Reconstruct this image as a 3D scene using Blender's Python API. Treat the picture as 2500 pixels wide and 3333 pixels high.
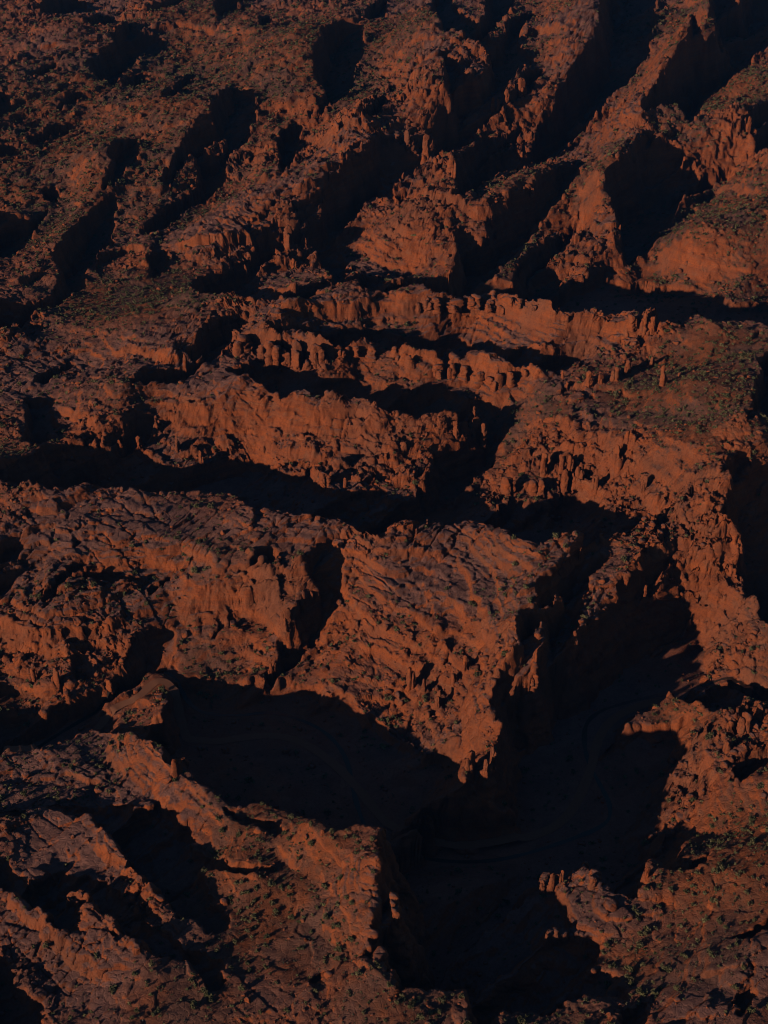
import bpy, bmesh, math, random, zlib, base64
import numpy as np
from mathutils import Vector

for _o in list(bpy.data.objects):
    bpy.data.objects.remove(_o)
scene = bpy.context.scene
COL = scene.collection

# ------------------------------------------------------------------ camera, sky, sun, exposure
CAM_Z, PITCH, VFOV = 400.0, math.radians(32.0), math.radians(38.0)
cam_data = bpy.data.cameras.new("camera")
cam_data.sensor_fit = 'VERTICAL'
cam_data.angle = VFOV
cam_data.clip_start, cam_data.clip_end = 1.0, 20000.0
cam = bpy.data.objects.new("camera", cam_data)
cam.location = (0.0, 0.0, CAM_Z)
cam.rotation_euler = (math.pi / 2 - PITCH, 0.0, 0.0)
COL.objects.link(cam)
scene.camera = cam

SUN_AZ, SUN_EL = math.radians(40.0), math.radians(15.0)      # light travels towards (cos az, sin az, -tan el)
ca, sa = math.cos(SUN_AZ), math.sin(SUN_AZ)
world = bpy.data.worlds.new("World")
scene.world = world
world.use_nodes = True
wn = world.node_tree.nodes
bg = wn["Background"]
sky = wn.new("ShaderNodeTexSky")
sky.sky_type = 'NISHITA'
sky.sun_disc = False
sky.sun_elevation = SUN_EL
sky.sun_rotation = math.atan2(-ca, -sa)
sky.air_density, sky.dust_density, sky.ozone_density = 1.0, 0.2, 4.0
world.node_tree.links.new(sky.outputs[0], bg.inputs[0])
bg.inputs[1].default_value = 0.05
sd = bpy.data.lights.new("sun", 'SUN')
sd.energy = 5.0
sd.angle = math.radians(0.5)
sd.color = (1.0, 0.75, 0.54)
sun = bpy.data.objects.new("sun", sd)
sun.rotation_euler = Vector((ca * math.cos(SUN_EL), sa * math.cos(SUN_EL), -math.sin(SUN_EL))).to_track_quat('-Z', 'Y').to_euler()
sun.location = (-300, -200, 600)
COL.objects.link(sun)
scene.view_settings.view_transform = 'Standard'
scene.view_settings.look = 'None'
scene.view_settings.gamma = 1.0
scene.view_settings.exposure = -0.95
scene.cycles.max_bounces = 4
scene.cycles.filter_width = 1.0
scene.cycles.diffuse_bounces = 0

# ------------------------------------------------------------------ numpy noise
f4 = np.float32
def _h(ix, iy, iz, seed):
    h = (ix.astype(np.uint32) * np.uint32(374761393)) ^ (iy.astype(np.uint32) * np.uint32(668265263)) ^ (iz * np.uint32(2246822519) if not np.isscalar(iz) else np.uint32((iz * 2246822519) & 0xffffffff)) ^ np.uint32((seed * 3266489917) & 0xffffffff)
    h = (h ^ (h >> np.uint32(15))) * np.uint32(2246822519)
    h = (h ^ (h >> np.uint32(13))) * np.uint32(3266489917)
    return h ^ (h >> np.uint32(16))
_ANG = np.arange(256) * (2 * np.pi / 256)
_GX, _GY = np.cos(_ANG).astype(f4), np.sin(_ANG).astype(f4)
def perlin(x, y, seed=0):
    xi, yi = np.floor(x), np.floor(y)
    fx, fy = (x - xi).astype(f4), (y - yi).astype(f4)
    xi, yi = xi.astype(np.int64), yi.astype(np.int64)
    u = fx * fx * fx * (fx * (fx * 6 - 15) + 10); v = fy * fy * fy * (fy * (fy * 6 - 15) + 10)
    def g(a, b):
        k = _h(xi + a, yi + b, 0, seed) & np.uint32(255)
        return _GX[k] * (fx - a) + _GY[k] * (fy - b)
    return ((g(0, 0) * (1 - u) + g(1, 0) * u) * (1 - v) + (g(0, 1) * (1 - u) + g(1, 1) * u) * v) * f4(1.5)
def fbm(x, y, lam, octs, seed=0, gain=0.5, ridge=0):
    r, a, n = 0.0, 1.0, 0.0
    for o in range(octs):
        p = perlin(x / lam + 17.3 * o, y / lam - 9.1 * o, seed + o)
        if ridge == 1: p = 1 - 2 * np.abs(p)
        elif ridge == 2: p = 2 * np.abs(p) - 0.5
        r = r + p * f4(a); n += a; a *= gain; lam *= 0.5
    return r / f4(n)
def worley(x, y, seed=0):
    """distance to nearest and second nearest cell point, a random value of the nearest cell, and a random tilt across it"""
    xi, yi = np.floor(x).astype(np.int64), np.floor(y).astype(np.int64)
    f1 = np.full(x.shape, 9.0, f4); f2 = f1.copy(); idv = np.zeros(x.shape, f4); tilt = np.zeros(x.shape, f4)
    for a in (-1, 0, 1):
        for b in (-1, 0, 1):
            h = _h(xi + a, yi + b, 0, seed)
            px = (h & np.uint32(1023)).astype(f4) / 1023; py = ((h >> np.uint32(10)) & np.uint32(1023)).astype(f4) / 1023
            ex, ey = (x - xi - a - px).astype(f4), (y - yi - b - py).astype(f4)
            d = np.hypot(ex, ey); c = d < f1
            f2 = np.where(c, f1, np.minimum(f2, d)); idv = np.where(c, ((h >> np.uint32(20)) & np.uint32(1023)).astype(f4) / 1023, idv)
            q = ((h >> np.uint32(5)) & np.uint32(255)).astype(f4) * f4(0.02464)
            tilt = np.where(c, ex * np.cos(q) + ey * np.sin(q), tilt)
            f1 = np.where(c, d, f1)
    return f1, f2, idv, tilt
def sstep(a, b, x):
    t = np.clip((x - a) / (b - a), 0, 1)
    return t * t * (3 - 2 * t)

# ------------------------------------------------------------------ land data (metres): heights and canyon outlines fitted to where the shadows fall
ROOF_ORG = (40, -250, 12)
ROOF_SHAPE = (156, 196)
# one row per step along the light: first column, first height, first step, then changes of step (quarter metres)
ROOF_ROWS = [
[39,134,-4,1,0,0,0,0,0,0,0,-1,-2,0],
[38,137,-3,0,0,0,0,1,-1,1,-1,0,-2,0,-2,0,-1],
[38,137,-3,1,-1,0,1,-1,1,0,0,-2,0,-2,-1,0,-1,-1,0,0],
[37,140,-3,1,-1,1,0,-1,1,1,-1,0,-1,-2,-2,0,0,-1,-2,0,1,1,4],
[36,142,-2,-1,1,0,0,0,0,0,2,1,-5,1,-3,-2,0,2,-2,-2,-2,1,4,2,3,2,3],
[35,145,-3,0,1,0,1,0,0,-1,-1,2,3,-3,-1,-7,-2,4,2,-1,-6,-2,2,4,4,2,2,2,3,2],
[34,147,-4,2,-1,2,0,0,0,1,-1,-2,-4,-1,11,1,-9,-7,5,4,-3,-7,-3,3,6,2,3,2,3,2,3,2,1,1],
[33,150,-5,2,0,2,-1,2,-1,1,0,0,-2,-8,-2,17,-2,-2,-6,-9,8,0,-7,-5,5,6,4,1,2,1,4,4,2,2,0,-1,-1],
[32,153,-5,1,1,0,2,0,1,-1,1,1,-1,0,-4,-3,5,8,-10,-10,-4,14,2,-8,-11,9,8,1,0,1,3,4,5,3,2,-1,-1,-3,-2,-2,-1],
[32,152,-5,1,0,2,2,0,0,0,-1,0,3,0,2,-5,-7,-6,6,-6,0,13,4,-14,-11,13,12,-8,-1,3,1,7,7,5,0,-2,-2,-4,-1,-3,-1,-2,1],
[31,157,-5,-1,1,2,1,3,1,0,-3,-1,0,2,0,-5,3,-6,-6,6,3,4,-8,7,-15,3,6,37,-44,-3,10,6,8,9,6,-1,-4,-4,-4,-2,-3,0,-2,0,0,0,0],
[30,164,-6,0,0,0,2,3,3,3,1,-5,-5,-1,-1,-1,4,0,2,-5,-8,23,-16,-11,6,2,-3,5,26,-7,-40,17,11,8,14,5,-4,-7,-4,-5,-3,-1,-1,-1,0,0,0,1,0,1],
[29,170,-6,1,-1,-1,1,1,3,6,5,1,-3,-15,-5,4,4,-2,-2,4,-1,-8,23,-16,-11,12,0,-4,9,0,12,-41,28,11,-5,25,2,-9,-9,-6,-4,-2,-1,0,-1,-1,1,1,0,1,0,1,1,-1],
[28,176,-5,0,-1,1,-1,-1,1,2,8,10,-7,10,-21,-14,5,2,10,8,-21,-17,17,22,-9,-4,-1,-8,8,5,-14,26,-42,38,0,17,13,-5,-16,-8,-5,-2,-1,-1,-1,0,-1,1,1,1,1,0,1,1,-1,1,0],
[27,182,-5,0,0,1,-1,-1,0,-1,0,8,17,-14,2,-4,17,-31,-15,20,-6,18,-20,13,5,-8,5,1,-21,-3,0,2,32,-6,-3,16,2,6,-1,-6,-16,-2,-1,0,0,-3,-1,0,0,3,0,2,1,0,0,1,0,0,1,-1,0],
[27,183,-5,1,-1,1,0,0,-1,-2,-3,7,10,-3,1,-3,18,11,-58,27,-8,-29,19,13,0,0,5,1,-20,0,-7,3,38,10,-6,-2,11,-35,17,20,-25,-4,-1,4,-1,-8,-3,1,3,2,2,1,1,0,0,1,0,1,-1,0,1,-1,0],
[26,188,-4,-1,1,0,0,1,1,-2,0,-9,3,5,9,1,-3,18,11,-37,-3,-10,-17,17,13,1,1,4,0,-19,28,-38,11,4,56,-28,17,-11,-20,-2,18,1,-15,2,10,-13,-14,1,4,3,3,2,1,1,0,1,-1,1,1,0,-1,1,-1,0,-1,0,0],
[25,193,-4,-1,1,0,0,0,2,0,0,-6,-5,0,-2,19,1,-3,18,11,-37,-3,-9,-19,19,11,3,-1,5,1,-20,28,-30,8,18,41,-47,29,-14,-8,-1,2,10,-7,-6,6,-6,-28,10,6,3,3,3,0,1,0,0,1,0,1,0,0,0,-1,-1,0,0,-1,1,-1],
[25,194,-4,-1,1,0,-1,2,0,2,1,-15,-7,9,-1,17,3,-5,20,10,-38,-1,-11,-17,17,12,3,-1,6,-1,-18,28,-32,15,7,44,-20,2,-35,35,-12,-10,14,-9,-22,14,8,-27,5,4,5,2,3,1,0,0,-1,2,0,1,1,-1,0,-1,-1,0,-1,0,0,0,0,1,0],
[26,191,-4,-1,1,-1,1,0,2,7,-16,-14,1,12,8,9,-3,18,11,-37,-3,-10,-17,17,12,3,0,4,1,-19,29,-34,26,18,-2,26,-44,15,11,-27,3,14,-20,-11,15,10,-21,1,0,4,4,2,0,1,0,-1,1,1,3,-1,0,-2,0,-2,0,0,0,-1,1,0,0,1,1,-1],
[26,192,-4,0,0,-1,1,-1,2,-1,7,-23,-7,18,21,-27,3,27,16,-37,-3,-10,-17,17,12,3,0,5,-1,-17,29,-18,29,1,7,-23,0,16,-15,-11,7,6,-22,-3,15,10,-11,-9,8,-3,2,0,2,1,1,-1,0,4,3,-2,-2,-1,-2,0,-1,1,-1,0,0,1,0,1,0,1,0,0,1],
[27,190,-4,0,0,0,1,0,0,11,-35,-3,27,8,-13,-23,46,16,-37,-4,-8,-18,17,11,5,-2,6,0,-18,39,12,-29,17,20,-35,-7,7,-3,0,0,-9,-6,-2,14,9,-9,-10,13,5,-8,-10,7,2,2,0,0,6,2,-3,-5,-2,1,-1,0,-1,1,-1,1,0,1,1,0,1,1,-1,1,0,0],
[27,192,-3,-1,1,0,1,2,0,-7,-13,0,18,-13,-1,-15,46,16,-37,-3,21,-79,48,12,3,0,18,-2,-2,-35,116,-88,32,-36,-4,4,4,-1,4,-14,2,-5,-2,14,9,1,-21,6,12,-1,-10,3,-2,2,4,3,9,-5,-8,-5,0,1,0,1,-1,0,0,0,1,1,1,0,1,0,1,0,1,-1,0,0,0],
[28,191,-3,0,1,0,2,0,-11,0,6,-10,-20,16,-13,48,14,-35,-5,43,-21,-74,34,22,10,3,0,12,-52,94,5,-95,45,-14,4,-13,0,4,-7,4,-5,-3,15,14,5,-17,-11,2,4,10,-3,-12,7,6,12,5,-15,-12,-3,3,2,2,-1,0,-1,0,1,1,0,2,1,0,0,1,1,-1,1,-1,1,-1,0,0],
[29,191,-3,1,0,0,1,-5,-3,2,-18,-15,18,-9,47,14,-36,-4,43,-20,3,-72,42,22,1,-3,9,-24,3,72,-65,6,-6,-4,-5,-3,2,-2,5,-5,-3,15,14,22,-16,-29,-3,3,4,1,3,0,11,8,-6,4,-23,-3,6,1,2,0,-2,0,-1,1,2,0,2,0,2,0,0,1,-1,1,0,-1,1,-1,0,0,-1,0],
[29,193,-3,0,1,0,-1,-3,-2,0,-19,-11,5,1,48,14,-35,-5,43,-20,52,-111,18,30,8,-3,0,0,-16,28,6,-26,-10,4,-1,-2,0,-1,5,-5,-2,23,-4,39,1,-54,-15,12,0,-1,18,-1,6,4,-12,15,-20,-1,0,2,1,1,-1,-4,0,2,1,2,0,2,0,1,1,0,0,0,0,-1,1,-1,1,-1,-1,1,-2,1],
[30,192,-3,0,-1,0,-1,-2,-2,-13,-4,14,-32,23,51,-36,-4,44,-22,53,-48,-54,24,15,-1,1,13,13,-34,1,-6,0,4,-1,-2,0,-1,5,-4,13,19,-8,12,8,-26,-31,8,1,-1,17,12,-7,-5,1,15,-15,-1,-4,1,1,4,-2,-8,0,4,1,2,0,2,0,1,1,0,1,-1,0,-1,1,0,-1,0,0,0,-1,-1,0,0,-1],
[31,190,-3,-2,0,0,-1,0,-1,-9,1,-16,-8,36,-3,-4,45,-23,53,-49,-8,-30,17,-1,1,21,10,-45,13,-5,1,2,1,-4,1,-1,5,-4,33,20,-19,-16,-7,15,-30,1,5,1,7,7,-4,-4,1,4,9,-11,-3,-1,2,6,3,-19,2,6,3,0,-1,2,1,1,1,0,1,-1,0,0,-1,1,0,-1,1,-2,0,0,-1,-1,0,0,-1],
[31,192,-4,-1,0,-1,0,2,3,-11,-28,39,-16,-38,50,-5,44,-22,54,-51,21,-56,15,-2,-1,25,-17,-20,14,-5,1,2,1,-4,1,-1,6,1,63,-14,-36,-15,-8,29,-14,-10,10,2,-4,-2,-3,2,2,-4,24,-13,-5,-3,2,5,2,-8,-1,4,0,-2,-2,3,2,2,2,-1,1,-1,0,-1,1,0,0,0,-1,0,-1,-1,0,-1,0,0,-1,0,0,-1],
[32,190,-5,-1,0,0,2,2,-11,-30,58,-22,-53,27,38,13,-6,54,-51,32,-35,-1,-29,3,7,-9,-3,14,-5,1,3,5,-10,-2,34,2,4,19,-34,-24,4,-15,44,-3,-35,22,2,-6,-6,-5,3,2,1,13,7,-12,-4,-1,0,0,0,5,19,-14,-22,5,7,4,3,1,0,-1,0,0,-1,0,2,-1,0,0,-1,-1,-1,0,-1,-1,1,-1,-1,1,0,-1,0],
[32,192,-5,0,0,-1,2,-1,-9,-11,28,-20,-22,27,-14,25,13,54,-40,10,-9,-31,-9,1,-5,1,-5,15,-5,1,4,21,-17,3,37,3,-30,-14,-2,-8,9,-8,14,39,-56,10,7,-1,-6,-8,2,4,3,5,10,-2,-6,-1,-5,-8,5,9,20,-3,-34,4,9,4,2,1,1,-1,-2,0,0,0,1,1,0,-1,-1,-1,-1,0,-2,1,-1,-1,1,-1,1,-1,1,-1,0,1],
[33,191,-4,-1,0,0,-1,-5,-3,-1,-13,-12,28,-15,27,11,56,-12,-49,32,-53,2,1,-5,1,-5,16,-7,15,-6,20,-4,11,30,-67,6,5,-4,-7,9,12,-13,34,-15,-26,10,2,-9,-6,3,6,3,3,3,2,-2,3,4,-20,-6,12,26,-2,-32,11,2,3,2,1,0,-1,-2,-2,1,1,2,1,0,-2,-1,-1,-2,0,0,-1,-1,1,-1,1,-1,0,1,-1,0,1,-1,1],
[34,191,-4,0,-1,-1,-4,-4,-8,-19,1,29,-10,15,17,56,13,-99,56,-51,1,1,-6,2,-5,16,-6,35,-23,15,30,-27,-17,-15,5,6,-4,-6,7,37,-35,6,19,-20,1,-2,-21,-2,11,6,4,2,-1,-3,2,7,8,-8,-19,-4,29,8,-21,3,1,1,1,2,0,1,-5,-3,2,2,4,0,-1,-1,-3,0,-2,-1,0,-1,1,-1,0,1,-1,0,0,1,-1,1,-1,1,0,-1,1],
[34,196,-4,0,-1,-1,-4,-5,-10,-19,-7,41,18,-43,46,56,18,-80,3,-23,2,1,-6,3,-6,15,-5,36,-2,12,-6,-32,2,-12,5,6,1,-10,13,42,-40,-29,45,1,-23,0,-17,-7,15,7,5,4,-6,-3,-4,6,16,-5,-2,-17,2,21,-3,-2,-6,0,2,1,3,2,-9,-2,1,6,3,2,-3,-3,-3,-1,0,-2,1,-1,0,0,0,0,0,1,-1,1,-1,1,-1,1,0,0,0,0,0],
[35,197,-4,-1,-1,-4,-4,-9,-10,-7,33,23,-51,-8,111,17,-69,-20,-10,0,2,-5,1,4,10,-14,33,24,14,-64,7,0,-11,5,6,37,-9,-45,11,49,-60,25,7,-31,12,-11,-4,13,5,2,5,6,-16,-6,4,14,3,2,0,-18,3,21,-4,-16,5,1,2,0,4,-4,-6,0,8,5,0,-4,-4,-3,-1,-1,0,0,0,0,0,0,0,0,0,1,-1,1,-1,1,0,0,0,0,0,0,0,1,-1],
[36,197,-5,-2,-1,-5,-2,-2,6,-3,-4,28,-19,63,-45,1,-28,4,0,2,-5,1,27,-4,-17,-11,71,1,-64,10,2,-12,5,5,48,-24,-40,10,55,-64,28,-8,-22,13,-10,-1,10,14,-9,-3,16,-5,-15,1,3,16,0,9,-6,-17,-3,16,-2,-1,-1,-2,-1,-4,10,0,-8,10,6,-3,-6,-5,-3,0,-1,1,-1,1,0,-1,1,0,0,1,-1,1,-1,1,0,0,0,0,0,0,0,1,-1,1,-1,0],
[36,200,-5,-2,-1,-2,-2,0,2,-9,-22,54,15,41,-41,-54,-29,41,8,-15,4,12,37,-28,-14,-19,61,17,-63,11,2,3,5,1,17,-24,-18,20,29,-42,13,-1,-23,13,-9,-1,10,15,2,-8,-6,8,-5,-5,8,-2,2,18,10,-14,-23,-5,24,-1,-6,-4,-3,-3,7,8,3,-1,11,-10,-6,-5,-4,0,1,1,-1,1,-1,1,0,0,0,0,1,-1,1,0,0,0,0,0,0,1,-1,0,1,-1,1,-1,0,1,-1],
[37,196,-6,-1,-3,-1,0,-3,-8,-9,23,36,41,-3,-70,-35,11,22,-23,-8,51,7,-25,-11,-27,59,31,-62,11,2,50,-50,-6,9,-2,-17,41,1,-41,11,13,-33,15,-7,-1,10,15,17,-8,-20,-5,3,-2,1,20,-12,1,28,12,-31,-20,6,2,-2,-2,-2,0,4,16,-2,-1,6,4,-12,-8,-3,-2,4,0,0,-1,1,-1,1,0,0,0,1,0,0,0,0,0,0,0,1,-1,0,1,-1,1,-1,1,-1,0,1,-1,0],
[37,197,-6,-1,-3,0,-3,-3,-6,-5,10,39,48,-4,-50,-19,-7,-2,-6,4,-1,-3,11,-1,-10,-4,46,-35,10,29,-4,-30,-5,13,-2,-15,58,-21,-45,8,23,-23,3,-13,6,11,15,27,-10,-23,-8,-4,-2,0,21,9,-15,15,18,5,-32,-16,-2,0,-1,-1,2,7,15,-1,0,-2,7,-2,-8,-10,0,4,-1,0,-1,0,0,1,0,0,1,0,-1,1,1,-1,0,0,1,-1,0,1,-1,1,-1,1,-1,1,-1,1,-1,0,0,0,1],
[38,191,-7,-3,-1,-2,-3,-6,-3,9,31,47,4,-39,-14,-23,-4,-6,9,-1,-9,15,-3,-1,5,-18,56,-16,-22,-4,3,-5,13,-2,9,35,-30,-40,8,15,-3,-12,-8,8,8,16,37,-16,-22,-7,-8,-8,1,12,34,-14,4,0,14,-14,-19,-8,-6,0,0,2,6,7,21,-13,2,-3,3,-5,-3,-2,0,-1,-1,-2,1,-1,2,0,0,1,0,0,0,0,1,-1,1,-1,1,-1,0,1,0,-1,1,-1,1,-1,0,1,-1,0,0,0,0,0],
[39,183,-9,-2,-3,-2,-3,0,9,21,32,19,-10,-26,-52,8,3,-1,1,-3,13,-3,-2,11,-2,13,-6,-20,-2,11,-6,13,18,32,-56,17,-40,6,7,17,-30,6,7,6,9,41,-5,-24,-10,-13,-11,-2,10,32,10,3,-18,-4,9,-11,-8,-13,-1,-1,2,3,6,29,-12,1,-7,-4,-1,4,1,-4,-3,-2,0,-2,2,0,1,1,0,0,0,0,1,-1,1,-1,1,-1,1,-1,1,-1,1,-1,1,-1,1,-1,1,-1,0,0,0,0,0,0,0,-1],
[39,184,-9,-2,-2,-1,-1,3,8,17,20,14,10,-40,-25,-5,9,-11,-13,2,15,5,0,6,-5,1,20,-37,7,4,-1,13,67,-51,-28,15,-25,-6,12,16,-24,5,3,7,8,30,17,-20,-20,-18,-13,-6,8,27,31,-12,8,-27,-6,8,-4,-9,-5,-3,-1,0,7,22,12,-6,-15,-9,3,6,1,-1,-6,-3,0,-1,1,1,2,0,0,0,0,0,1,-1,1,0,0,-1,1,-1,1,-1,1,-1,1,-1,1,-1,1,-1,0,0,0,0,0,0,0,-1,1,-1],
[40,176,-9,-2,0,1,4,9,13,14,12,-8,-28,2,-11,2,-12,-18,0,13,11,4,-1,-7,0,35,-41,2,-2,1,36,52,-69,-11,7,-17,-10,13,16,-23,10,5,1,7,21,32,-9,-36,-17,-14,-9,5,18,43,-11,12,-21,-19,1,3,7,-10,-6,-5,-1,3,18,24,-7,-16,-11,4,4,4,1,-11,0,-2,0,1,1,2,0,0,0,0,1,-1,1,0,0,0,-1,1,-1,0,1,-1,1,0,-1,1,-1,1,-1,0,1,-1,0,-1,1,0,-1,1,-1,1,-1,0],
[40,180,-8,0,0,3,4,8,10,10,4,-11,-25,13,1,-11,-12,-13,-2,9,12,7,-4,-16,6,49,-50,20,0,-12,16,21,-30,-6,6,-16,-13,15,16,-22,8,9,4,3,20,47,-30,-37,-7,-10,-14,-3,11,40,15,-10,1,-17,-14,3,7,-2,-7,-8,-2,3,14,12,-3,3,-20,5,3,3,6,-13,-1,0,-1,-1,2,1,1,0,0,1,-1,1,0,0,0,0,-1,1,-1,0,1,-1,1,0,-1,1,-1,1,-1,1,-1,0,0,-1,1,0,-1,1,-1,0,1,-1,0,1],
[41,178,-5,0,4,3,7,7,5,1,-9,-17,0,19,-13,-16,-13,0,7,12,9,-3,-18,-12,106,-37,-51,-2,9,-13,20,0,-8,8,-15,-14,10,20,-22,14,-2,8,7,18,56,-37,-42,1,-6,-20,-9,6,25,33,-3,-5,7,-26,-4,4,-1,-5,-8,-4,4,7,8,-1,-1,4,-7,3,1,2,0,-5,-2,-1,-1,0,1,1,1,0,0,1,0,0,1,-1,-1,1,-1,0,0,1,-1,1,-1,1,0,0,-1,1,-1,0,0,0,0,-1,1,-1,0,1,-1,0,1,-1,0,0,1,-1],
[42,182,-2,3,4,4,4,3,-1,-6,-12,-5,15,5,-27,-10,0,7,10,11,6,-9,4,20,-20,-11,-8,3,-4,8,8,-8,28,-10,-66,21,35,-22,22,-4,-5,12,20,61,-28,-46,-9,-2,-20,-7,0,11,28,18,-7,11,-13,-11,-4,-2,-4,-6,-7,2,6,5,3,-1,0,0,2,-2,-1,11,-6,-3,-3,-1,-1,1,0,1,0,1,0,2,-1,1,-1,-1,1,-1,-1,1,0,1,-1,1,0,0,0,-1,1,-1,0,0,0,0,-1,1,-1,0,1,-1,0,0,0,1,-1,0,1,-1,0],
[42,191,0,2,4,2,3,1,-1,-5,-9,-4,5,10,-14,-18,7,5,7,9,7,-12,-10,22,-8,-9,-8,0,-1,7,8,-9,29,35,-109,-5,39,-1,28,2,-18,0,25,63,-15,-32,-42,-8,7,0,-9,2,13,17,15,-1,5,-12,-13,-7,-5,4,-9,1,2,3,7,-5,5,-2,1,-1,3,5,0,-4,-3,-1,-2,-1,0,0,0,3,0,1,1,0,0,-2,0,-1,0,1,0,1,-1,1,0,0,0,0,-1,1,-1,0,-1,1,-1,1,-1,0,0,0,1,-1,0,0,0,1,-1,0,1,-1,0,1],
[43,201,3,2,2,2,0,-1,-5,-5,-3,2,-2,6,-20,11,8,0,-4,2,-6,-5,16,1,-11,-6,-2,1,5,9,-9,29,35,-86,-9,9,21,21,2,-20,-11,16,56,10,-13,-63,-14,8,11,5,-5,-2,5,19,8,14,-9,-19,-13,-7,2,9,-7,-1,0,-1,13,-8,4,3,1,5,0,-1,-3,-3,-1,-1,-3,-2,-1,2,2,3,0,2,-1,0,-2,-1,0,-1,2,0,0,1,0,0,0,0,0,0,-1,0,0,0,-1,1,-1,0,0,0,0,0,0,0,0,1,-1,0,0,1,-1,1,-1,1,-1],
[44,212,5,1,1,0,-2,-3,-4,-2,0,-3,-1,0,7,8,-2,-32,18,2,-6,15,1,-9,-8,0,0,4,10,-8,27,36,-86,17,1,5,30,-6,-23,-18,5,39,45,-7,-62,-16,-3,6,18,6,-3,-10,1,25,18,-5,-14,-21,-10,0,8,6,-7,-3,1,0,6,-1,7,-1,10,6,-10,-2,-3,-2,0,-3,-6,-3,2,6,3,0,4,-1,-3,-2,-1,0,0,1,1,0,1,0,1,-1,0,0,0,-1,1,-2,1,-1,1,-1,0,0,0,0,0,0,0,0,0,0,0,1,-1,0,1,-1,1,-1,1,0,-1],
[44,219,4,1,0,0,-2,-2,-2,-3,-1,-3,-3,6,7,3,-10,-13,-1,12,-4,11,4,-11,-6,-2,1,5,9,-8,41,7,-71,18,25,-2,10,-10,-14,-18,-4,24,52,7,-48,-24,-7,0,7,17,11,-3,-18,3,41,-4,-8,-22,-12,-4,2,7,8,-9,-3,-1,0,8,7,-5,14,8,-4,-8,-5,-2,3,-3,-11,-7,2,9,5,2,5,-3,-4,-4,-1,0,2,1,1,0,2,-1,1,-1,0,1,-2,1,-1,0,-1,1,-1,0,0,0,-1,1,0,0,0,0,0,0,1,-1,0,0,1,-1,1,-1,1,0,-1,1,0],
[45,227,5,-1,-1,-1,-2,-2,-2,-2,-2,-2,5,8,-2,-14,-3,-3,10,-2,12,2,-9,-8,-1,1,5,9,-8,48,-7,-63,16,26,15,-1,-21,-9,-12,-9,18,37,28,-37,-27,-7,-6,-4,9,17,11,0,-23,24,16,-7,-16,-12,-9,1,2,5,6,-6,-5,-1,3,12,-1,5,14,7,-15,-8,-5,10,0,-19,-11,2,9,7,6,8,-7,-8,-3,-1,1,2,2,2,0,0,1,0,-1,1,-1,0,-1,0,0,-1,0,1,-2,1,0,0,0,0,0,0,-1,2,-1,0,0,0,1,-1,0,1,-1,1,0,-1,1,0,0,-1,1],
[45,231,3,0,-1,0,-3,-1,-2,-2,-4,0,5,1,2,-10,-5,-1,9,-3,13,3,-11,-7,-1,1,5,9,-8,48,-6,-65,18,42,9,-20,-13,-15,-6,-10,7,47,30,-27,-27,-3,-8,-17,-4,9,24,19,-17,-3,12,8,-15,-6,-12,-2,0,1,4,8,-8,-4,1,5,11,-3,15,13,-9,-15,-10,16,-2,-14,-14,-1,4,7,9,17,-16,-6,-6,0,2,4,2,0,2,0,0,0,-1,1,-1,0,-1,0,0,-1,0,0,0,0,0,-1,1,0,0,0,0,0,0,0,0,0,1,-1,1,-1,1,-1,1,-1,1,0,0,-1,1,0,0],
[46,236,2,0,-2,-1,-1,-3,-1,-4,1,4,-1,-6,0,-5,-1,9,-3,14,1,-9,-9,0,1,5,10,-10,49,0,-77,24,48,29,-62,-8,5,-11,-14,1,48,28,-20,-13,-2,-4,-34,-13,4,17,33,5,-12,-4,-5,3,-3,-4,-6,-2,-1,1,1,8,-6,-2,4,10,-1,2,26,-11,-6,-15,5,3,-7,-9,-4,-2,2,10,11,5,-15,-8,-2,5,3,2,1,1,0,0,0,0,0,-1,0,-1,0,-1,1,-1,0,0,-1,1,0,0,-1,1,0,0,0,0,0,0,0,1,-1,1,-1,1,-1,1,-1,1,0,0,-1,1,0,0,0,0,0],
[47,239,1,-1,-2,0,-3,-1,-3,2,1,-3,-11,5,-2,-1,9,-2,12,3,-10,-10,1,1,6,25,-22,39,0,-53,-20,73,48,-80,-26,31,-8,-14,-1,20,27,0,-6,-3,-1,-28,-23,-2,15,29,13,-8,-14,-7,0,2,3,-3,-5,-3,-2,1,2,10,-8,6,4,2,2,14,1,-6,-4,-13,6,-1,-12,5,-7,-2,10,2,15,-3,-20,-3,6,4,2,1,0,0,0,0,0,0,-1,-1,0,0,0,-1,0,0,0,0,-1,1,0,-1,1,0,0,0,0,0,0,0,1,-1,1,-1,1,-1,1,-1,1,0,0,-1,1,0,0,0,0,0,0,0],
[47,240,0,0,-2,-1,-1,-2,-1,0,0,-4,-9,-7,10,-1,9,-2,13,1,-9,-9,0,1,5,27,22,-31,4,-26,-28,72,61,-82,-38,20,11,1,-9,-6,23,19,2,-7,-17,4,-30,-10,7,23,27,-18,-12,-3,1,2,0,-4,-3,-4,-3,0,1,4,11,-1,1,1,2,5,12,-6,-4,-5,-10,8,-7,-5,4,-8,5,-1,22,-3,-15,-4,5,2,2,0,0,0,1,-2,1,-1,0,-1,0,0,0,-1,0,0,0,0,-1,1,0,0,-1,1,0,0,0,0,0,0,1,-1,1,-1,1,-1,1,-1,1,0,0,-1,1,0,0,0,0,0,0,0,0,0,0],
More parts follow.
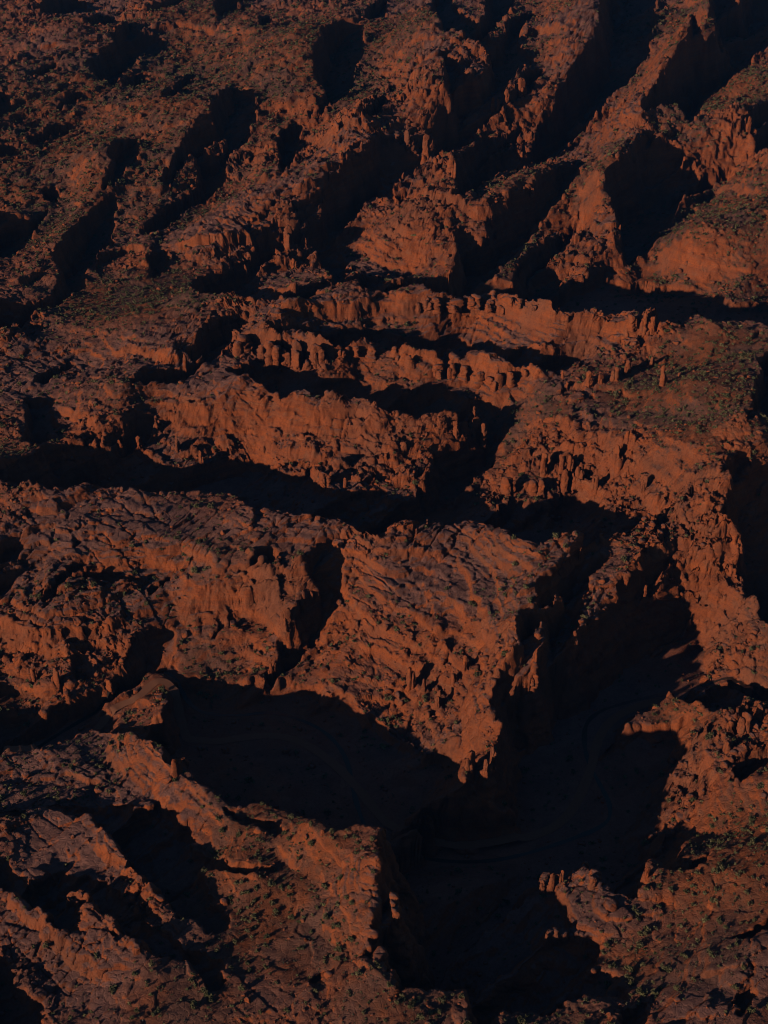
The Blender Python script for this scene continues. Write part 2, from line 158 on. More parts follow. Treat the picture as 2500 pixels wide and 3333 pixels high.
[48,240,-1,0,-2,-1,-1,-1,-2,0,-5,-7,-7,-1,11,7,-1,13,2,-10,-9,-1,4,1,29,44,-58,-8,-9,-28,72,61,-67,-47,-1,20,11,3,-17,7,27,6,-9,-20,5,-12,-16,-5,12,37,-7,-18,1,4,-1,-5,-4,-6,-2,-3,0,1,5,7,2,1,-1,2,1,12,1,3,-14,-9,5,-2,-3,-2,3,-6,0,21,-1,-5,-11,5,1,1,0,1,-1,0,-1,1,-1,-1,0,0,0,0,-1,0,0,0,0,-1,1,0,0,-1,1,0,0,0,0,0,0,1,-1,1,-1,1,-1,1,-1,1,0,0,-1,1,0,0,0,0,0,0,0,0,0,0,-1,1],
[49,239,-1,-2,-1,-1,-1,-1,-3,-3,-7,-8,-3,6,15,-1,14,0,-9,-8,-3,8,-4,63,1,-49,-10,-21,-12,85,35,-41,-54,-11,9,26,3,7,-16,16,13,1,-29,-10,11,-9,-14,4,23,13,-13,3,3,-3,-9,-8,-4,-3,-2,0,2,4,4,2,1,0,0,1,6,8,15,-19,-8,0,-6,-9,9,5,-7,-3,12,9,-5,1,-5,0,0,1,-1,0,-1,0,0,0,-1,0,0,0,0,-1,0,0,0,0,-1,1,0,-1,1,0,0,0,0,0,0,0,1,-1,0,1,-1,1,0,-1,1,0,0,-1,1,0,0,0,0,0,0,0,0,0,0,-1,1,0,0,0],
[49,239,-2,0,-2,-1,-1,-2,-2,-4,-6,-7,-5,-4,26,-1,14,1,-10,-8,-3,15,-19,81,-13,-28,-15,-47,-18,116,13,-20,-60,-14,3,20,14,11,-21,14,17,26,-51,-24,4,11,-7,-4,9,18,-6,7,11,-5,-18,-6,-5,-4,-2,0,1,3,4,2,-1,0,0,3,4,10,9,-8,-5,4,-22,-9,4,12,-2,-2,6,3,2,14,-13,-3,1,-1,0,-1,1,-2,1,-1,0,0,0,0,-1,1,-1,0,-1,1,0,0,-1,1,0,0,0,0,0,0,0,0,1,-1,0,1,-1,1,0,-1,1,0,0,-1,1,0,0,0,0,0,0,0,0,0,-1,1,0,0,0,0,0,0,0],
[50,237,-3,0,-2,-1,-3,-2,-3,-6,-7,-5,-2,12,10,18,17,-51,22,21,-6,-16,18,20,-9,8,-33,-75,97,33,-4,-48,-23,-3,11,27,9,-10,-5,25,52,-61,-40,-10,5,18,0,1,3,9,7,11,-1,-8,-14,-8,-4,-4,0,1,3,2,2,-1,0,-1,3,6,7,5,-3,-4,2,-6,-18,0,5,3,1,2,5,5,6,-5,-3,-2,1,-2,1,-1,-1,0,0,0,0,0,-1,1,-1,0,0,0,0,0,-1,1,0,0,0,0,0,0,0,0,0,1,-1,0,1,-1,1,0,-1,1,0,-1,1,0,0,0,0,0,0,0,0,0,0,-1,1,0,0,0,0,0,0,0,0],
[50,237,-3,-1,-1,-1,-3,-2,-4,-5,-7,-4,-3,6,10,31,21,-43,22,26,-25,-32,-24,52,12,8,6,-32,-59,74,15,-23,-31,-6,5,25,17,-10,-5,25,69,-62,-50,-18,-3,11,17,3,1,-3,19,11,-1,0,-13,-12,-6,-4,-2,0,3,3,2,-2,-2,1,1,6,6,4,-2,-4,-7,19,-22,-7,2,2,2,3,4,5,3,-2,-1,-2,-1,0,-1,-1,0,0,0,0,0,-1,1,-1,1,-1,0,0,-1,1,0,0,0,0,-1,1,0,0,1,-1,0,0,1,-1,1,-1,1,0,-1,1,0,-1,1,0,0,0,0,0,0,0,0,0,-1,1,0,0,0,0,0,0,0,0,0],
[51,233,-4,-1,-1,-3,-3,-3,-5,-7,-4,-1,2,3,46,23,-18,0,-2,-16,-19,-31,16,51,6,7,-4,-31,-31,30,12,-21,-16,1,17,28,-10,6,3,80,-52,-45,-20,-12,2,10,11,1,0,8,19,3,0,-5,-12,-9,-7,-4,0,3,3,3,-2,-2,-1,2,3,7,5,-3,-7,-3,9,3,-16,-2,1,2,3,3,5,1,1,-2,-1,-1,-1,0,-1,0,0,0,0,-1,1,-1,1,-1,0,0,0,0,0,-1,1,0,0,0,0,0,0,0,1,-1,0,1,-1,1,-1,1,-1,1,0,0,-1,1,0,0,0,0,0,0,0,0,0,-1,1,0,0,0,0,0,0,0,0,0],
[52,228,-5,-2,-2,-2,-4,-6,-4,-3,-2,2,7,38,25,-9,-11,-13,-9,-10,-26,-1,46,20,7,-4,-7,-45,-6,31,-6,-19,-6,10,34,-7,6,9,69,-48,-36,-11,-16,-6,3,5,4,1,6,11,13,4,-5,-5,-7,-15,-5,0,2,0,4,9,-7,-4,1,3,5,10,-7,-6,-3,1,12,-6,-10,0,2,2,4,3,1,0,-1,0,-1,-1,-1,0,0,0,0,0,-1,0,1,-1,0,1,-1,-1,1,0,0,0,0,0,0,0,0,0,0,0,1,-1,1,-1,1,-1,1,-1,1,0,0,-1,1,0,0,0,0,0,0,0,0,-1,1,0,0,0,0,0,0,0,0,0,0],
[52,227,-5,-2,-2,-3,-3,-3,-5,-1,1,3,13,23,15,-3,-14,-11,-7,-10,-18,-2,26,37,7,-4,-6,-11,-49,11,22,-9,-15,9,23,5,11,5,58,-39,-36,-7,-1,-12,-7,1,3,1,2,6,8,19,-4,-5,-3,-12,-11,0,0,1,0,6,8,-7,-3,2,3,3,8,-9,-4,-1,-3,12,-2,-11,3,3,3,1,1,0,0,-1,-1,0,-1,0,0,0,0,-1,1,-1,0,0,1,-1,0,0,0,0,-1,1,0,0,0,1,-1,0,0,0,1,-1,0,1,-1,1,0,-1,1,0,-1,1,0,0,0,0,0,0,0,0,-1,1,0,0,0,0,0,0,0,0,0,0,0],
[53,220,-7,-1,-3,-3,-2,-3,1,1,7,11,14,8,-5,-11,-9,-7,-9,-12,0,18,30,18,-4,-7,16,-62,-19,17,13,-3,-5,15,26,-11,35,20,-20,-32,-15,6,3,-18,0,1,-2,-1,0,4,15,11,-3,-5,-1,-19,-1,0,-1,0,2,6,8,-8,0,2,-5,12,3,-6,-8,-2,-1,14,-6,-2,2,1,1,1,0,-1,-1,0,-1,0,0,0,0,-1,1,-1,0,0,1,-1,0,0,0,0,0,0,0,0,0,0,0,0,1,-1,0,0,1,-1,1,-1,1,-1,1,0,0,-1,1,0,0,0,0,0,0,0,0,-1,1,0,0,0,0,0,0,0,0,0,0,1],
[53,219,-6,-3,-1,-2,-1,-2,2,2,7,9,8,3,-8,-7,-4,-9,-8,-8,2,11,18,33,-4,-7,24,-51,-35,1,15,11,-8,6,47,-8,6,22,-9,-25,-18,-5,10,-2,-2,-3,-4,-8,-5,1,8,11,11,-4,-1,-8,-11,1,-2,-1,0,2,7,8,-6,-2,-4,2,12,2,-11,-6,1,0,11,-1,-2,0,1,0,-1,-1,0,-1,0,0,0,0,-1,1,-1,0,1,-1,0,0,0,0,0,1,-1,-1,1,0,0,1,-1,0,0,1,-1,0,1,-1,1,-1,1,-1,1,0,0,-1,1,0,0,0,0,0,0,-1,1,0,0,0,0,0,0,0,0,0,0,0,0,1],
[54,212,-7,-2,-1,-1,0,1,4,4,7,4,-2,-4,-4,-1,-9,-9,-5,0,7,15,29,6,-6,22,-34,-38,-11,3,11,4,5,38,26,-21,3,10,-23,-4,-20,5,12,0,-4,-5,-13,-9,-3,3,8,11,6,2,-4,-6,-5,-5,-1,0,2,4,8,0,-5,-4,0,3,13,-1,-15,1,1,7,1,0,-1,0,-1,0,-1,-1,0,0,0,0,-1,1,-1,0,1,-1,0,0,0,0,1,-1,0,0,0,0,0,0,0,0,1,-1,0,1,-1,0,1,-1,1,0,-1,1,0,-1,1,0,0,0,0,0,0,0,-1,1,0,0,0,0,0,0,0,0,0,0,0,0,1],
[55,206,-7,-2,0,1,1,3,3,4,1,-2,-2,-1,-1,-7,-7,-7,-1,3,11,24,19,-8,23,-27,-29,-14,-7,-5,7,12,28,39,16,-57,25,-21,2,-4,-4,2,4,-3,2,-17,-11,-7,-1,4,10,8,4,8,-5,-9,-7,-2,0,3,3,5,2,-4,-3,-3,1,8,10,-9,-6,3,3,2,0,-1,0,-1,0,-2,0,0,0,0,-1,1,-1,1,-1,0,0,0,0,0,1,-1,0,0,0,0,0,0,0,1,-1,0,1,-1,0,1,-1,1,-1,1,0,-1,1,0,-1,1,0,0,0,0,0,0,-1,1,0,0,0,0,0,0,0,0,0,0,0,0,0,1],
[55,208,-7,1,-1,0,2,2,2,1,1,-1,-1,1,-1,-6,-5,-7,-5,-1,6,19,33,-8,23,-27,-13,-7,-16,-21,-4,10,26,51,37,-65,-8,4,3,-3,4,-7,0,-3,0,6,-22,-9,-7,-2,9,12,4,11,5,-19,-5,-2,0,2,3,4,1,0,-5,-4,-1,4,10,8,-14,4,1,0,1,-1,-1,0,-1,-1,0,0,0,-1,1,-1,1,-1,0,0,0,0,0,1,-1,0,0,0,1,-1,0,0,0,0,1,-1,0,1,-1,1,-1,1,-1,1,-1,1,0,-1,1,0,0,0,0,0,0,-1,1,0,0,0,0,0,0,0,0,0,0,0,0,0,1,-1],
[56,205,-6,1,0,1,1,2,0,1,-1,0,1,0,-4,-4,-6,-8,-6,-1,16,39,-1,23,-28,-1,7,-20,-42,-15,5,23,59,55,-57,-44,28,-4,2,3,-8,2,-5,2,5,-13,-6,-14,-9,5,13,9,7,7,-12,-7,-4,0,1,2,4,2,0,-3,-5,-3,2,5,9,5,-6,0,0,-1,0,-1,-1,-1,0,0,0,-1,1,-1,1,-1,0,0,0,0,1,-1,0,0,0,0,1,-1,0,0,1,-1,0,0,1,-1,1,-1,0,1,-1,1,0,-1,1,0,-1,1,0,0,0,0,0,-1,1,0,0,0,0,0,0,0,0,0,0,0,0,0,0,1,-1],
[57,203,-4,0,1,0,2,0,0,1,-1,2,-1,-1,-3,-4,-8,-14,-10,10,46,9,23,-24,3,1,-4,-47,-28,-6,17,59,72,-42,-55,5,15,2,3,-8,2,-5,2,5,-13,0,-7,-13,-6,9,10,5,6,6,-13,-7,-1,1,2,4,1,1,-1,-5,-4,0,6,6,5,0,-2,-1,-1,-1,-1,-1,0,0,0,-1,1,-1,1,-1,0,0,0,0,1,-1,0,0,0,0,1,-1,0,1,-1,0,0,1,-1,0,1,-1,1,-1,1,-1,1,-1,1,0,0,-1,1,0,0,0,0,0,-1,1,0,0,0,0,0,0,0,0,0,0,0,0,0,0,1,-1],
[57,207,-3,-1,2,0,0,1,0,1,0,1,-1,1,-1,-2,-6,-18,-23,0,49,50,-2,-26,0,-3,-1,-16,-40,-21,9,51,80,-29,-36,-34,25,7,5,-7,0,-4,2,5,-12,-2,-2,1,-16,-1,4,3,6,16,-1,-18,-2,1,3,2,2,1,0,-5,-3,1,3,5,4,0,1,-2,-2,-1,-1,0,0,0,-1,1,-1,0,1,-1,0,0,0,1,-1,0,0,0,0,1,-1,0,1,-1,0,1,-1,0,1,-1,1,-1,1,-1,1,-1,1,-1,1,0,0,-1,1,0,0,0,0,-1,1,0,0,0,0,0,0,0,0,0,0,0,0,0,0,0,1,-1],
[58,208,-3,1,0,1,0,0,1,0,0,1,-1,1,0,-2,-13,-36,-14,40,122,-58,-36,12,-3,-5,4,-26,-38,-1,34,81,-9,-14,-46,-8,24,2,1,0,3,-12,12,-12,-2,-2,1,-1,-6,-8,-1,4,15,8,-6,-15,4,2,1,2,0,1,-4,-1,0,2,3,3,2,0,-2,-2,-1,0,0,0,-1,0,1,-1,0,1,-1,0,0,0,1,-1,0,0,1,-1,0,0,1,-1,1,-1,0,1,-1,0,1,-1,1,-1,1,-1,1,0,-1,1,0,-1,1,0,0,0,0,0,-1,1,0,0,0,0,0,0,0,0,0,0,0,0,0,0,0,1,-1],
[58,212,-2,0,0,1,0,0,1,0,0,-1,1,-1,1,0,-9,-26,-8,35,69,-37,-24,5,10,-12,9,5,-57,-12,18,67,20,-7,-19,-37,-2,5,15,1,9,-12,3,-1,-11,1,3,-3,4,-5,-9,-1,5,7,9,-11,-1,1,1,1,0,0,-2,-1,0,2,3,1,1,1,-2,-2,0,0,0,-1,0,0,1,-1,0,1,-1,0,0,0,1,-1,0,0,1,-1,0,1,-1,1,-1,0,1,-1,1,-1,0,1,0,-1,1,-1,1,-1,1,0,0,-1,1,0,0,0,0,-1,1,0,0,0,0,0,0,0,0,0,0,0,0,0,0,0,1,-1,0],
[59,213,-1,-1,1,1,-1,0,1,-1,0,0,-1,2,-2,-12,-13,3,44,15,-18,-24,-1,14,-3,9,28,-59,-29,7,41,45,1,4,-44,-19,0,7,5,11,2,-8,6,-9,-10,10,-2,3,2,-2,-12,-4,6,7,5,-5,0,1,-1,-1,0,-1,0,0,2,1,1,2,-1,-1,-1,0,0,-1,-1,2,-1,0,1,-1,1,-1,0,0,1,-1,0,0,1,-1,0,1,-1,1,-1,1,-1,1,-1,0,1,-1,1,-1,1,0,-1,1,-1,1,0,0,-1,1,0,0,0,0,-1,1,0,0,0,0,0,0,0,0,0,0,0,0,0,0,0,1,-1,0],
[60,215,-1,0,0,1,-1,0,0,-1,1,-1,0,-3,-10,-12,3,36,37,-16,-44,-6,5,15,10,27,-12,-69,-6,20,50,23,6,-24,-31,-8,-2,4,5,10,6,-11,4,-7,-7,7,4,2,3,-3,-16,-1,9,6,1,-1,-1,-2,-2,-1,1,-1,2,1,1,1,1,-1,-1,0,-1,0,0,0,0,0,1,-1,1,-1,1,-1,0,1,-1,0,0,1,-1,1,-1,1,-1,1,-1,1,-1,1,-1,0,1,0,-1,1,-1,1,0,-1,1,0,0,-1,1,0,0,0,0,-1,1,0,0,0,0,0,0,0,0,0,0,0,0,0,0,0,1,-1,0],
[60,218,-1,1,-1,0,0,0,-1,1,-2,0,-1,-3,-10,-10,5,25,47,-4,-50,-14,-1,9,23,27,18,-79,-28,1,44,50,6,-11,-31,-16,-6,-3,3,7,10,2,-8,2,0,-9,3,9,3,3,-9,-14,7,9,3,-2,-4,-3,-2,0,0,1,2,1,1,1,0,-1,0,-1,-1,1,0,0,1,-1,1,-1,1,-1,1,-1,0,1,-1,0,1,-1,0,1,-1,1,0,-1,1,-1,1,-1,1,-1,1,-1,1,0,-1,1,-1,1,0,0,-1,1,0,0,0,0,-1,1,0,0,0,0,0,0,0,0,0,0,0,0,0,0,0,0,1,-1,0],
[61,220,0,-1,0,0,0,-1,0,-1,-1,-2,-2,-9,-11,4,20,58,-4,-47,-18,-7,5,21,37,16,-48,-44,-26,27,79,7,-8,-18,-23,-13,-6,-1,3,8,9,-1,-3,4,-1,-11,5,10,4,-5,-5,-1,9,0,-5,-5,-5,-1,-1,3,2,2,2,0,0,0,0,-1,-1,1,0,0,0,0,0,1,-1,1,0,0,-1,1,-1,0,0,1,-1,1,-1,1,0,-1,1,-1,1,0,-1,1,-1,1,-1,1,0,-1,1,-1,1,0,0,-1,1,0,0,0,-1,1,0,0,0,0,0,0,0,0,0,0,0,0,0,0,0,0,0,1,-1,0],
[62,222,-1,1,-2,1,-1,0,-2,0,-2,-4,-8,-9,1,20,56,0,-37,-26,-9,2,11,50,16,-42,-16,-54,2,72,32,-7,-6,-26,-14,-12,-6,0,7,2,12,0,1,2,-3,-5,4,3,2,-1,12,0,-6,-8,-8,-5,-2,2,3,4,2,2,0,0,0,-1,-2,0,2,1,-1,0,1,-1,1,0,0,0,-1,1,0,-1,1,-1,0,1,-1,1,-1,1,0,0,-1,1,-1,1,-1,1,-1,1,0,0,-1,1,-1,1,0,-1,1,0,0,0,0,-1,1,0,0,0,0,0,0,0,0,0,0,0,0,0,0,0,0,1,-1,0,0],
[62,224,0,-1,0,-1,0,0,-2,-1,-2,-4,-5,-6,3,17,30,14,-17,-35,-10,-2,7,48,24,-43,21,-70,-26,36,72,-3,-5,-14,-16,-17,-10,-4,0,3,6,17,-2,-1,3,2,-5,0,-5,5,15,19,-17,-16,-11,-7,0,2,5,5,3,1,0,0,0,-3,-3,1,3,2,0,1,-1,1,-1,0,1,-1,0,0,0,-1,1,-1,1,-1,0,1,0,0,-1,1,0,0,-1,1,-1,1,-1,1,0,-1,1,0,-1,1,0,-1,1,0,0,0,0,-1,1,0,0,0,0,0,0,0,0,0,0,0,0,0,0,0,0,1,-1,0,0],
[63,226,-1,0,-1,0,0,-2,-1,-2,-2,-4,-1,5,12,11,5,9,-31,-13,-7,2,41,37,-43,38,-52,-56,5,68,26,-4,-14,-1,-22,-12,-10,-6,-1,5,12,18,-10,4,7,0,-7,-6,-4,20,24,-5,-24,-16,-9,-2,4,7,6,2,2,-1,0,-2,-5,-2,3,4,2,2,0,0,-1,1,-1,0,-1,1,-1,0,0,-1,1,-1,1,-1,1,-1,1,0,0,0,-1,1,0,-1,1,-1,1,0,-1,1,0,-1,1,0,-1,1,0,0,0,0,-1,1,0,0,0,0,0,0,0,0,0,0,0,0,0,0,0,0,1,-1,0,0],
[63,228,-1,0,0,-1,-1,0,-2,0,-3,0,2,4,9,6,-4,-2,-5,-12,-5,-2,4,69,-42,38,-10,-78,-31,38,73,-6,-13,-1,-5,-16,-18,-12,-5,3,9,16,11,-14,16,4,-4,-11,-4,7,31,-1,-12,-26,-12,-3,6,8,5,3,0,0,-1,-5,-3,-1,4,4,3,2,0,0,-1,0,0,0,-1,0,-1,0,0,0,-1,1,-1,1,-1,1,0,0,0,0,-1,1,-1,1,-1,1,0,0,-1,1,0,-1,1,0,-1,1,0,0,0,0,-1,1,0,0,0,0,0,0,0,0,0,0,0,0,0,0,0,0,1,-1,0,0],
[64,229,-1,0,-1,0,-1,-1,0,-1,1,2,5,4,2,-5,-4,0,-6,-2,2,-12,41,-8,37,6,-60,-64,13,69,22,-13,-1,-1,-4,-24,-20,-10,3,7,7,21,-2,-3,15,0,-6,-8,3,11,18,-12,-15,-21,-7,8,9,4,3,0,-1,-2,-3,-3,1,2,3,4,1,1,0,0,0,-1,0,-1,0,0,0,-1,-1,1,-1,1,-1,1,0,-1,1,0,0,0,0,-1,1,-1,1,0,-1,1,0,0,-1,1,0,-1,1,0,0,0,0,-1,1,0,0,0,0,0,0,0,0,0,0,0,0,0,0,0,0,1,-1,0,0],
[65,229,-1,0,-1,0,0,-1,0,1,2,3,2,-1,-4,0,-1,-3,-2,3,-4,0,21,38,6,-38,-69,-7,42,46,-7,-1,-1,0,-11,-33,-14,4,8,-1,9,22,-11,9,8,-5,4,-1,-4,7,6,-16,-14,-10,3,11,5,0,0,-1,-2,-1,-3,-1,3,4,2,2,0,1,0,0,0,-1,0,-1,0,0,-1,0,0,-1,1,-1,1,-1,1,0,0,0,0,0,-1,1,-1,1,0,-1,1,0,0,-1,1,0,-1,1,0,0,0,0,-1,1,0,0,0,0,0,0,0,0,0,0,0,0,0,0,0,0,1,-1,0,0],
[65,231,-1,0,0,-1,1,-1,1,0,2,0,2,-2,-2,0,-1,-1,-2,1,-4,-11,33,38,21,-68,-36,-11,27,20,17,2,-2,1,-7,-24,-28,9,15,-7,-7,12,17,-2,5,2,5,12,-9,-10,-2,0,-14,-3,3,3,6,0,-1,-2,-1,-1,-1,0,1,4,2,1,2,0,0,0,0,-1,0,0,-1,0,0,-1,-1,1,-1,1,-1,1,0,0,0,0,0,0,-1,1,-1,1,0,-1,1,0,0,-1,1,0,-1,1,0,0,0,0,-1,1,0,0,0,0,0,0,0,0,0,0,0,0,0,0,0,0,1,-1,0,0],
[66,232,-1,0,0,0,0,1,0,0,1,-1,0,-1,-1,0,-2,0,-1,-5,-9,23,48,25,-68,-44,20,-10,22,12,15,-2,1,-7,-16,-30,4,21,-5,-12,4,10,2,2,9,8,12,7,-21,-14,-7,0,-3,11,4,-6,2,-1,-2,0,-2,-1,1,2,3,3,1,0,1,0,0,0,0,-1,0,-1,0,0,-1,0,0,-1,1,-1,1,0,0,0,0,0,0,-1,1,-1,1,0,-1,1,0,0,-1,1,0,-1,1,0,0,0,0,-1,1,0,0,0,0,0,0,0,0,0,0,0,0,0,0,0,0,1,-1,0,0],
[66,234,-1,1,-1,0,1,0,0,0,0,-1,0,0,-2,0,-1,0,-2,-4,-9,12,59,26,-66,-47,28,4,-17,20,16,7,-1,-6,-16,-21,3,13,3,-10,-5,2,2,2,4,17,16,5,-6,-25,-14,-9,10,12,5,2,-9,-1,0,-2,-1,-1,1,2,3,3,1,1,0,0,0,0,0,-1,0,0,-1,0,-1,0,0,-1,1,-1,1,0,0,0,0,0,0,-1,1,-1,1,0,0,-1,1,0,-1,1,0,-1,1,0,0,0,0,-1,1,0,0,0,0,0,0,0,0,0,0,0,0,0,0,0,0,1,-1,0,0],
[67,235,0,-1,1,0,0,-1,1,0,-1,-1,0,-1,0,-2,0,-1,-5,-7,8,55,32,-64,-30,-8,43,-39,15,7,22,0,-8,-15,-21,17,9,-3,-9,-7,-3,-2,2,4,14,18,12,-6,-12,-21,-18,1,20,10,3,-3,-8,-2,-1,-1,-1,0,3,3,3,2,0,0,0,1,-1,0,-1,0,0,-1,0,0,-1,-1,1,0,-1,1,0,0,0,0,0,0,-1,1,-1,1,0,0,-1,1,0,-1,1,0,0,-1,1,0,0,0,-1,1,0,0,0,0,0,0,0,0,0,0,0,0,0,0,0,0,1,-1,0,0],
[68,236,0,0,0,0,0,-1,1,-2,1,-2,0,-1,-1,0,-3,-3,-7,9,42,44,-64,-30,40,-13,-41,15,14,11,11,-5,-15,-21,17,26,-9,-15,-9,-7,-4,1,4,10,13,23,-5,-11,-7,-26,-8,9,21,7,-1,-5,-6,-4,0,-1,-1,4,3,4,0,2,-1,1,-1,1,-1,-1,1,-2,1,-1,-1,0,0,0,-1,1,0,0,0,0,0,0,0,-1,1,0,-1,1,0,-1,1,0,0,-1,1,0,-1,1,0,0,0,-1,1,0,0,0,0,0,0,0,0,0,0,0,0,0,0,0,0,1,-1,0,0],
[68,238,0,0,0,0,0,-1,0,0,-1,-1,0,-1,-1,-2,-1,-5,-3,8,32,49,-60,-30,40,33,-87,-11,37,9,4,7,-15,-21,17,27,4,-18,-14,-12,-6,0,5,8,10,12,9,-8,-6,-14,-17,3,10,17,2,-1,-3,-12,0,2,-3,3,5,2,2,1,-1,1,0,0,-1,-1,1,-1,-1,0,0,-1,0,0,-1,1,0,0,0,0,0,0,0,-1,1,0,-1,1,0,0,-1,1,0,-1,1,0,-1,1,0,0,0,0,-1,1,0,0,0,0,0,0,0,0,0,0,0,0,0,0,0,1,-1,0,0],
[69,239,0,0,0,0,0,-1,-1,0,0,-1,-2,0,-2,-1,-4,-2,8,22,46,-49,-30,41,31,-56,-37,22,14,4,2,-4,-20,15,28,4,-2,-21,-17,-9,-1,5,7,10,8,-1,0,0,-13,-5,-5,4,8,10,2,-3,-2,-11,5,-5,3,5,2,2,1,0,0,0,0,-1,0,-1,0,0,-1,-1,1,-1,-1,1,0,0,0,0,0,0,0,0,-1,1,0,-1,1,0,0,-1,1,0,-1,1,0,-1,1,0,0,0,0,-1,1,0,0,0,0,0,0,0,0,0,0,0,0,0,0,1,-1,0,0,0],
[70,240,0,1,-2,1,-1,0,-1,0,-1,-1,0,-2,-2,-1,0,4,14,33,-29,-30,41,32,-58,2,-19,7,5,0,3,-17,16,28,5,0,-10,-27,-12,0,3,8,8,5,-2,-3,0,-5,-4,1,2,2,3,6,1,1,-5,-5,-3,1,6,4,0,0,1,0,0,0,-1,0,0,-1,-1,0,0,-1,0,0,0,0,0,0,0,0,0,0,0,0,-1,1,-1,1,0,0,-1,1,0,-1,1,0,0,-1,1,0,0,0,0,-1,1,0,0,0,0,0,0,0,0,0,0,0,0,0,1,-1,0,0,0],
[70,241,1,-1,0,-1,1,-1,-1,1,-2,0,0,-2,0,1,0,2,0,21,-6,-30,41,31,-56,0,8,-15,-5,1,-8,-4,20,26,6,0,-7,-20,-19,-1,4,5,6,3,1,-1,-8,-6,4,1,9,-1,-2,1,3,5,4,-12,-5,0,9,2,0,1,0,0,0,-1,1,-1,-1,0,0,-1,-1,1,-1,0,0,0,0,0,0,0,0,0,0,0,-1,1,0,-1,1,0,0,-1,1,-1,1,0,0,-1,1,0,0,0,0,0,-1,1,0,0,0,0,0,0,0,0,0,0,0,0,1,-1,0,0,0],
[71,242,1,-1,0,-1,1,-1,-1,1,-2,1,0,-1,2,2,1,-3,-6,10,-20,41,32,-58,2,10,4,-16,-16,-14,-7,31,30,6,0,-7,-13,-21,-4,3,4,5,4,0,-1,-8,-8,-1,9,9,6,-6,-3,-1,6,11,-10,-8,-1,8,2,1,0,0,1,-2,1,-1,0,0,-1,-1,0,0,-1,0,1,-1,0,0,0,0,1,-2,1,0,0,-1,1,0,0,-1,1,0,-1,1,0,-1,1,0,0,-1,1,0,0,0,0,-1,1,0,0,0,0,0,0,0,0,0,0,0,0,1,-1,0,0,0],
[71,243,1,-1,0,0,-1,1,-1,0,0,0,0,0,1,2,0,-2,-8,-13,4,41,32,-53,-8,15,15,-3,-34,-26,-13,20,53,6,0,-6,-15,-13,-6,-1,3,5,3,1,-2,-7,-8,-5,6,16,6,1,-7,-5,2,12,-6,1,-8,6,3,0,1,-1,0,0,0,-1,0,0,-2,1,-1,-1,1,-1,0,1,-1,0,0,1,-1,0,-1,1,0,-1,1,0,0,0,-1,1,-1,1,0,-1,1,0,0,-1,1,0,0,0,0,-1,1,0,0,0,0,0,0,0,0,0,0,0,0,1,-1,0,0,0],
[72,244,1,-1,0,0,0,0,-1,1,-1,1,0,1,-1,0,-1,-7,-20,3,50,30,-51,-7,10,18,12,-25,-42,-25,6,46,31,0,-6,-14,-15,2,-3,-3,6,4,0,-3,-6,-8,-5,3,11,14,1,-1,-6,-3,4,0,9,-10,3,2,1,0,-1,0,0,0,-1,0,-1,0,-1,0,0,-1,1,-1,0,1,-1,1,-1,0,0,-1,1,0,-1,1,0,0,0,-1,1,-1,1,0,-1,1,0,0,-1,1,0,0,0,0,0,-1,1,0,0,0,0,0,0,0,0,0,0,0,1,-1,0,0],
[73,246,0,1,-1,0,0,0,0,0,0,1,-1,-1,0,-2,-7,-17,-6,54,35,-53,-5,9,17,13,2,-49,-39,-10,25,50,13,-8,-13,-15,2,5,-7,3,2,0,-2,-6,-8,-4,2,7,10,10,-2,1,-6,-1,-4,9,4,-2,-2,1,-1,0,0,0,0,-1,0,-1,0,-1,0,-1,1,-1,1,-1,1,-1,1,-1,0,0,0,-1,1,-1,1,0,0,0,-1,1,0,-1,1,0,-1,1,0,-1,1,0,0,0,0,0,-1,1,0,0,0,0,0,0,0,0,0,0,1,-1,0,0],
[73,247,0,1,-1,0,1,-1,1,-1,0,1,-2,0,-1,-3,-6,-14,-2,29,54,-53,-5,12,11,16,2,-15,-56,-27,9,35,40,-4,-13,-15,2,5,5,-8,0,0,-2,-5,-7,-3,1,5,5,9,5,1,0,-2,-9,3,14,-5,-1,-1,0,-1,0,0,-1,0,0,0,-2,1,-2,1,0,-1,1,-1,1,0,-1,0,0,0,0,-1,1,0,-1,1,0,0,0,-1,1,-1,1,0,-1,1,0,0,-1,1,0,0,0,0,-1,1,0,0,0,0,0,0,0,0,0,0,1,-1,0,0],
[74,248,1,-1,1,-1,1,-1,1,-1,0,0,-2,-1,-2,-7,-6,1,19,25,-23,-7,13,17,5,7,-11,-32,-43,-7,22,33,20,-13,-15,2,5,5,3,-11,0,-3,-5,-5,-1,0,2,5,4,4,8,0,2,-4,-4,7,1,-2,-1,0,0,-1,0,0,-1,0,-1,0,-1,0,0,-1,1,0,-1,1,0,-1,1,-2,1,0,-1,1,0,0,0,-1,1,0,-1,1,-1,1,0,0,-1,1,0,-1,1,0,0,0,0,0,-1,1,0,0,0,0,0,0,0,0,0,1,-1,0],
[74,248,1,0,0,-1,1,0,-1,0,0,0,-2,-2,-1,-5,-1,3,10,6,-16,5,13,17,11,-5,-4,-22,-36,-20,11,23,23,0,-15,2,5,5,3,0,-11,-4,-4,-4,-1,1,1,3,2,3,5,8,0,1,-3,3,1,-3,0,-1,0,-1,1,-2,1,-2,1,-1,-1,0,0,-1,1,0,0,-1,1,0,-1,0,-1,1,-1,1,0,0,0,0,-1,1,-1,1,0,-1,1,0,-1,1,0,-1,1,0,0,0,0,0,-1,1,0,0,0,0,0,0,0,0,0,1,-1],
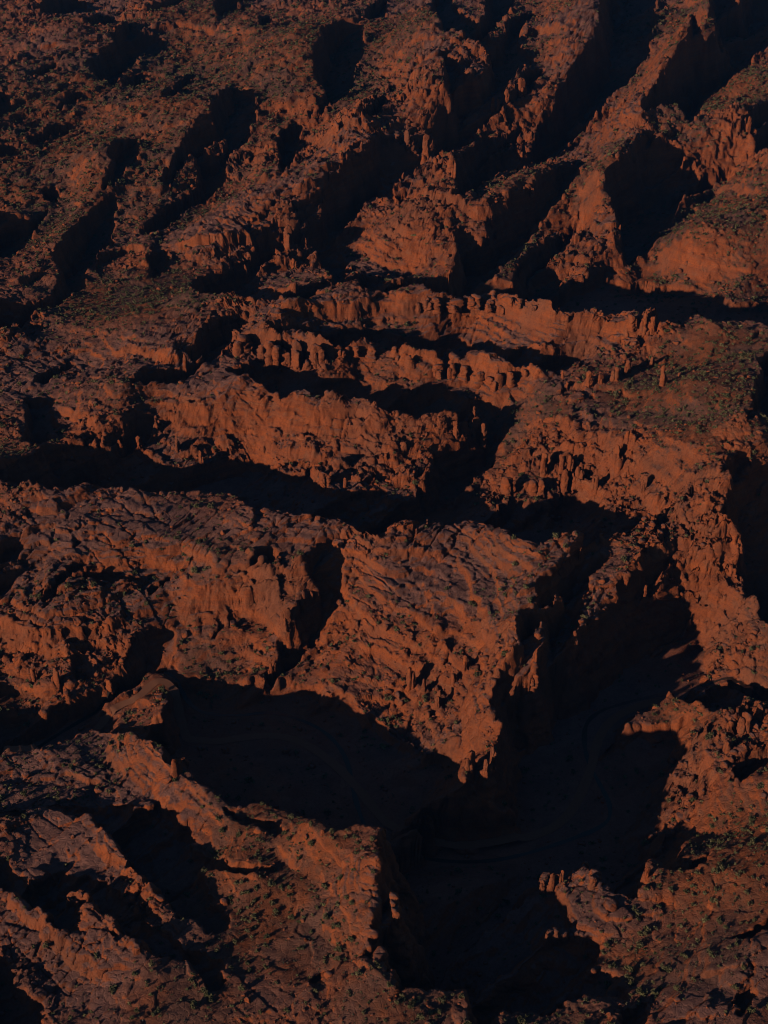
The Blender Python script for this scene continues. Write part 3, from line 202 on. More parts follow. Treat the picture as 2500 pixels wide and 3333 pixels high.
[75,249,1,0,0,0,-1,1,-1,0,-1,-1,-1,-2,-2,0,3,4,-2,-13,6,19,18,10,-3,-9,-18,-23,-27,9,14,11,9,-7,1,5,4,4,4,-7,-13,-4,-2,-1,1,1,1,3,1,0,11,4,2,3,-1,-2,-3,0,-1,1,-2,1,-1,-1,0,-1,0,0,-1,-1,1,0,0,0,0,-1,1,-1,0,-1,1,-1,1,0,0,0,0,-1,1,0,-1,1,-1,1,0,-1,1,0,-1,1,0,0,0,0,0,0,-1,1,0,0,0,0,0,0,0,0,1],
[76,250,1,0,0,-1,1,-1,0,-1,-1,0,-2,-1,0,1,1,-4,-8,-5,30,18,10,5,-22,-16,-20,-15,6,11,1,-6,8,5,5,4,4,4,-4,-7,-15,1,-1,1,0,1,2,1,1,3,9,6,7,-2,-5,-4,0,0,-1,1,-2,0,0,-1,-1,0,-1,1,-2,1,0,0,0,0,-1,1,-1,0,-1,1,0,-1,1,0,0,0,0,-1,1,-1,1,-1,1,0,-1,1,0,0,-1,1,0,0,0,0,0,0,-1,1,0,0,0,0,0,0,0],
[76,250,1,0,0,-1,1,-1,0,-1,-1,0,-1,-1,0,-1,0,-3,-8,-2,16,29,11,5,-15,-30,-13,-12,16,2,4,-19,-7,26,5,4,5,2,-3,-4,-10,-7,1,-1,0,0,2,1,3,2,1,12,15,-4,-9,-4,1,-1,-1,1,-1,-1,-1,0,0,-1,-1,0,0,0,0,0,0,0,0,-1,0,0,-1,1,0,0,0,-1,1,0,0,-1,1,-1,1,0,-1,1,0,-1,1,0,-1,1,0,0,0,0,0,0,-1,1,0,0,0,0,0,0],
[77,251,1,0,-1,1,-1,0,-1,-1,0,0,-2,0,-1,-1,-4,-5,-2,9,28,18,5,-15,-20,-33,-2,21,7,-5,-17,-12,11,22,5,3,3,-3,-4,-2,-13,2,-3,-3,1,3,2,1,3,0,8,19,4,-16,-3,-1,0,0,0,-1,-1,0,-1,0,-1,-1,0,0,0,0,0,0,0,0,-1,0,0,0,-1,1,0,0,0,0,-1,1,-1,1,-1,1,0,-1,1,0,-1,1,0,-1,1,0,0,0,0,0,0,0,-1,1,0,0,0,0,0],
[78,252,0,1,-1,0,0,0,-2,1,-2,0,-2,0,-2,-3,-4,0,7,16,23,11,-15,-17,-32,-12,26,17,-12,-16,-12,4,13,18,3,4,-4,-5,5,-14,0,-7,-4,2,4,3,1,0,3,7,15,5,-9,-5,-2,-1,1,-1,-1,0,-1,-1,0,-1,-1,0,0,0,0,1,-1,-1,1,-1,0,0,0,-1,1,0,0,0,0,-1,1,0,-1,1,-1,1,-1,1,0,-1,1,0,0,-1,1,0,0,0,0,0,0,-1,1,1,-2,1,0],
[78,251,1,0,-1,0,0,-1,0,0,-2,0,-1,-2,-1,-2,-3,2,4,10,16,19,-11,-16,-30,-16,24,20,-1,-27,-7,-1,7,14,13,4,-4,-5,5,-4,-8,-9,-7,5,4,3,0,2,3,8,9,4,-3,-4,-2,-1,0,-2,0,-1,-1,0,-2,1,-2,0,1,-1,0,0,0,0,-1,0,0,0,0,0,-1,1,0,0,0,0,-1,1,-1,1,-1,1,0,-1,1,-1,1,0,0,-1,1,0,0,0,0,0,0,-1,1,1,-1,-1],
[79,252,0,1,-1,0,-1,0,0,-1,-1,-1,-1,-2,0,-1,1,4,7,9,6,10,-18,-29,-9,10,28,-3,-14,-17,-2,5,7,15,10,-4,-5,5,2,-14,-4,-13,6,4,2,0,2,5,7,7,4,-1,-2,-2,-1,-2,-1,0,-2,0,-1,-2,1,-2,1,-1,0,0,0,0,0,-1,1,-1,-1,1,0,-1,1,0,0,0,0,-1,1,-1,1,-1,1,0,-1,1,-1,1,0,0,-1,1,0,0,0,0,0,0,-1,1,1,-1],
[79,252,0,1,-1,0,0,-1,-1,1,-2,0,-1,-1,-1,1,2,4,5,4,-1,1,1,-29,-9,20,8,7,-10,-14,-6,2,5,8,16,-1,-4,3,3,-13,-4,-8,2,3,0,0,2,5,9,5,3,2,-2,-2,-1,-2,-1,-1,-1,-1,-1,-1,0,-2,1,-1,0,0,0,0,0,-1,1,-1,-1,1,0,0,0,-1,1,0,0,-1,1,-1,1,-1,1,0,-1,1,0,-1,1,0,-1,1,0,0,0,0,0,0,0,-1,2],
[80,252,1,-1,0,0,-1,0,0,-1,-1,0,0,0,1,1,5,2,2,-4,-5,1,-18,-9,21,9,2,-7,-7,-7,-2,3,7,3,13,-4,4,1,-10,-5,-3,-1,0,0,-2,2,7,8,7,2,1,-1,-1,-1,-2,-1,-1,-2,0,-2,-1,0,-2,1,-1,0,0,0,0,0,0,-1,0,0,-1,1,0,0,0,0,-1,1,0,-1,1,-1,1,-1,1,-1,1,0,-1,1,0,0,-1,1,0,0,0,0,0,0,-1],
[81,253,0,0,0,0,-1,0,0,-1,0,1,-1,2,1,2,2,-1,-4,0,-8,-16,-3,20,14,-6,-3,-7,4,-10,1,5,2,3,8,4,1,-10,-1,0,-8,1,0,-4,1,10,7,6,3,0,0,0,-2,-1,-2,0,-2,-2,0,-2,-1,0,0,-1,0,0,0,0,0,0,-1,0,0,0,-1,1,0,0,0,0,-1,1,-1,1,-1,1,-1,1,-1,1,0,-1,1,0,0,-1,1,0,0,0,0,0,0,0],
[81,253,1,-1,0,0,0,-1,0,1,-1,0,1,1,0,1,1,-3,0,0,-11,-24,8,20,14,3,-21,2,4,1,-7,1,2,0,4,12,1,-10,-1,9,-15,-1,1,-6,1,11,9,4,2,1,0,-1,-1,0,-2,-2,0,-2,-2,0,-2,0,0,-1,0,0,0,0,0,0,-1,0,0,0,0,-1,1,0,0,0,-1,1,-1,1,-1,1,-1,1,0,-1,1,-1,1,0,0,-1,1,0,0,0,0,0,0],
[82,254,1,-1,0,0,0,0,0,0,0,1,0,0,1,-1,-2,0,-1,-12,-20,-4,31,14,3,-13,-14,12,4,-1,-9,3,0,0,9,8,-10,-1,9,-5,-10,0,-5,-2,14,8,4,2,1,-1,1,-2,0,-2,-1,-1,-2,-1,-2,0,-1,0,-1,0,0,0,0,0,0,-1,0,0,0,0,0,-1,1,0,0,-1,1,-1,1,-1,1,-1,1,0,-1,1,-1,1,0,0,-1,1,0,0,0,0,0],
[83,256,0,1,-1,0,1,-1,1,0,0,0,0,1,-2,-1,-1,-4,-10,-18,-7,27,22,1,-12,-7,-2,11,2,-3,-7,1,0,1,13,-7,-1,9,-5,-2,-8,-3,-3,13,9,3,2,0,1,-1,-1,0,-1,-2,-1,-2,-1,-1,-1,-1,0,-1,0,0,0,0,0,0,-1,0,0,0,0,0,0,-1,1,0,0,-1,1,-1,0,1,-1,1,0,-1,1,-1,1,0,0,-1,1,0,0,0,0],
[83,257,0,1,-1,1,0,0,0,0,1,-1,0,0,-1,-1,-3,-5,-8,-16,-7,15,32,2,-12,-3,-7,9,6,2,-9,-3,0,2,1,3,0,9,-5,2,-10,-2,-5,14,7,3,1,2,-1,0,0,-1,-1,-2,-1,-2,0,-2,-1,-1,0,-1,0,0,0,0,0,0,-1,0,0,0,0,0,0,0,-1,1,0,-1,1,-1,1,-1,1,-1,1,-1,1,-1,1,0,0,0,-1,1,0,0],
[84,258,1,0,0,0,0,1,-1,1,-1,0,0,-2,-2,-3,-3,-8,-15,-5,10,21,15,-12,-3,1,-7,14,2,2,-14,1,0,1,-5,8,10,-4,0,-8,6,-14,15,6,3,2,1,-1,0,0,-1,-1,-2,-1,-1,-2,-1,0,-2,0,-1,0,0,0,0,0,0,-1,1,-1,0,-1,1,0,0,0,-1,1,-1,1,-1,1,-1,1,-1,1,-1,1,0,-1,1,0,0,-1,1,0],
[84,259,1,0,1,-1,0,1,0,-1,1,-1,-2,0,-3,-2,-4,-8,-12,-3,6,12,16,-4,-3,1,4,-8,13,2,-3,-9,-2,0,-5,3,18,-6,1,-7,8,-12,12,5,2,2,1,-1,0,0,-1,-1,-2,-1,-1,-2,0,-2,0,-1,-1,0,0,0,0,0,0,-1,1,-1,0,0,-1,1,0,0,-1,1,-1,1,-1,1,-1,1,-1,1,-1,1,0,-1,1,0,0,-1,1,0],
[85,261,2,-1,1,-1,1,0,-1,0,0,-2,-1,-2,-3,-4,-7,-8,-4,5,6,8,4,1,1,4,-1,-1,9,0,-5,-8,-2,-3,-1,13,2,1,-6,8,-6,6,5,2,1,0,1,0,-2,0,-1,-2,-1,-1,-1,-2,0,-2,0,0,-1,0,0,0,0,0,-1,1,-1,0,0,0,-1,1,0,-1,1,-1,1,-1,1,-1,1,-1,1,-1,1,0,-1,1,0,0,-1,1],
[86,264,1,1,-1,1,0,-1,0,0,-2,-2,-2,-2,-5,-6,-5,-3,2,4,3,-2,13,1,4,3,-5,5,4,1,-9,-7,-2,0,0,10,5,-8,12,-4,3,3,3,0,2,-1,-1,0,-1,-2,0,-2,-2,0,-1,-2,0,-1,0,-1,0,0,0,0,0,-1,1,-1,0,0,0,-1,1,0,-1,1,-1,1,-1,1,-1,1,-1,1,-1,1,0,-1,1,0,0,-1],
[86,265,1,1,-1,1,0,-1,0,-1,-1,-2,-3,-2,-4,-5,-4,-3,1,2,1,-1,5,10,5,3,2,-8,9,2,1,-14,-4,-1,-1,2,10,-4,14,1,-2,1,3,2,-1,1,-2,0,-2,0,-2,-1,-1,-2,0,-2,0,0,-2,1,-1,0,0,0,0,-1,1,-1,0,0,0,0,-1,1,0,-1,0,1,-1,1,-1,1,-1,1,-1,1,0,-1,1,0,0],
[87,267,1,1,0,-1,0,0,-2,0,-3,-1,-4,-3,-4,-4,-2,-1,1,0,0,-2,16,6,4,2,1,-9,11,1,-2,-14,-3,-1,1,-2,9,14,10,-8,-1,3,0,1,-1,-1,-1,0,-2,-1,-1,-1,-1,-2,0,-1,-1,0,0,-1,0,0,0,0,-1,1,-1,0,0,0,0,-1,1,0,-1,1,-1,0,1,-1,1,-1,1,-1,1,0,-1,1,0],
[87,267,2,-1,1,-1,0,-1,-1,-1,-1,-3,-3,-3,-4,-3,-2,-1,-1,0,0,0,3,18,4,2,1,-2,-2,6,0,-4,-12,-3,-1,-2,2,22,18,-11,-1,-1,0,0,-1,0,-1,0,-2,-1,-2,0,-1,-2,0,-1,0,-1,-1,1,-1,0,0,0,-1,1,-1,0,0,0,0,-1,1,0,-1,1,-1,0,1,-1,1,-1,1,-1,1,0,-1,1],
[88,269,1,1,-1,-1,0,-1,-1,-2,-2,-2,-4,-4,-3,-2,-1,-1,0,0,0,2,9,14,1,2,4,-11,6,3,0,-9,-8,-4,-2,1,15,36,-16,-5,0,-1,-1,1,-2,0,-1,-1,-1,-1,-2,0,-1,-1,-1,-1,0,0,0,-1,0,0,0,-1,1,-1,0,0,0,0,0,-1,1,-1,1,-1,0,1,-1,1,-1,1,-1,1,0,-1],
[89,270,1,0,-1,0,-1,-2,-1,-2,-2,-4,-4,-3,-1,-2,-1,0,-1,2,1,4,12,8,3,2,0,-14,13,0,-1,-13,-5,-5,0,12,45,-18,-6,-1,0,-2,1,-2,0,-1,-1,-2,0,-2,0,-1,-1,-1,0,-1,0,-1,1,-1,0,0,-1,1,-1,0,0,0,0,0,-1,1,-1,1,-1,0,1,-1,1,-1,1,-1,1,0,-1],
[89,269,1,0,-1,0,-2,0,-2,-2,-3,-3,-3,-4,-1,-2,-1,0,-1,2,1,4,3,15,4,3,0,-4,-7,10,-1,-2,-13,-6,1,15,25,-4,-6,-1,0,0,-2,0,-1,-2,0,-2,0,-1,-2,0,-1,0,-2,1,-1,-1,1,-1,0,0,-1,1,-1,0,0,0,0,0,-1,1,-1,0,1,-1,1,-1,1,-1,1,-1,1,0],
[90,269,1,-1,-1,0,-2,-1,-2,-2,-4,-4,-2,-3,-1,0,-1,0,0,3,2,3,5,15,4,-2,1,-7,-2,7,-2,-1,-14,0,13,16,3,-5,0,-1,-1,0,-1,-1,-2,0,-1,-2,0,-2,0,0,-2,0,-1,0,0,0,-1,0,0,-1,1,-1,0,0,0,0,0,-1,1,-1,0,1,-1,1,-1,1,-1,1,-1,1],
[91,269,-1,1,-2,-1,-1,-2,-3,-3,-3,-4,-1,-1,-2,1,-1,1,2,1,4,3,7,14,-2,1,-2,-8,4,2,2,-7,-10,14,12,4,-1,-2,0,-1,-1,-2,0,-1,-2,0,-2,0,-1,-1,-1,-1,1,-2,0,0,-1,1,-1,-1,1,0,-1,0,0,0,0,-1,1,0,-1,0,1,-1,1,-1,1,-1,1,-1],
[91,267,0,-1,-1,-1,-2,-2,-2,-3,-3,-3,-1,-2,-1,0,-1,2,1,1,4,2,2,14,4,1,-2,0,-11,8,3,3,-19,12,13,4,0,-2,-1,-1,-1,-1,-2,0,-2,0,-2,0,-1,-1,-1,0,-1,0,-1,0,-1,1,-1,-1,1,-1,1,-1,0,0,0,-1,1,-1,1,-1,1,-1,1,-1,1,-1,1],
[92,265,-2,0,-2,-1,-2,-3,-2,-2,-4,-1,-1,-1,-1,1,0,1,2,2,2,2,4,15,1,-2,0,0,-14,14,6,-14,4,13,4,0,-1,-2,-1,-1,-1,-2,0,-2,0,-2,0,-1,-1,0,-1,-1,0,-1,0,-1,0,0,0,0,-1,1,-1,0,0,0,-1,1,-1,1,-1,1,-1,1,-1,1,-1],
[92,262,-2,0,-3,0,-3,-1,-4,-1,-2,-3,0,-2,0,1,-1,2,0,3,2,1,4,6,10,-1,0,0,-5,-4,17,-10,1,10,4,0,-1,-2,0,-2,-2,0,-1,-2,0,-1,-2,0,0,-2,0,0,-2,1,-1,-1,0,0,0,0,-1,1,-1,0,0,-1,1,0,-1,1,-1,1,-1,1,-1,1,-1],
[93,258,-4,0,-2,-2,-2,-2,-2,-2,-2,-1,-1,0,0,0,1,1,2,1,2,3,2,8,7,-2,1,1,-9,9,4,-4,9,4,-1,-1,-1,-2,-1,-1,-1,-1,-2,0,-1,-1,-1,-1,0,-1,-1,0,0,-2,1,-1,0,0,0,-1,0,1,-1,0,-1,1,0,-1,1,-1,1,-1,1,-1,1],
[94,251,-5,-2,-1,-2,-2,-2,-1,-2,-1,-1,-1,1,0,0,1,2,1,2,2,2,1,11,3,-1,2,0,-6,13,-3,6,3,-1,-1,-1,-1,-2,-1,-1,-1,-2,0,-1,-1,-1,0,-1,-1,-1,0,-1,0,0,-1,0,0,-1,1,-1,1,-1,-1,1,0,0,-1,1,-1,1,-1,1,-1],
[94,248,-5,-2,-2,-1,-2,-1,-2,-2,0,-1,-1,0,0,1,1,1,1,1,2,2,2,-1,15,0,0,1,6,-3,3,5,2,-1,-1,0,-3,0,-2,-1,-1,-1,-2,0,-1,0,-2,0,-1,0,-1,-1,0,0,-1,0,0,-1,1,-1,0,0,0,0,0,0,-1,1,-1,1,-1,0],
[95,239,-7,-1,-2,-2,-1,-2,-1,-1,0,-1,-1,1,1,0,0,2,2,0,2,2,0,3,12,0,2,7,1,-1,4,0,1,-2,-1,-1,-1,-2,-1,-1,-1,-1,-1,-1,-1,0,-1,-1,0,-1,-1,0,-1,1,-1,0,-1,1,-1,0,0,0,0,0,-1,1,0,-1,0,1],
[96,229,-8,-2,-2,-1,-1,-1,-2,0,0,-1,1,-1,2,0,1,1,1,1,1,1,0,9,8,0,8,8,-5,1,1,0,-1,-2,0,-3,0,-2,-1,-2,0,-1,0,-2,0,-1,-1,0,-1,-1,0,-1,1,-1,-1,1,0,-1,0,0,0,0,0,-1,1,-1,1,-1],
[96,227,-9,-1,-1,-2,0,-2,-1,0,-1,0,0,0,0,1,1,1,0,2,0,1,1,0,14,3,9,12,-6,-2,1,-1,-1,-1,-2,-1,-2,-1,-1,-1,-1,-1,-1,0,-1,-1,-1,-1,0,0,-1,-1,0,1,-2,1,0,-1,0,0,0,0,0,-1,1,-1,1,-1],
[97,216,-9,-2,-2,0,-1,-2,1,-2,1,-1,1,-1,1,1,0,1,1,0,2,0,1,2,15,9,16,-5,-4,-1,-2,0,-3,-1,-1,-2,-1,-1,-1,-1,-1,-1,0,-1,-1,-1,-1,0,0,-1,-1,0,0,0,0,0,-1,0,0,0,0,0,-1,1,-1,1],
[97,215,-10,0,-2,-1,-1,-1,0,-1,0,0,0,0,0,0,1,0,1,1,0,2,0,1,8,18,20,-7,-1,-4,-3,-2,-2,-1,-1,-2,-1,-1,-1,-1,-1,-1,0,-2,1,-2,-1,0,0,-1,-1,0,1,-2,1,0,-1,0,0,0,0,-1,1,0,-1],
[98,205,-11,0,-2,0,-1,-1,0,0,-1,0,0,0,0,1,-1,1,1,0,1,1,3,2,17,32,-8,-4,-6,-3,-2,-2,-1,-1,-2,-1,-1,-1,-1,-1,-1,0,-1,-1,-1,-1,0,0,-1,-1,1,-1,-1,1,0,-1,0,0,0,0,-1,1,0],
[99,194,-11,-1,0,-2,0,-1,0,0,-1,1,-1,0,0,0,0,1,0,1,1,3,3,9,40,0,-12,-5,-3,-3,-1,-2,-2,-1,-1,-1,-1,-1,-1,0,-2,0,-1,-1,0,-1,-1,0,0,-1,0,0,-1,1,-1,0,0,0,0,-1,1],
[99,195,-11,0,-1,-1,-1,0,-1,1,-2,1,-1,0,0,0,0,0,0,2,0,3,3,10,28,22,-21,-6,-2,-4,-1,-2,-1,-2,-1,-1,-1,-1,-1,-1,0,-2,0,-1,0,-1,-1,0,0,-1,0,0,-1,1,-1,0,0,0,0,-1],
[100,186,-11,-1,0,-1,-1,0,0,-1,0,-1,0,0,0,0,0,1,0,2,3,5,11,20,14,-9,-5,-3,-3,-2,-2,-2,0,-2,-1,-1,-1,-1,-1,-1,0,-1,-1,-1,0,0,-1,-1,0,0,0,-1,1,-1,0,0,0,0,0],
[100,187,-10,-1,-1,0,-1,-1,0,0,-1,0,0,-1,0,1,-1,1,2,1,4,6,11,12,9,-2,-2,-4,-2,-2,-2,-1,-2,-1,-1,-1,-1,-1,-1,-1,0,-1,-1,-1,0,-1,0,-1,1,-2,1,0,-1,0,0,0,0,0],
[101,180,-11,0,-1,-1,1,-2,0,0,0,-1,0,0,0,0,2,1,2,4,7,7,10,5,1,0,-3,-1,-2,-3,0,-2,-1,-1,-2,0,-1,-1,-1,0,-2,0,0,-1,-1,0,-1,0,0,-1,1,-1,0,1,-2,1],
[102,173,-11,0,-1,-1,1,-1,-1,0,0,0,0,0,1,1,1,4,3,5,7,6,5,2,0,-1,-2,-1,-1,-2,-1,-2,0,-1,-2,0,-1,-1,-1,0,-2,1,-2,0,0,-1,0,0,0,-1,1,-1,0,0],
[102,176,-10,0,-2,1,-1,-1,1,-1,0,-1,1,1,0,1,2,3,4,4,5,5,3,3,0,0,0,-2,-2,0,-2,0,-2,-1,-1,0,-1,-2,1,-2,0,-1,-1,0,0,-1,0,0,-1,1,-1,0,0],
[103,171,-10,-1,0,0,0,-1,0,-1,1,1,-1,2,1,1,4,2,4,4,4,3,2,1,1,-2,0,-1,-1,-1,-2,0,-1,-1,-1,0,-2,0,-1,0,-1,-1,0,0,-1,0,-1,1,-1,0,1],
[104,167,-10,0,-1,0,0,0,0,0,0,1,1,1,2,3,2,3,3,4,2,2,1,0,0,-1,0,-1,0,-2,-1,0,-2,0,-1,0,-2,0,-1,0,-1,0,0,-1,-1,1,0,-1,0,0],
[104,172,-9,0,-1,0,0,0,0,0,1,0,1,1,2,2,3,2,2,4,1,2,1,1,-1,1,-1,-1,-1,0,-1,-1,-1,-1,0,-1,-1,0,-1,0,-1,-1,1,-1,-1,1,-1,1,-1],
[105,170,-8,-1,0,-1,1,0,0,1,0,1,2,0,3,2,2,2,2,2,2,0,1,1,-1,-1,1,-2,0,-1,0,-1,-1,-1,0,-1,-1,0,-1,0,0,-1,0,-1,1,-1,0],
[105,177,-7,-2,1,0,-1,1,0,1,0,1,1,2,1,2,2,2,1,2,1,1,1,0,0,0,-1,0,-1,0,-2,1,-2,0,0,-2,0,0,-1,0,-1,0,0,-1,1,-1],
[106,177,-7,-1,1,-1,1,0,1,0,1,1,1,1,2,2,1,2,1,1,1,1,0,0,-1,1,-1,-1,0,-1,0,-1,0,-2,1,-1,-1,0,-1,0,0,0,0,-1],
[107,179,-7,0,0,1,0,0,1,1,0,2,1,1,1,2,2,0,1,1,1,-1,1,0,0,-1,-1,1,-2,1,-2,0,0,-1,-1,0,0,-1,0,0,-1,1],
[107,188,-7,1,0,1,-1,1,1,0,1,1,1,2,0,2,0,2,1,0,0,1,0,0,0,-1,0,0,-1,-1,0,0,-1,-1,1,-2,1,-1,0,0,-1],
[108,191,-6,1,0,0,1,0,1,0,2,0,2,0,1,2,0,1,0,1,0,0,0,0,-1,1,-1,-1,0,0,-1,-1,0,0,0,-1,0,0,-1,1],
[109,195,-4,-1,1,0,1,0,1,1,1,0,1,1,1,1,0,1,0,0,0,1,-1,0,-1,1,-1,-1,0,0,-1,0,-1,0,0,0,0,-1],
[109,205,-4,0,1,0,0,0,2,0,0,2,0,1,1,0,0,2,-1,1,-1,1,-1,0,0,0,-1,0,-1,1,-2,1,-1,0,0,-1,1],
[110,212,-4,1,1,-1,2,-1,1,1,1,0,1,0,1,0,0,1,0,0,0,-1,1,-1,0,0,-1,0,0,-1,0,0,0,-1,0]]
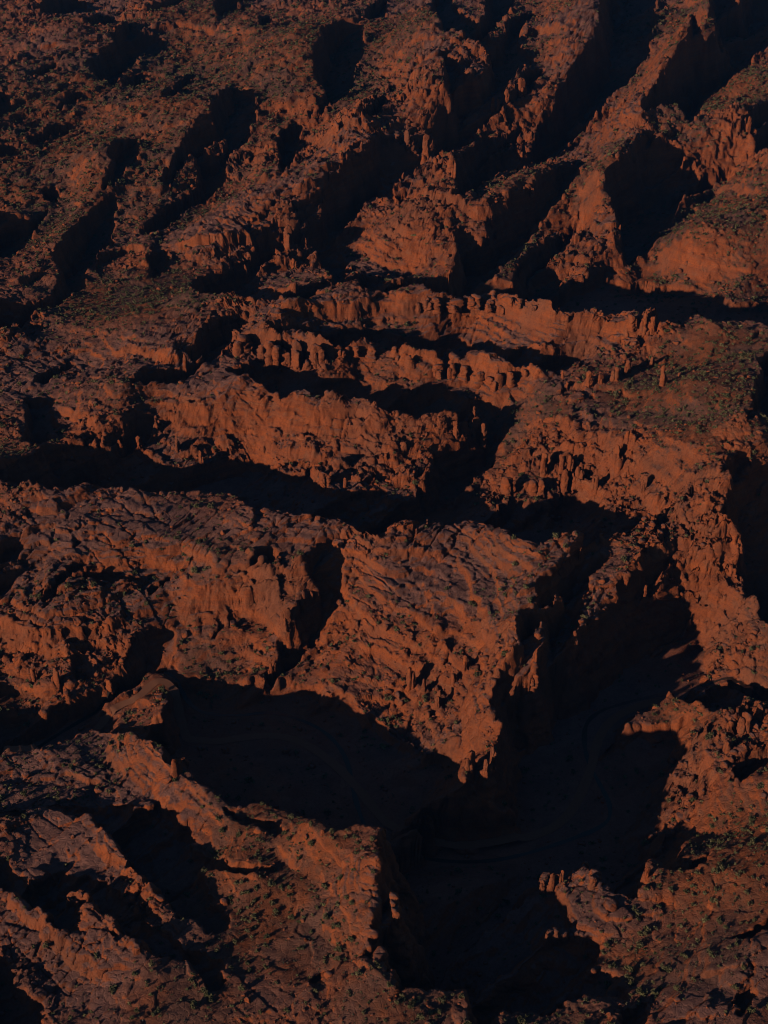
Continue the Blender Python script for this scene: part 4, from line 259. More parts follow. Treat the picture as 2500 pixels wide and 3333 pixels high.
# outlines of the shadows, carved into the land as canyons: sign (1 canyon, -1 lit rib inside one), then x, y, dx, dy, ... in half metres
SHADOW_TRENCH_ROWS = [
[1,-631,1058,12,31,13,31,15,22,23,-12,-1,-80,-8,-42,-13,-8,-14,-7,-14,-10,-17,5],
[1,-533,864,7,52,9,44,14,20,31,-36,3,-46,-14,-15,-13,-18,-14,-12],
[1,-474,805,11,42,10,56,17,-35,12,4,13,8,12,8,10,-19,-2,-47,-15,-23,-15,-23,-4,-29,-12,-54,9,-117,-24,24,-15,28,-14,24,-4,40,6,24,6,22,12,22,1,24],
[1,-418,548,-6,94,12,63,14,12,-3,-88,-10,-55],
[1,-502,482,7,22,7,29,13,3,-6,-27,-6,-25,-15,-15],
[1,-627,540,19,-12,17,-7,16,-42,2,-46,-7,-18,-6,-18,-7,-15,-3,17,-4,21,-6,27,-8,39],
[1,-580,321,9,4,10,6,10,6,12,-11,-2,-36,-8,-16,-7,-14,-9,-10,-7,32],
[1,-527,370,9,14,10,12,7,20,9,13,11,11,10,-2,-9,-29,-16,-9,-11,-33,-16,-20],
[1,-383,299,9,15,9,15,18,-35,-3,-46,-5,-26,-6,-19,-8,-19,-9,-21,-8,-7,3,16,4,17,3,17,-5,18,0,31],
[1,-474,175,10,9,10,9,8,-23,-2,-28,-16,4],
[1,-533,100,12,-2,12,-4,14,-14,10,3,10,5,8,11,9,11,7,10,-3,-19,-3,-18,-3,-14,-3,-17,-2,-22,2,-36,-2,-29,-3,-23,-10,0,-9,-2,-9,0,-10,42,-6,26,-3,17,-3,14],
[1,-336,435,0,67,-1,73,6,51,6,52,9,38,-2,-71,2,-91,-5,-43,-5,-42],
[1,-247,462,10,76,13,-5,13,-3,14,-46,0,-41,4,-23,-9,-16,-2,-29,-4,-32,-15,-27,-7,-23,6,-28,-10,-30,-8,-17,-8,-17,-10,-12,-10,-12,-8,-18,-7,-21,-7,-21,-7,-23,-10,-16,-10,-15,1,42,7,18,7,18,9,15,9,12,9,15,8,16,8,16,2,24,-6,27,-9,2,-11,-25,-8,-15,-2,-16,-1,-19,-11,-3,2,28,4,14,3,15,5,27,6,23,5,20,5,23,17,24,10,4,-8,16,4,34],
[1,-105,759,16,41,17,48,16,3,16,9,4,-64,3,-50,-4,-37,-5,-32,-7,-51,-1,-29,-1,-47,-14,-49,-10,-20,-10,-18,-17,-22,10,24,3,23,-12,43,-5,34,-5,23,-6,16,6,44,8,58],
[1,-150,400,14,12,13,10,-6,-29,-1,-54,1,-82,-10,-89,-11,64,-1,76,-9,38,5,35],
[1,-36,892,11,80,15,45,15,41,0,-69,0,-56,-15,-27,-14,-22],
[1,-33,344,12,32,12,52,13,83,0,-114,-12,-29,-12,-27,-10,-15],
[1,-57,198,-12,-26,-6,-21,-5,-13,-4,-14,-1,-13,-2,-10,-15,-20,0,-7,1,-12,9,-4,7,-15,6,-22,8,-33,9,-109,-7,-22,-8,-20,-7,-19,-10,-6,-9,-5,-9,-5,-10,-5,-9,-5,-9,-4,-9,-5,-11,10,-13,25,-11,2,-10,1,-12,13,-18,59,-9,25,12,25,11,9,10,10,11,10,11,10,7,13,6,12,0,9,0,11,10,26,9,-9,18,5,15,9,1,11,1,9,5,9,4,10,5,10,4,12,6,14,6,13,6,16,5,19,13,17,12,14,13,16,13,36,11,23,12,21,0,-20,0,-23,0,-18,0,-14,0,-10,0,-10,0,-11,0,-25,-10,7,-16,-12,-8,-16,-8,-15,-15,-20,-6,-11,-7,-11,4,-11,13,-23,0,-37,4,-124,-8,-16,-8,-17,-7,-22,-7,-21,-6,-28,-6,-32,-11,12,-10,3,-11,-1,-10,-2,-10,0,-10,-2,4,13,-9,164,4,25,4,18,5,14,4,13,5,14,5,9,6,10,5,10,5,8,6,9,5,10,5,10,5,12,6,12,5,13,5,12,6,12,5,13],
[1,-374,155,9,3,3,-18,-4,-30,6,-41,9,-36,-7,-16,-6,-14,-3,-50,-2,-46,6,-17,-7,-12,-8,-11,-5,-20,-4,-21,-8,-5,-8,-6,-7,-6,8,25,4,18,3,20,-1,36,-16,28,-1,26,1,21,3,30,3,32,5,41,6,21,6,19,8,14],
[1,-301,-20,14,30,11,-20,3,-44,-6,-23,-13,-6,-4,30],
[1,-429,976,12,33,13,38,6,52,6,59,20,16,-7,-72,-8,-61,-12,-28,-11,-28],
[1,-312,997,-1,76,13,37,13,37,13,36,12,-38,-11,-62,-9,-64,-17,-46],
[1,-222,908,11,65,12,-51,-11,-79],
[1,-571,588,8,26,7,31,10,16,11,12,-8,-24,-5,-28,-12,-17],
[1,109,1534,-6,-155,-8,-222,-1,-30,-2,-31,-4,-96,-4,-100,8,-170,3,-46,19,6,11,-15,11,-14,11,-10,18,-15,5,-44,-11,-56,-23,-40,-17,36,-1,62,-22,6,-1,-84,-2,-72,1,-20,3,-7,3,-12,-14,-6,-9,-15,-8,-17,-18,-13,7,-6,16,10,1,-28,-4,-25,14,14,6,-9,12,29,11,19,11,20,8,29,8,19,15,19,12,15,11,15,12,16,12,17,16,21,16,28,13,41,14,50,-12,-2,-22,-37,-16,-62,-11,-33,-10,-19,-8,-7,5,25,14,45,14,36,15,47,16,54,-14,22,-4,54,15,89,21,119,18,84,-3,14,-23,-59,-22,-60,-19,-125,-14,-66,-13,-54,-17,10,9,57,26,78,23,173,18,92,7,79,3,39,3,31,20,232,14,167,8,95,-20,-23,-21,-28,-21,-36,-20,-31,-18,4,-18,3,-18,-17,-21,-55,-18,-28],
[1,-3,308,16,-7,7,0,14,5,16,-6,7,-9,-4,-18,-13,-16,-14,-12,-8,-14,-8,-13,3,-11,20,13,-8,-77,-14,32,-14,2,0,17,0,11,0,9,0,9,0,12,0,15,0,17,0,22],
[1,93,113,9,46,0,45,1,37,0,29,9,44,11,29,12,29,10,31,11,26,13,-18,15,16,14,21,14,24,0,-11,-12,-21,-16,-21,-16,-33,-13,-27,14,20,14,22,15,12,10,-11,11,1,15,15,16,18,-12,-21,-13,-22,-16,-26,-17,-35,-23,-32,-16,-38,-16,-39,-12,-54,-19,-52],
[1,482,1571,17,-5,24,44,40,139,37,113,33,79,23,19,24,28,24,21,-53,-268,-38,-189,-52,-272,-12,-47,-11,-47,-49,-226,2,-26,-12,-40,-12,-38,-6,-33,-5,-29,-12,-28,-11,-22,-20,-39,-7,-26,-15,-24,-14,-22,-14,-18,-7,-16,-7,-17,-21,-26,-17,-24,4,-4,-22,-32,-13,-19,-13,-21,-13,-27,-21,-95,-9,46,3,34,3,21,3,20,3,14,2,11,8,14,8,13,16,22,5,24,10,21,9,24,10,20,9,21,10,24,12,25,12,27,21,48,1,48,7,42,6,36,27,191,6,37,6,38,33,220],
[1,550,922,8,-27,-25,-151,8,-8,14,15,6,20,15,102,-4,17,3,17,28,132,7,38,7,33,124,588,55,263,30,54,29,43,27,36,22,11,25,22,27,31,26,29,26,24,27,27,-5,-30,-40,-169,-194,-760,-4,-24,-5,-26,-6,-33,-35,-141,-3,-18,-2,-17,-30,-120,-17,-24,-17,-23,-17,-22,-16,-21,-11,-21,-15,-32,-26,-59,-19,-26,-15,-22,-15,-24,-16,-23,-18,-35,-30,-103,-12,-43,-11,20,-7,44,-17,-21,-15,-17,-26,-31,-2,11,14,47,13,41,10,22,10,23,12,22,19,58,16,31,15,25,11,23,28,137],
[1,377,336,17,39,4,-16,13,4,13,4,15,0,15,-1,-14,-25,20,9,12,-12,18,13,18,10,17,6,-14,-19,-21,-25,-21,-26,-20,-27,-20,-25,-12,-25,-12,-25,-9,-23,-8,-22,-13,-30,-11,-25,-8,-30,-6,0,-6,3,-12,-18,-10,-7,-3,7,-4,8,-4,13,2,24,0,19,-3,12,-4,10,6,26,-9,17,3,19,13,28,13,26,17,28,13,22],
[1,173,145,16,16,16,19,15,27,16,30,18,50,16,13,15,13,-3,-51,-10,-20,-10,-19,-8,-21,-13,-18,-13,-16,-4,-12,-10,-14,-11,-14,-24,-119,-9,-21,-9,-11,-8,-12,-16,-19,-2,-37,-11,-5,-10,-4,-10,-1,-10,-3,-9,10,1,7,1,9,6,106,2,28,6,14,10,-2,9,-5,9,-6,10,15,2,10,1,10,17,21,10,12],
[1,175,-12,17,26,14,21,14,20,15,25,23,82,14,8,4,13,1,-20,-17,-64,-14,-35,-9,-32,-10,-6,-9,-8,-7,-15,13,5,8,-38,-16,-32,-14,-18,-11,-5,-12,-6,-10,5,-10,11,9,37,3,14],
[1,559,448,17,24,18,24,19,26,19,27,-4,-21,-3,-16,-2,-16,-17,-19,-18,-21,-16,-19,-17,-19,-3,10],
[1,557,404,16,19,15,18,16,19,16,18,-2,-15,-4,-22,-20,-26,-21,-26,-17,-17,1,17],
[1,-3,-61,10,-99,10,7,10,9,10,8,11,9,11,9,10,8,11,7,11,6,11,9,10,8,11,9,11,8,10,4,9,-6,10,-4,10,6,11,5,11,4,10,3,11,2,10,0,17,30,14,2,12,13,12,14,12,7,12,4,9,-7,11,5,11,5,10,0,9,-17,13,4,12,-1,11,-8,10,-6,12,-3,9,-5,5,-25,4,-22,9,-7,11,3,13,7,12,6,13,8,13,8,12,3,-15,-58,-49,-173,-11,-43,-10,3,-10,2,-9,7,-11,-2,-11,-3,-10,-2,-12,-4,-7,19,-1,44,-24,-40,-11,-7,-10,-6,-11,3,13,87,-23,-64,-15,8,-8,2,-9,0,-9,-5,-8,6,-11,-3,-11,-4,-9,-2,-10,0,-10,3,-9,10,-10,13,-11,11,-8,17,-9,9,-8,8,-8,14,-9,-1,-10,-4,-9,-5,-9,2,-9,-5,-10,-5,-17,-5,-15,22,-14,-5,-10,-1,-10,-2,-10,-4],
[1,-238,-88,7,18,10,12,10,9,10,11,10,10,10,10,6,-4,7,-10,8,-33,15,-46,12,-20,10,-2,13,-31,10,25,11,-2,11,6,11,8,6,-11,8,22,8,14,15,86,11,1,11,-9,11,-4,0,-164,-10,-2,-10,-4,-10,-2,-18,82,-9,-25,-9,-4,-8,-13,-10,-35,-10,-10,-11,-9,-8,-1,-9,-3,-9,-3,-10,2,-11,-2,-9,0,-10,1,-12,16,-9,2,-10,3,-9,-2,-9,-3,-19,103],
[1,-398,-81,10,-5,10,-3,10,-2,6,-23,-7,-13,-8,-14,-9,-26,-9,-25,-6,-7,-10,-15,-1,-11,13,-2,8,-14,-4,-20,-2,-14,-8,6,-10,21,-8,-5,-9,-5,-8,-6,-8,-6,-4,18,-3,16,-10,37,11,2,9,4,11,3,13,-1,11,6,10,8,6,15,5,16,-2,17,-3,22],
[1,-375,-350,5,12,5,11,12,17,12,5,-5,-14,-5,-16,-6,-14,-6,-14,-10,-9],
[1,-284,-393,11,-12,7,6,7,11,8,24,10,-1,10,4,8,4,8,3,13,13,9,10,5,0,-7,-7,-6,-10,-6,-18,-7,-13,-6,-14,-9,-5,-10,-3,-8,-6,-9,-4,-9,-2],
[1,-198,-329,-10,-18,-3,7,-6,8,5,13,6,10,5,16,4,23,13,18,10,5,10,4,10,4,7,-14,-10,-13,-12,-11,1,-16,-11,-20,-7,-10,-7,-10],
[1,-172,-361,11,10,10,14,10,6,11,8,10,1,16,-7,13,-17,10,-9,9,-5,10,1,9,5,10,3,9,1,9,1,9,-1,10,-5,9,-4,0,-65,0,-42,-9,4,-9,7,-8,3,-9,2,-9,-2,-8,-1,-8,2,-9,10,-8,1,-7,0,-8,-1,-8,-3,-8,3,-9,8,-8,3,-7,8,-9,8,-11,22,-14,13],
[1,-144,-287,13,-1,10,3,10,6,8,5,9,5,16,5,11,4,12,3,9,8,9,8,11,-2,9,4,10,3,10,2,0,-68,-9,-2,-9,-1,-9,-3,-8,-4,-8,-6,-13,-9,-10,1,-9,5,-10,21,-17,23,-8,-11,-8,-10,-14,8],
[1,-3,-236,14,-15,11,3,12,4,11,5,11,4,11,1,11,4,11,3,9,-4,8,-21,11,-5,10,-8,9,-14,9,-15,12,15,14,-9,9,-13,11,0,11,8,12,8,2,-7,-12,-56,-12,-7,-12,-6,-8,2,-9,0,-8,-2,-16,-1,-8,18,-15,-1,-7,18,-5,37,-10,-23,-11,-24,-9,26,-6,-31,-9,3,-8,9,-9,2,-8,3,-9,2,-9,7,-9,3,-10,3,0,28],
[1,-376,-402,14,9,11,-7,1,-18,8,-16,6,-12,-1,-30,0,-29,-7,-12,-15,8,-5,26,-3,23,-3,24,-7,14],
[1,-377,-582,6,8,7,7,6,6,7,8,7,8,5,15,3,20,9,0,9,2,7,3,7,3,7,4,9,-4,8,6,9,4,4,19,6,14,8,8,8,8,7,2,-4,-14,-1,-13,-10,-6,6,-5,7,-8,8,-6,7,-7,14,3,8,2,8,1,8,4,8,4,8,6,14,6,9,1,10,3,10,-1,12,-6,-4,-24,10,-3,10,-4,8,-1,9,-1,9,-1,10,-36,15,-18,8,1,8,3,8,4,9,2,9,1,9,0,0,-37,0,-34,0,-27,0,-29,0,-20,-7,3,-7,4,-7,7,-7,7,-7,5,-8,4,-9,4,-8,3,-9,2,-8,0,-9,3,-8,5,-9,5,-7,1,-7,-1,-7,0,-7,9,-7,17,-8,17,-7,1,-7,2,-8,0,-7,-1,-8,-1,-7,-1,-7,-2,-8,-1,-7,-2,-7,-1,-8,0,-7,2,-8,0,-7,-1,-7,1,-8,0,-7,2,-9,6,-7,-5,-6,-4,-6,-4,-8,-5,-7,-4,-9,3,-11,8,-10,4,-7,2,-8,1,-7,0,-8,0],
[1,-2,-572,9,1,10,1,10,1,8,10,8,8,2,12,1,10,0,13,1,19,9,3,9,7,8,10,2,-4,15,13,7,9,6,10,5,16,9,52,7,1,8,-5,6,-9,1,-18,-10,-13,1,-5,1,-5,-2,-7,-5,-24,-12,-12,-13,-18,-7,-9,-8,-16,8,-21,4,-20,5,-17,10,-6,16,21,9,3,9,-3,7,0,8,3,8,5,8,2,8,2,8,5,7,-5,6,-9,6,-11,0,-42,9,-3,9,-2,9,-5,10,2,9,-3,4,-19,-7,-2,-10,-12,-10,-10,-10,-9,-10,-14,-10,-8,-9,-6,-3,5,-10,-6,-9,-7,-7,-5,-7,-3,-7,1,-8,-4,-7,-5,-8,-1,-9,0,-8,3,-8,26,-6,11,-6,7,-6,7,-6,11,-14,-9,-8,-1,-8,0,-8,0,-7,-3,-7,-2,-7,-2,-8,4,-7,1,-8,-4,0,32,0,35],
[1,-3,-356,10,-5,9,-6,9,-20,10,15,10,6,11,1,12,2,12,-17,14,-6,16,8,8,-2,8,-1,8,-2,4,-18,-5,-14,-4,-10,-11,-11,-10,-10,-9,-12,-9,-12,4,7,3,8,4,7,-5,3,-5,10,-6,-16,-7,-10,-9,7,-12,-7,-9,-2,-9,-5,-9,-1,-9,-1,-8,3,-8,-1,-7,1,0,30,0,24],
[1,387,-416,12,17,13,18,11,12,-8,-31,-7,-28,-4,-20,-4,-17,-4,-17,-5,-20,-5,-22,-6,-23,-11,-9,-12,-9,-7,6,9,32,-8,-29,-8,-23,-5,-3,5,15,7,22,6,20,6,19,12,34,5,23],
[1,309,-630,10,9,9,11,10,1,-1,-14,12,8,11,6,11,8,0,-6,-1,-6,-1,-7,-1,-6,-1,-7,0,-5,-1,-6,0,-5,-1,-6,-1,-6,0,-7,-1,-6,-1,-6,-1,-7,-2,-9,-3,-15,-4,-15,-3,-12,-3,-13,-5,-20,-12,0,-7,8,1,11,0,12,-9,-6,1,10,0,8,0,6,0,9,1,6,1,8,-3,7,-7,-2,-7,1,0,5,1,6,3,8,4,9,3,8,1,9,-6,-1],
[1,173,-712,-7,-18,-7,-6,-6,-10,-6,-10,-3,-8,-10,-12,-5,-11,1,-9,-8,-10,-10,-9,-4,-13,0,-9,1,-9,-4,-12,-3,-8,-2,-3,-9,-1,-4,-19,-4,-13,0,-6,0,-10,6,-4,-2,-12,-2,-10,-2,-9,-1,-6,-5,-10,-5,-1,-3,26,-4,-21,-7,-11,5,50,-5,14,-5,8,-8,2,-8,0,-9,7,-9,14,-8,4,-7,5,-8,4,0,-12,0,-14,0,-12,0,-12,0,-13,0,-13,1,-15,0,-18,0,-32,0,-27,0,-8,0,-9,0,-10,0,-12,0,-13,5,1,5,1,5,2,6,1,5,1,5,2,5,1,6,2,5,2,6,2,5,2,5,3,6,3,6,2,5,3,6,3,6,3,5,3,6,3,6,3,6,3,6,3,6,3,6,4,6,3,6,3,7,3,6,2,6,2,6,2,6,2,6,0,5,1,6,0,6,1,4,-8,4,22,2,14,1,10,1,7,5,12,4,6,3,5,5,10,3,4,5,11,2,12,7,18,6,13,-4,8,-11,-1,-8,-3,-7,0,-7,3,-8,-1,-10,-2,9,10,8,4,8,6,5,6,8,9,9,9,5,-27,10,-5,5,-5,2,-12,4,-9,0,-30,7,12,18,39,1,-22,4,-8,7,-1,7,1,21,64,-5,8,-7,5,-7,3,-7,5,-7,1,-8,0,-7,0,-5,4,-5,6,5,16,5,15,4,11,-1,16,-3,7,-7,2,-12,-4,9,9,7,4,-8,1,-10,-4,-4,2,-10,-2,-7,-3,3,6,9,13,12,11,-3,6,-10,-11,-12,-5,-9,-3,-11,-20,-7,-8,-4,-7,-5,-1,-3,-13,-9,-6,0,-7,-10,-12,-4,-7,-8,-3,-8,-16,-4,-10,-11,-11,2,6,6,9,6,14,5,15,4,14,2,8,2,10,10,15,5,9,7,13,-4,4,-4,3,3,6,-8,2],
[1,259,-968,7,9,8,7,12,7,9,3,5,-5,-6,-5,-9,-13,-8,-8,-7,-7,-7,-6,-8,4],
[1,299,-708,8,7,1,-5,-7,-9,-4,2],
[1,-291,-751,4,7,3,10,4,9,3,11,6,5,6,6,4,-1,-6,-16,-3,-12,-5,-9,-8,-11,-7,-6],
[1,-352,-702,7,5,7,6,7,5,6,5,6,3,-2,-7,-1,-9,-6,-10,-7,-6,-6,-6,-7,-6,-1,8],
[1,-346,-733,7,4,6,4,7,4,5,-6,-2,-10,-2,-10,-5,-5,-6,-4,-6,-4,-1,7,-1,10],
[1,-277,-726,6,7,7,6,9,2,8,2,7,-1,8,-3,7,-1,9,-2,10,-2,-1,-9,-7,0,-6,-1,-7,0,-7,-1,-7,-1,-7,-1,-7,1,-7,2,-7,-1],
[1,-213,-740,6,4,6,8,5,9,7,7,8,4,11,-3,-6,1,-7,-1,-5,-7,-5,-9,-5,-7,-8,-4],
[1,-125,-722,7,0,7,6,6,6,7,5,5,-5,-2,-16,-6,-3,-6,-3,-4,2,10,7,-12,-2],
[1,-216,-792,7,13,8,13,6,4,6,4,5,-1,5,-2,0,-6,1,-5,0,-6,-5,-7,-8,-12,-9,-6,-9,-6,-9,-8,-4,-5,-4,-8,-5,-6,-5,-7,9,-3,11,-11,-2,-30,-7,-1,-7,0,-6,-3,-6,-3,-5,-4,-6,-4,-7,-3,-8,-2,-7,-4,-7,0,-6,-3,-6,-4,-5,-5,-6,-4,-2,10,-3,10,-1,6,-9,31,-4,16,7,2,7,1,7,1,7,0,6,1,8,-2,10,-15,5,20,11,1,9,8,5,3,5,4,4,5,5,4,1,6,4,7,5,5],
[1,-334,-819,7,1,8,1,11,-2,8,-5,-10,-7,-7,-3,-6,-3,-6,-3],
[1,-189,-796,6,-6,7,-10,7,6,11,7,7,0,7,0,7,-2,7,-2,12,-6,10,4,7,-11,9,6,11,5,10,-4,7,-4,7,-1,9,-20,11,7,10,-9,5,-8,5,-9,8,-1,6,-8,7,-8,0,-14,0,-13,0,-14,0,-14,0,-14,0,-16,0,-19,-1,-40,0,-19,0,-9,0,-11,0,-13,-6,2,-6,2,-5,1,-6,0,-5,0,-5,-1,-5,-1,-6,3,-6,10,-7,11,-12,21,-10,8,-6,2,-6,2,-7,-2,-8,-3,-6,2,-8,8,-7,4,-7,3,-7,15,-9,11,-4,14,-7,-7,-5,4,-5,16,-7,3,-8,6,-13,20,-8,1,-12,16,-8,3,-8,4,1,21,7,-2,7,-2,13,-8,13,-7,4,-1,9,3,1,17,0,17,1,16,1,18,-8,12],
[1,-67,-715,7,12,7,9,8,7,2,-8,4,-9,4,-6,0,-8,0,-4,-1,-4,4,-4,-4,-5,-1,-4,-1,-3,-5,-7,-5,-7,-3,-5,-3,-8,-12,-10,-9,-11,-6,-7,-5,-5,-6,-7,-7,-4,-3,10,2,3,4,0,6,9,-3,16,6,1,6,2,4,5,4,4,0,6,4,6,5,5,6,6,-6,0,-6,3,0,15],
[1,-150,-770,2,5,2,8,2,7,3,6,6,2,0,-4,-3,-12,-8,-9],
[1,-262,-798,10,9,4,-5,3,-4,3,-9,-5,-7,-4,-7,-7,-3,-4,12],
[1,-293,-989,7,0,7,-1,7,-2,8,-1,8,8,6,1,5,0,6,1,6,-1,6,1,6,1,5,1,7,-2,6,-2,11,-4,11,-15,8,5,7,11,8,-2,0,-7,6,-2,6,-4,-3,-12,10,-2,0,-7,3,-13,7,-13,8,-3,7,-3,8,-9,6,-4,6,-2,6,-1,5,-1,6,-1,5,-1,2,-5,-6,0,-5,-1,-6,-1,-5,1,-6,2,-5,3,-7,1,-7,4,-6,2,-4,-8,2,-8,6,-10,4,-11,9,-6,6,-6,-2,-8,-5,-3,-6,-4,-5,8,-6,0,-5,-1,-3,6,-4,6,-8,4,-4,5,-2,5,-7,8,-8,11,-7,8,-3,10,-4,9,-7,7,-8,9,-8,13,-11,15,-5,-3,-7,7,-7,6,-6,1,-6,0,-6,2,-6,-2,-6,-3,-6,-3,-7,0,-6,-1,-8,2],
[1,-279,-1045,8,-3,8,-4,7,-7,6,-8,11,-16,4,5,5,5,3,4,4,4,6,4,0,-10,7,-1,7,7,4,-9,6,0,5,1,5,-11,6,-8,7,-9,5,-8,5,-8,6,-2,-1,-10,6,-2,6,-2,7,-9,5,-3,5,-3,6,-1,6,0,5,-5,5,-5,7,-6,-3,-5,4,-12,-6,-4,-4,5,-5,5,-4,4,-5,5,-4,5,-6,0,-6,0,-6,2,-5,0,-3,11,-6,3,-5,3,-8,9,-7,5,-7,6,-6,9,-7,9,-7,7,-6,-7,5,-5,6,-5,5,-14,-4,-8,-6,-1,-5,-2,-3,8,-4,6,-5,7,-8,4,-8,7,-5,8,-7,6,-9,8,-6,4,-7,3,-3,12,-3,11],
[1,-258,-1128,5,-6,6,-5,4,-5,5,-5,5,-4,2,-6,2,-6,3,-6,7,-8,5,-3,4,-3,3,-8,3,-9,3,-9,-5,0,-4,0,-5,-1,-4,0,-5,0,-4,-1,-5,-1,-4,0,-2,6,-1,6,-2,7,-1,6,-1,6,-2,5,-1,7,-2,6,-1,7,-2,7,-2,7,-2,8],
[1,-116,-1011,11,-5,6,-2,7,-3,7,-3,7,-2,10,-22,-7,2,-7,9,-7,7,-11,6,-7,4,-7,4],
[1,-44,-1174,8,2,-1,-9,-6,-7],
[1,-7,-1149,4,-7,-5,-11,-6,-5,4,-3,7,7,6,2,0,7,0,7,0,6,0,5,0,5,0,4,0,5,0,4,0,5,0,6,0,7,0,8,-6,-13,-3,-11,0,-5,0,-7,0,-4,0,-6],
[1,-2,-1063,9,-7,-1,-8,-5,-12,-2,-13,1,-7,1,-6,3,-3,1,-5,1,-5,1,-5,0,-4,-3,0,-5,3,0,-5,0,-5,0,-5,0,-7,0,-7,0,-8,0,-9,7,-5,2,-11,2,-6,2,4,9,5,7,-2,5,1,5,1,5,0,5,1,3,-6,1,-6,0,-6,1,-6,0,-5,6,2,7,2,2,7,1,8,5,2,5,2,5,2,5,0,4,0,5,0,9,5,6,2,5,1,5,1,7,2,7,2,6,-1,6,-1,5,7,-4,9,-2,14,-4,3,-5,2,-8,-1,6,11,6,13,-4,3,-9,1,-9,0,-8,-2,-9,-2,-1,6,9,3,6,-1,4,7,0,8,0,7,-2,9,-1,6,-4,2,-8,3,-2,2,5,8,8,3,9,-4,6,6,7,7,3,-18,3,-12,3,-7,4,-7,6,0,7,0,5,7,6,16,3,8,7,5,5,-6,3,-8,6,0,6,0,8,4,7,2,5,19,-7,-3,-7,-4,-5,1,-5,0,5,14,5,12,8,20,-5,9,-7,-3,-7,-5,-6,6,9,11,10,2,-4,1,0,17,-1,9,3,6,4,9,4,6,4,11,4,6,-5,1,-7,-3,-7,-3,-7,-2,-6,-2,-6,-2,-7,-2,-6,-2,-7,-1,-6,-2,-6,0,-6,1,-6,0,-6,0,-6,-1,-6,0,-6,-1,-6,-2,-6,-1,-6,-3,-6,-2,-7,-3,-6,-2,-6,-1,-6,0,-5,9,-4,21,-6,5,-6,0,-6,2,-6,2,-6,1,-6,-1,-6,-1,-6,-1,-7,-1,-6,-1,-6,-1,0,-14,0,-14,0,-19,0,-31,0,-29,0,-8,0,-10],
[1,226,-1149,6,3,5,4,6,4,6,4,5,4,-4,-18,-6,-1,-6,-3,-6,-2,-3,-10,-5,6,-5,13],
[1,208,-1202,7,8,5,7,2,7,2,5,3,0,-2,-5,-2,-5,-2,-7,1,-7,-4,-5,-4,-7,-7,-5,1,7],
[1,142,-1195,5,2,5,2,5,2,2,-7,-2,-9,-1,-9,-1,-9,-5,0,-6,0,-5,1,1,8,1,9],
[-1,-162,-11,7,14,7,15,13,16,13,13,10,3,11,2,6,-12,-17,-17,0,-24,0,-37,-5,-82,-9,-10,-11,21,-15,66,-10,-1],
[-1,-101,-129,5,121,18,7,13,-109,-8,-19,-9,-5,-9,-4],
[-1,125,1044,7,87,5,31,5,29,13,206,9,111,11,144,19,3,18,-6,20,13,-9,-142,-19,-283,-2,-29,-2,-31,-4,-49,-4,-70,-5,-67,-8,-122,-18,-89,-9,50,-6,110,-10,63],
[-1,882,2094,33,18,-41,-176,-117,-499,-62,-263,-7,-27,-8,-34,-18,-72,-9,6,13,63,6,33,5,31,160,711],
[-1,116,-810,9,6,9,9,8,7,7,6,-2,-7,-8,-6,-7,-6,-12,-8],
[-1,120,-833,11,17,2,-6,-4,-13,-3,-9,-2,-7,-2,-9,2,-3,-4,-4,-2,3,2,9,0,5,1,10],
[-1,260,-818,9,14,6,3,8,-15,-13,-12,-13,-10],
[-1,-231,-836,5,7,4,8,7,8,7,4,6,3,7,5,6,5,6,-6,7,-10,0,-22,0,-27,-2,-21,-9,-3,-12,18,-8,3,-10,-7,-1,22,3,7,-12,6],
[-1,-261,304,17,26,14,16,2,-12,-9,-26,-17,-14],
[-1,-285,240,11,26,10,-3,5,-29,-11,-4,-11,-3],
[-1,-196,-1117,-4,9,-3,9,7,-6,7,-9,6,-9,7,-5,7,-3,-6,-4,-9,6,-8,3],
[-1,58,-984,0,14,5,38,0,16,0,6,5,-10,6,-14,5,-15,6,-3,-3,-7,-5,-11,-5,0,-3,25,-3,-24]]
ROAD_XY = [(-166.6, 437.1), (-149.2, 441.1), (-133.9, 447.0), (-122.0, 464.7), (-111.2, 480.9), (-102.3, 483.4), (-97.1, 493.0), (-92.1, 493.8), (-87.0, 485.4), (-82.1, 469.1), (-79.5, 464.4), (-76.4, 465.2), (-68.6, 463.0), (-58.9, 466.2), (-44.0, 468.1), (-31.2, 462.4), (-18.3, 448.5), (-7.2, 430.8), (2.3, 414.0), (14.9, 406.7), (28.5, 402.0), (45.9, 405.9), (62.6, 412.4), (71.8, 422.3), (78.1, 436.0), (83.4, 450.3), (87.0, 465.2), (94.3, 477.8), (104.2, 484.8), (118.0, 490.8)]
CREEK_XY = [(-170.1, 450.2), (-145.1, 453.8), (-131.5, 470.2), (-121.0, 481.4), (-109.8, 492.8), (-100.4, 499.6), (-94.5, 503.7), (-87.3, 497.2), (-79.5, 483.9), (-71.6, 480.4), (-58.8, 479.8), (-48.7, 482.4), (-37.0, 478.8), (-25.2, 471.0), (-17.4, 459.6), (-13.4, 446.7), (-11.3, 429.1), (-5.8, 409.2), (5.7, 400.4), (19.3, 397.0), (33.9, 396.0), (48.8, 398.8), (67.8, 406.7), (85.1, 415.7), (87.5, 425.7), (85.3, 436.0), (81.9, 448.5), (81.0, 461.4), (83.1, 474.9), (89.8, 482.8), (100.7, 487.8), (111.7, 491.9), (125.3, 495.6), (137.4, 497.6), (145.5, 498.7), (152.6, 494.9), (161.2, 486.8), (172.2, 478.8)]
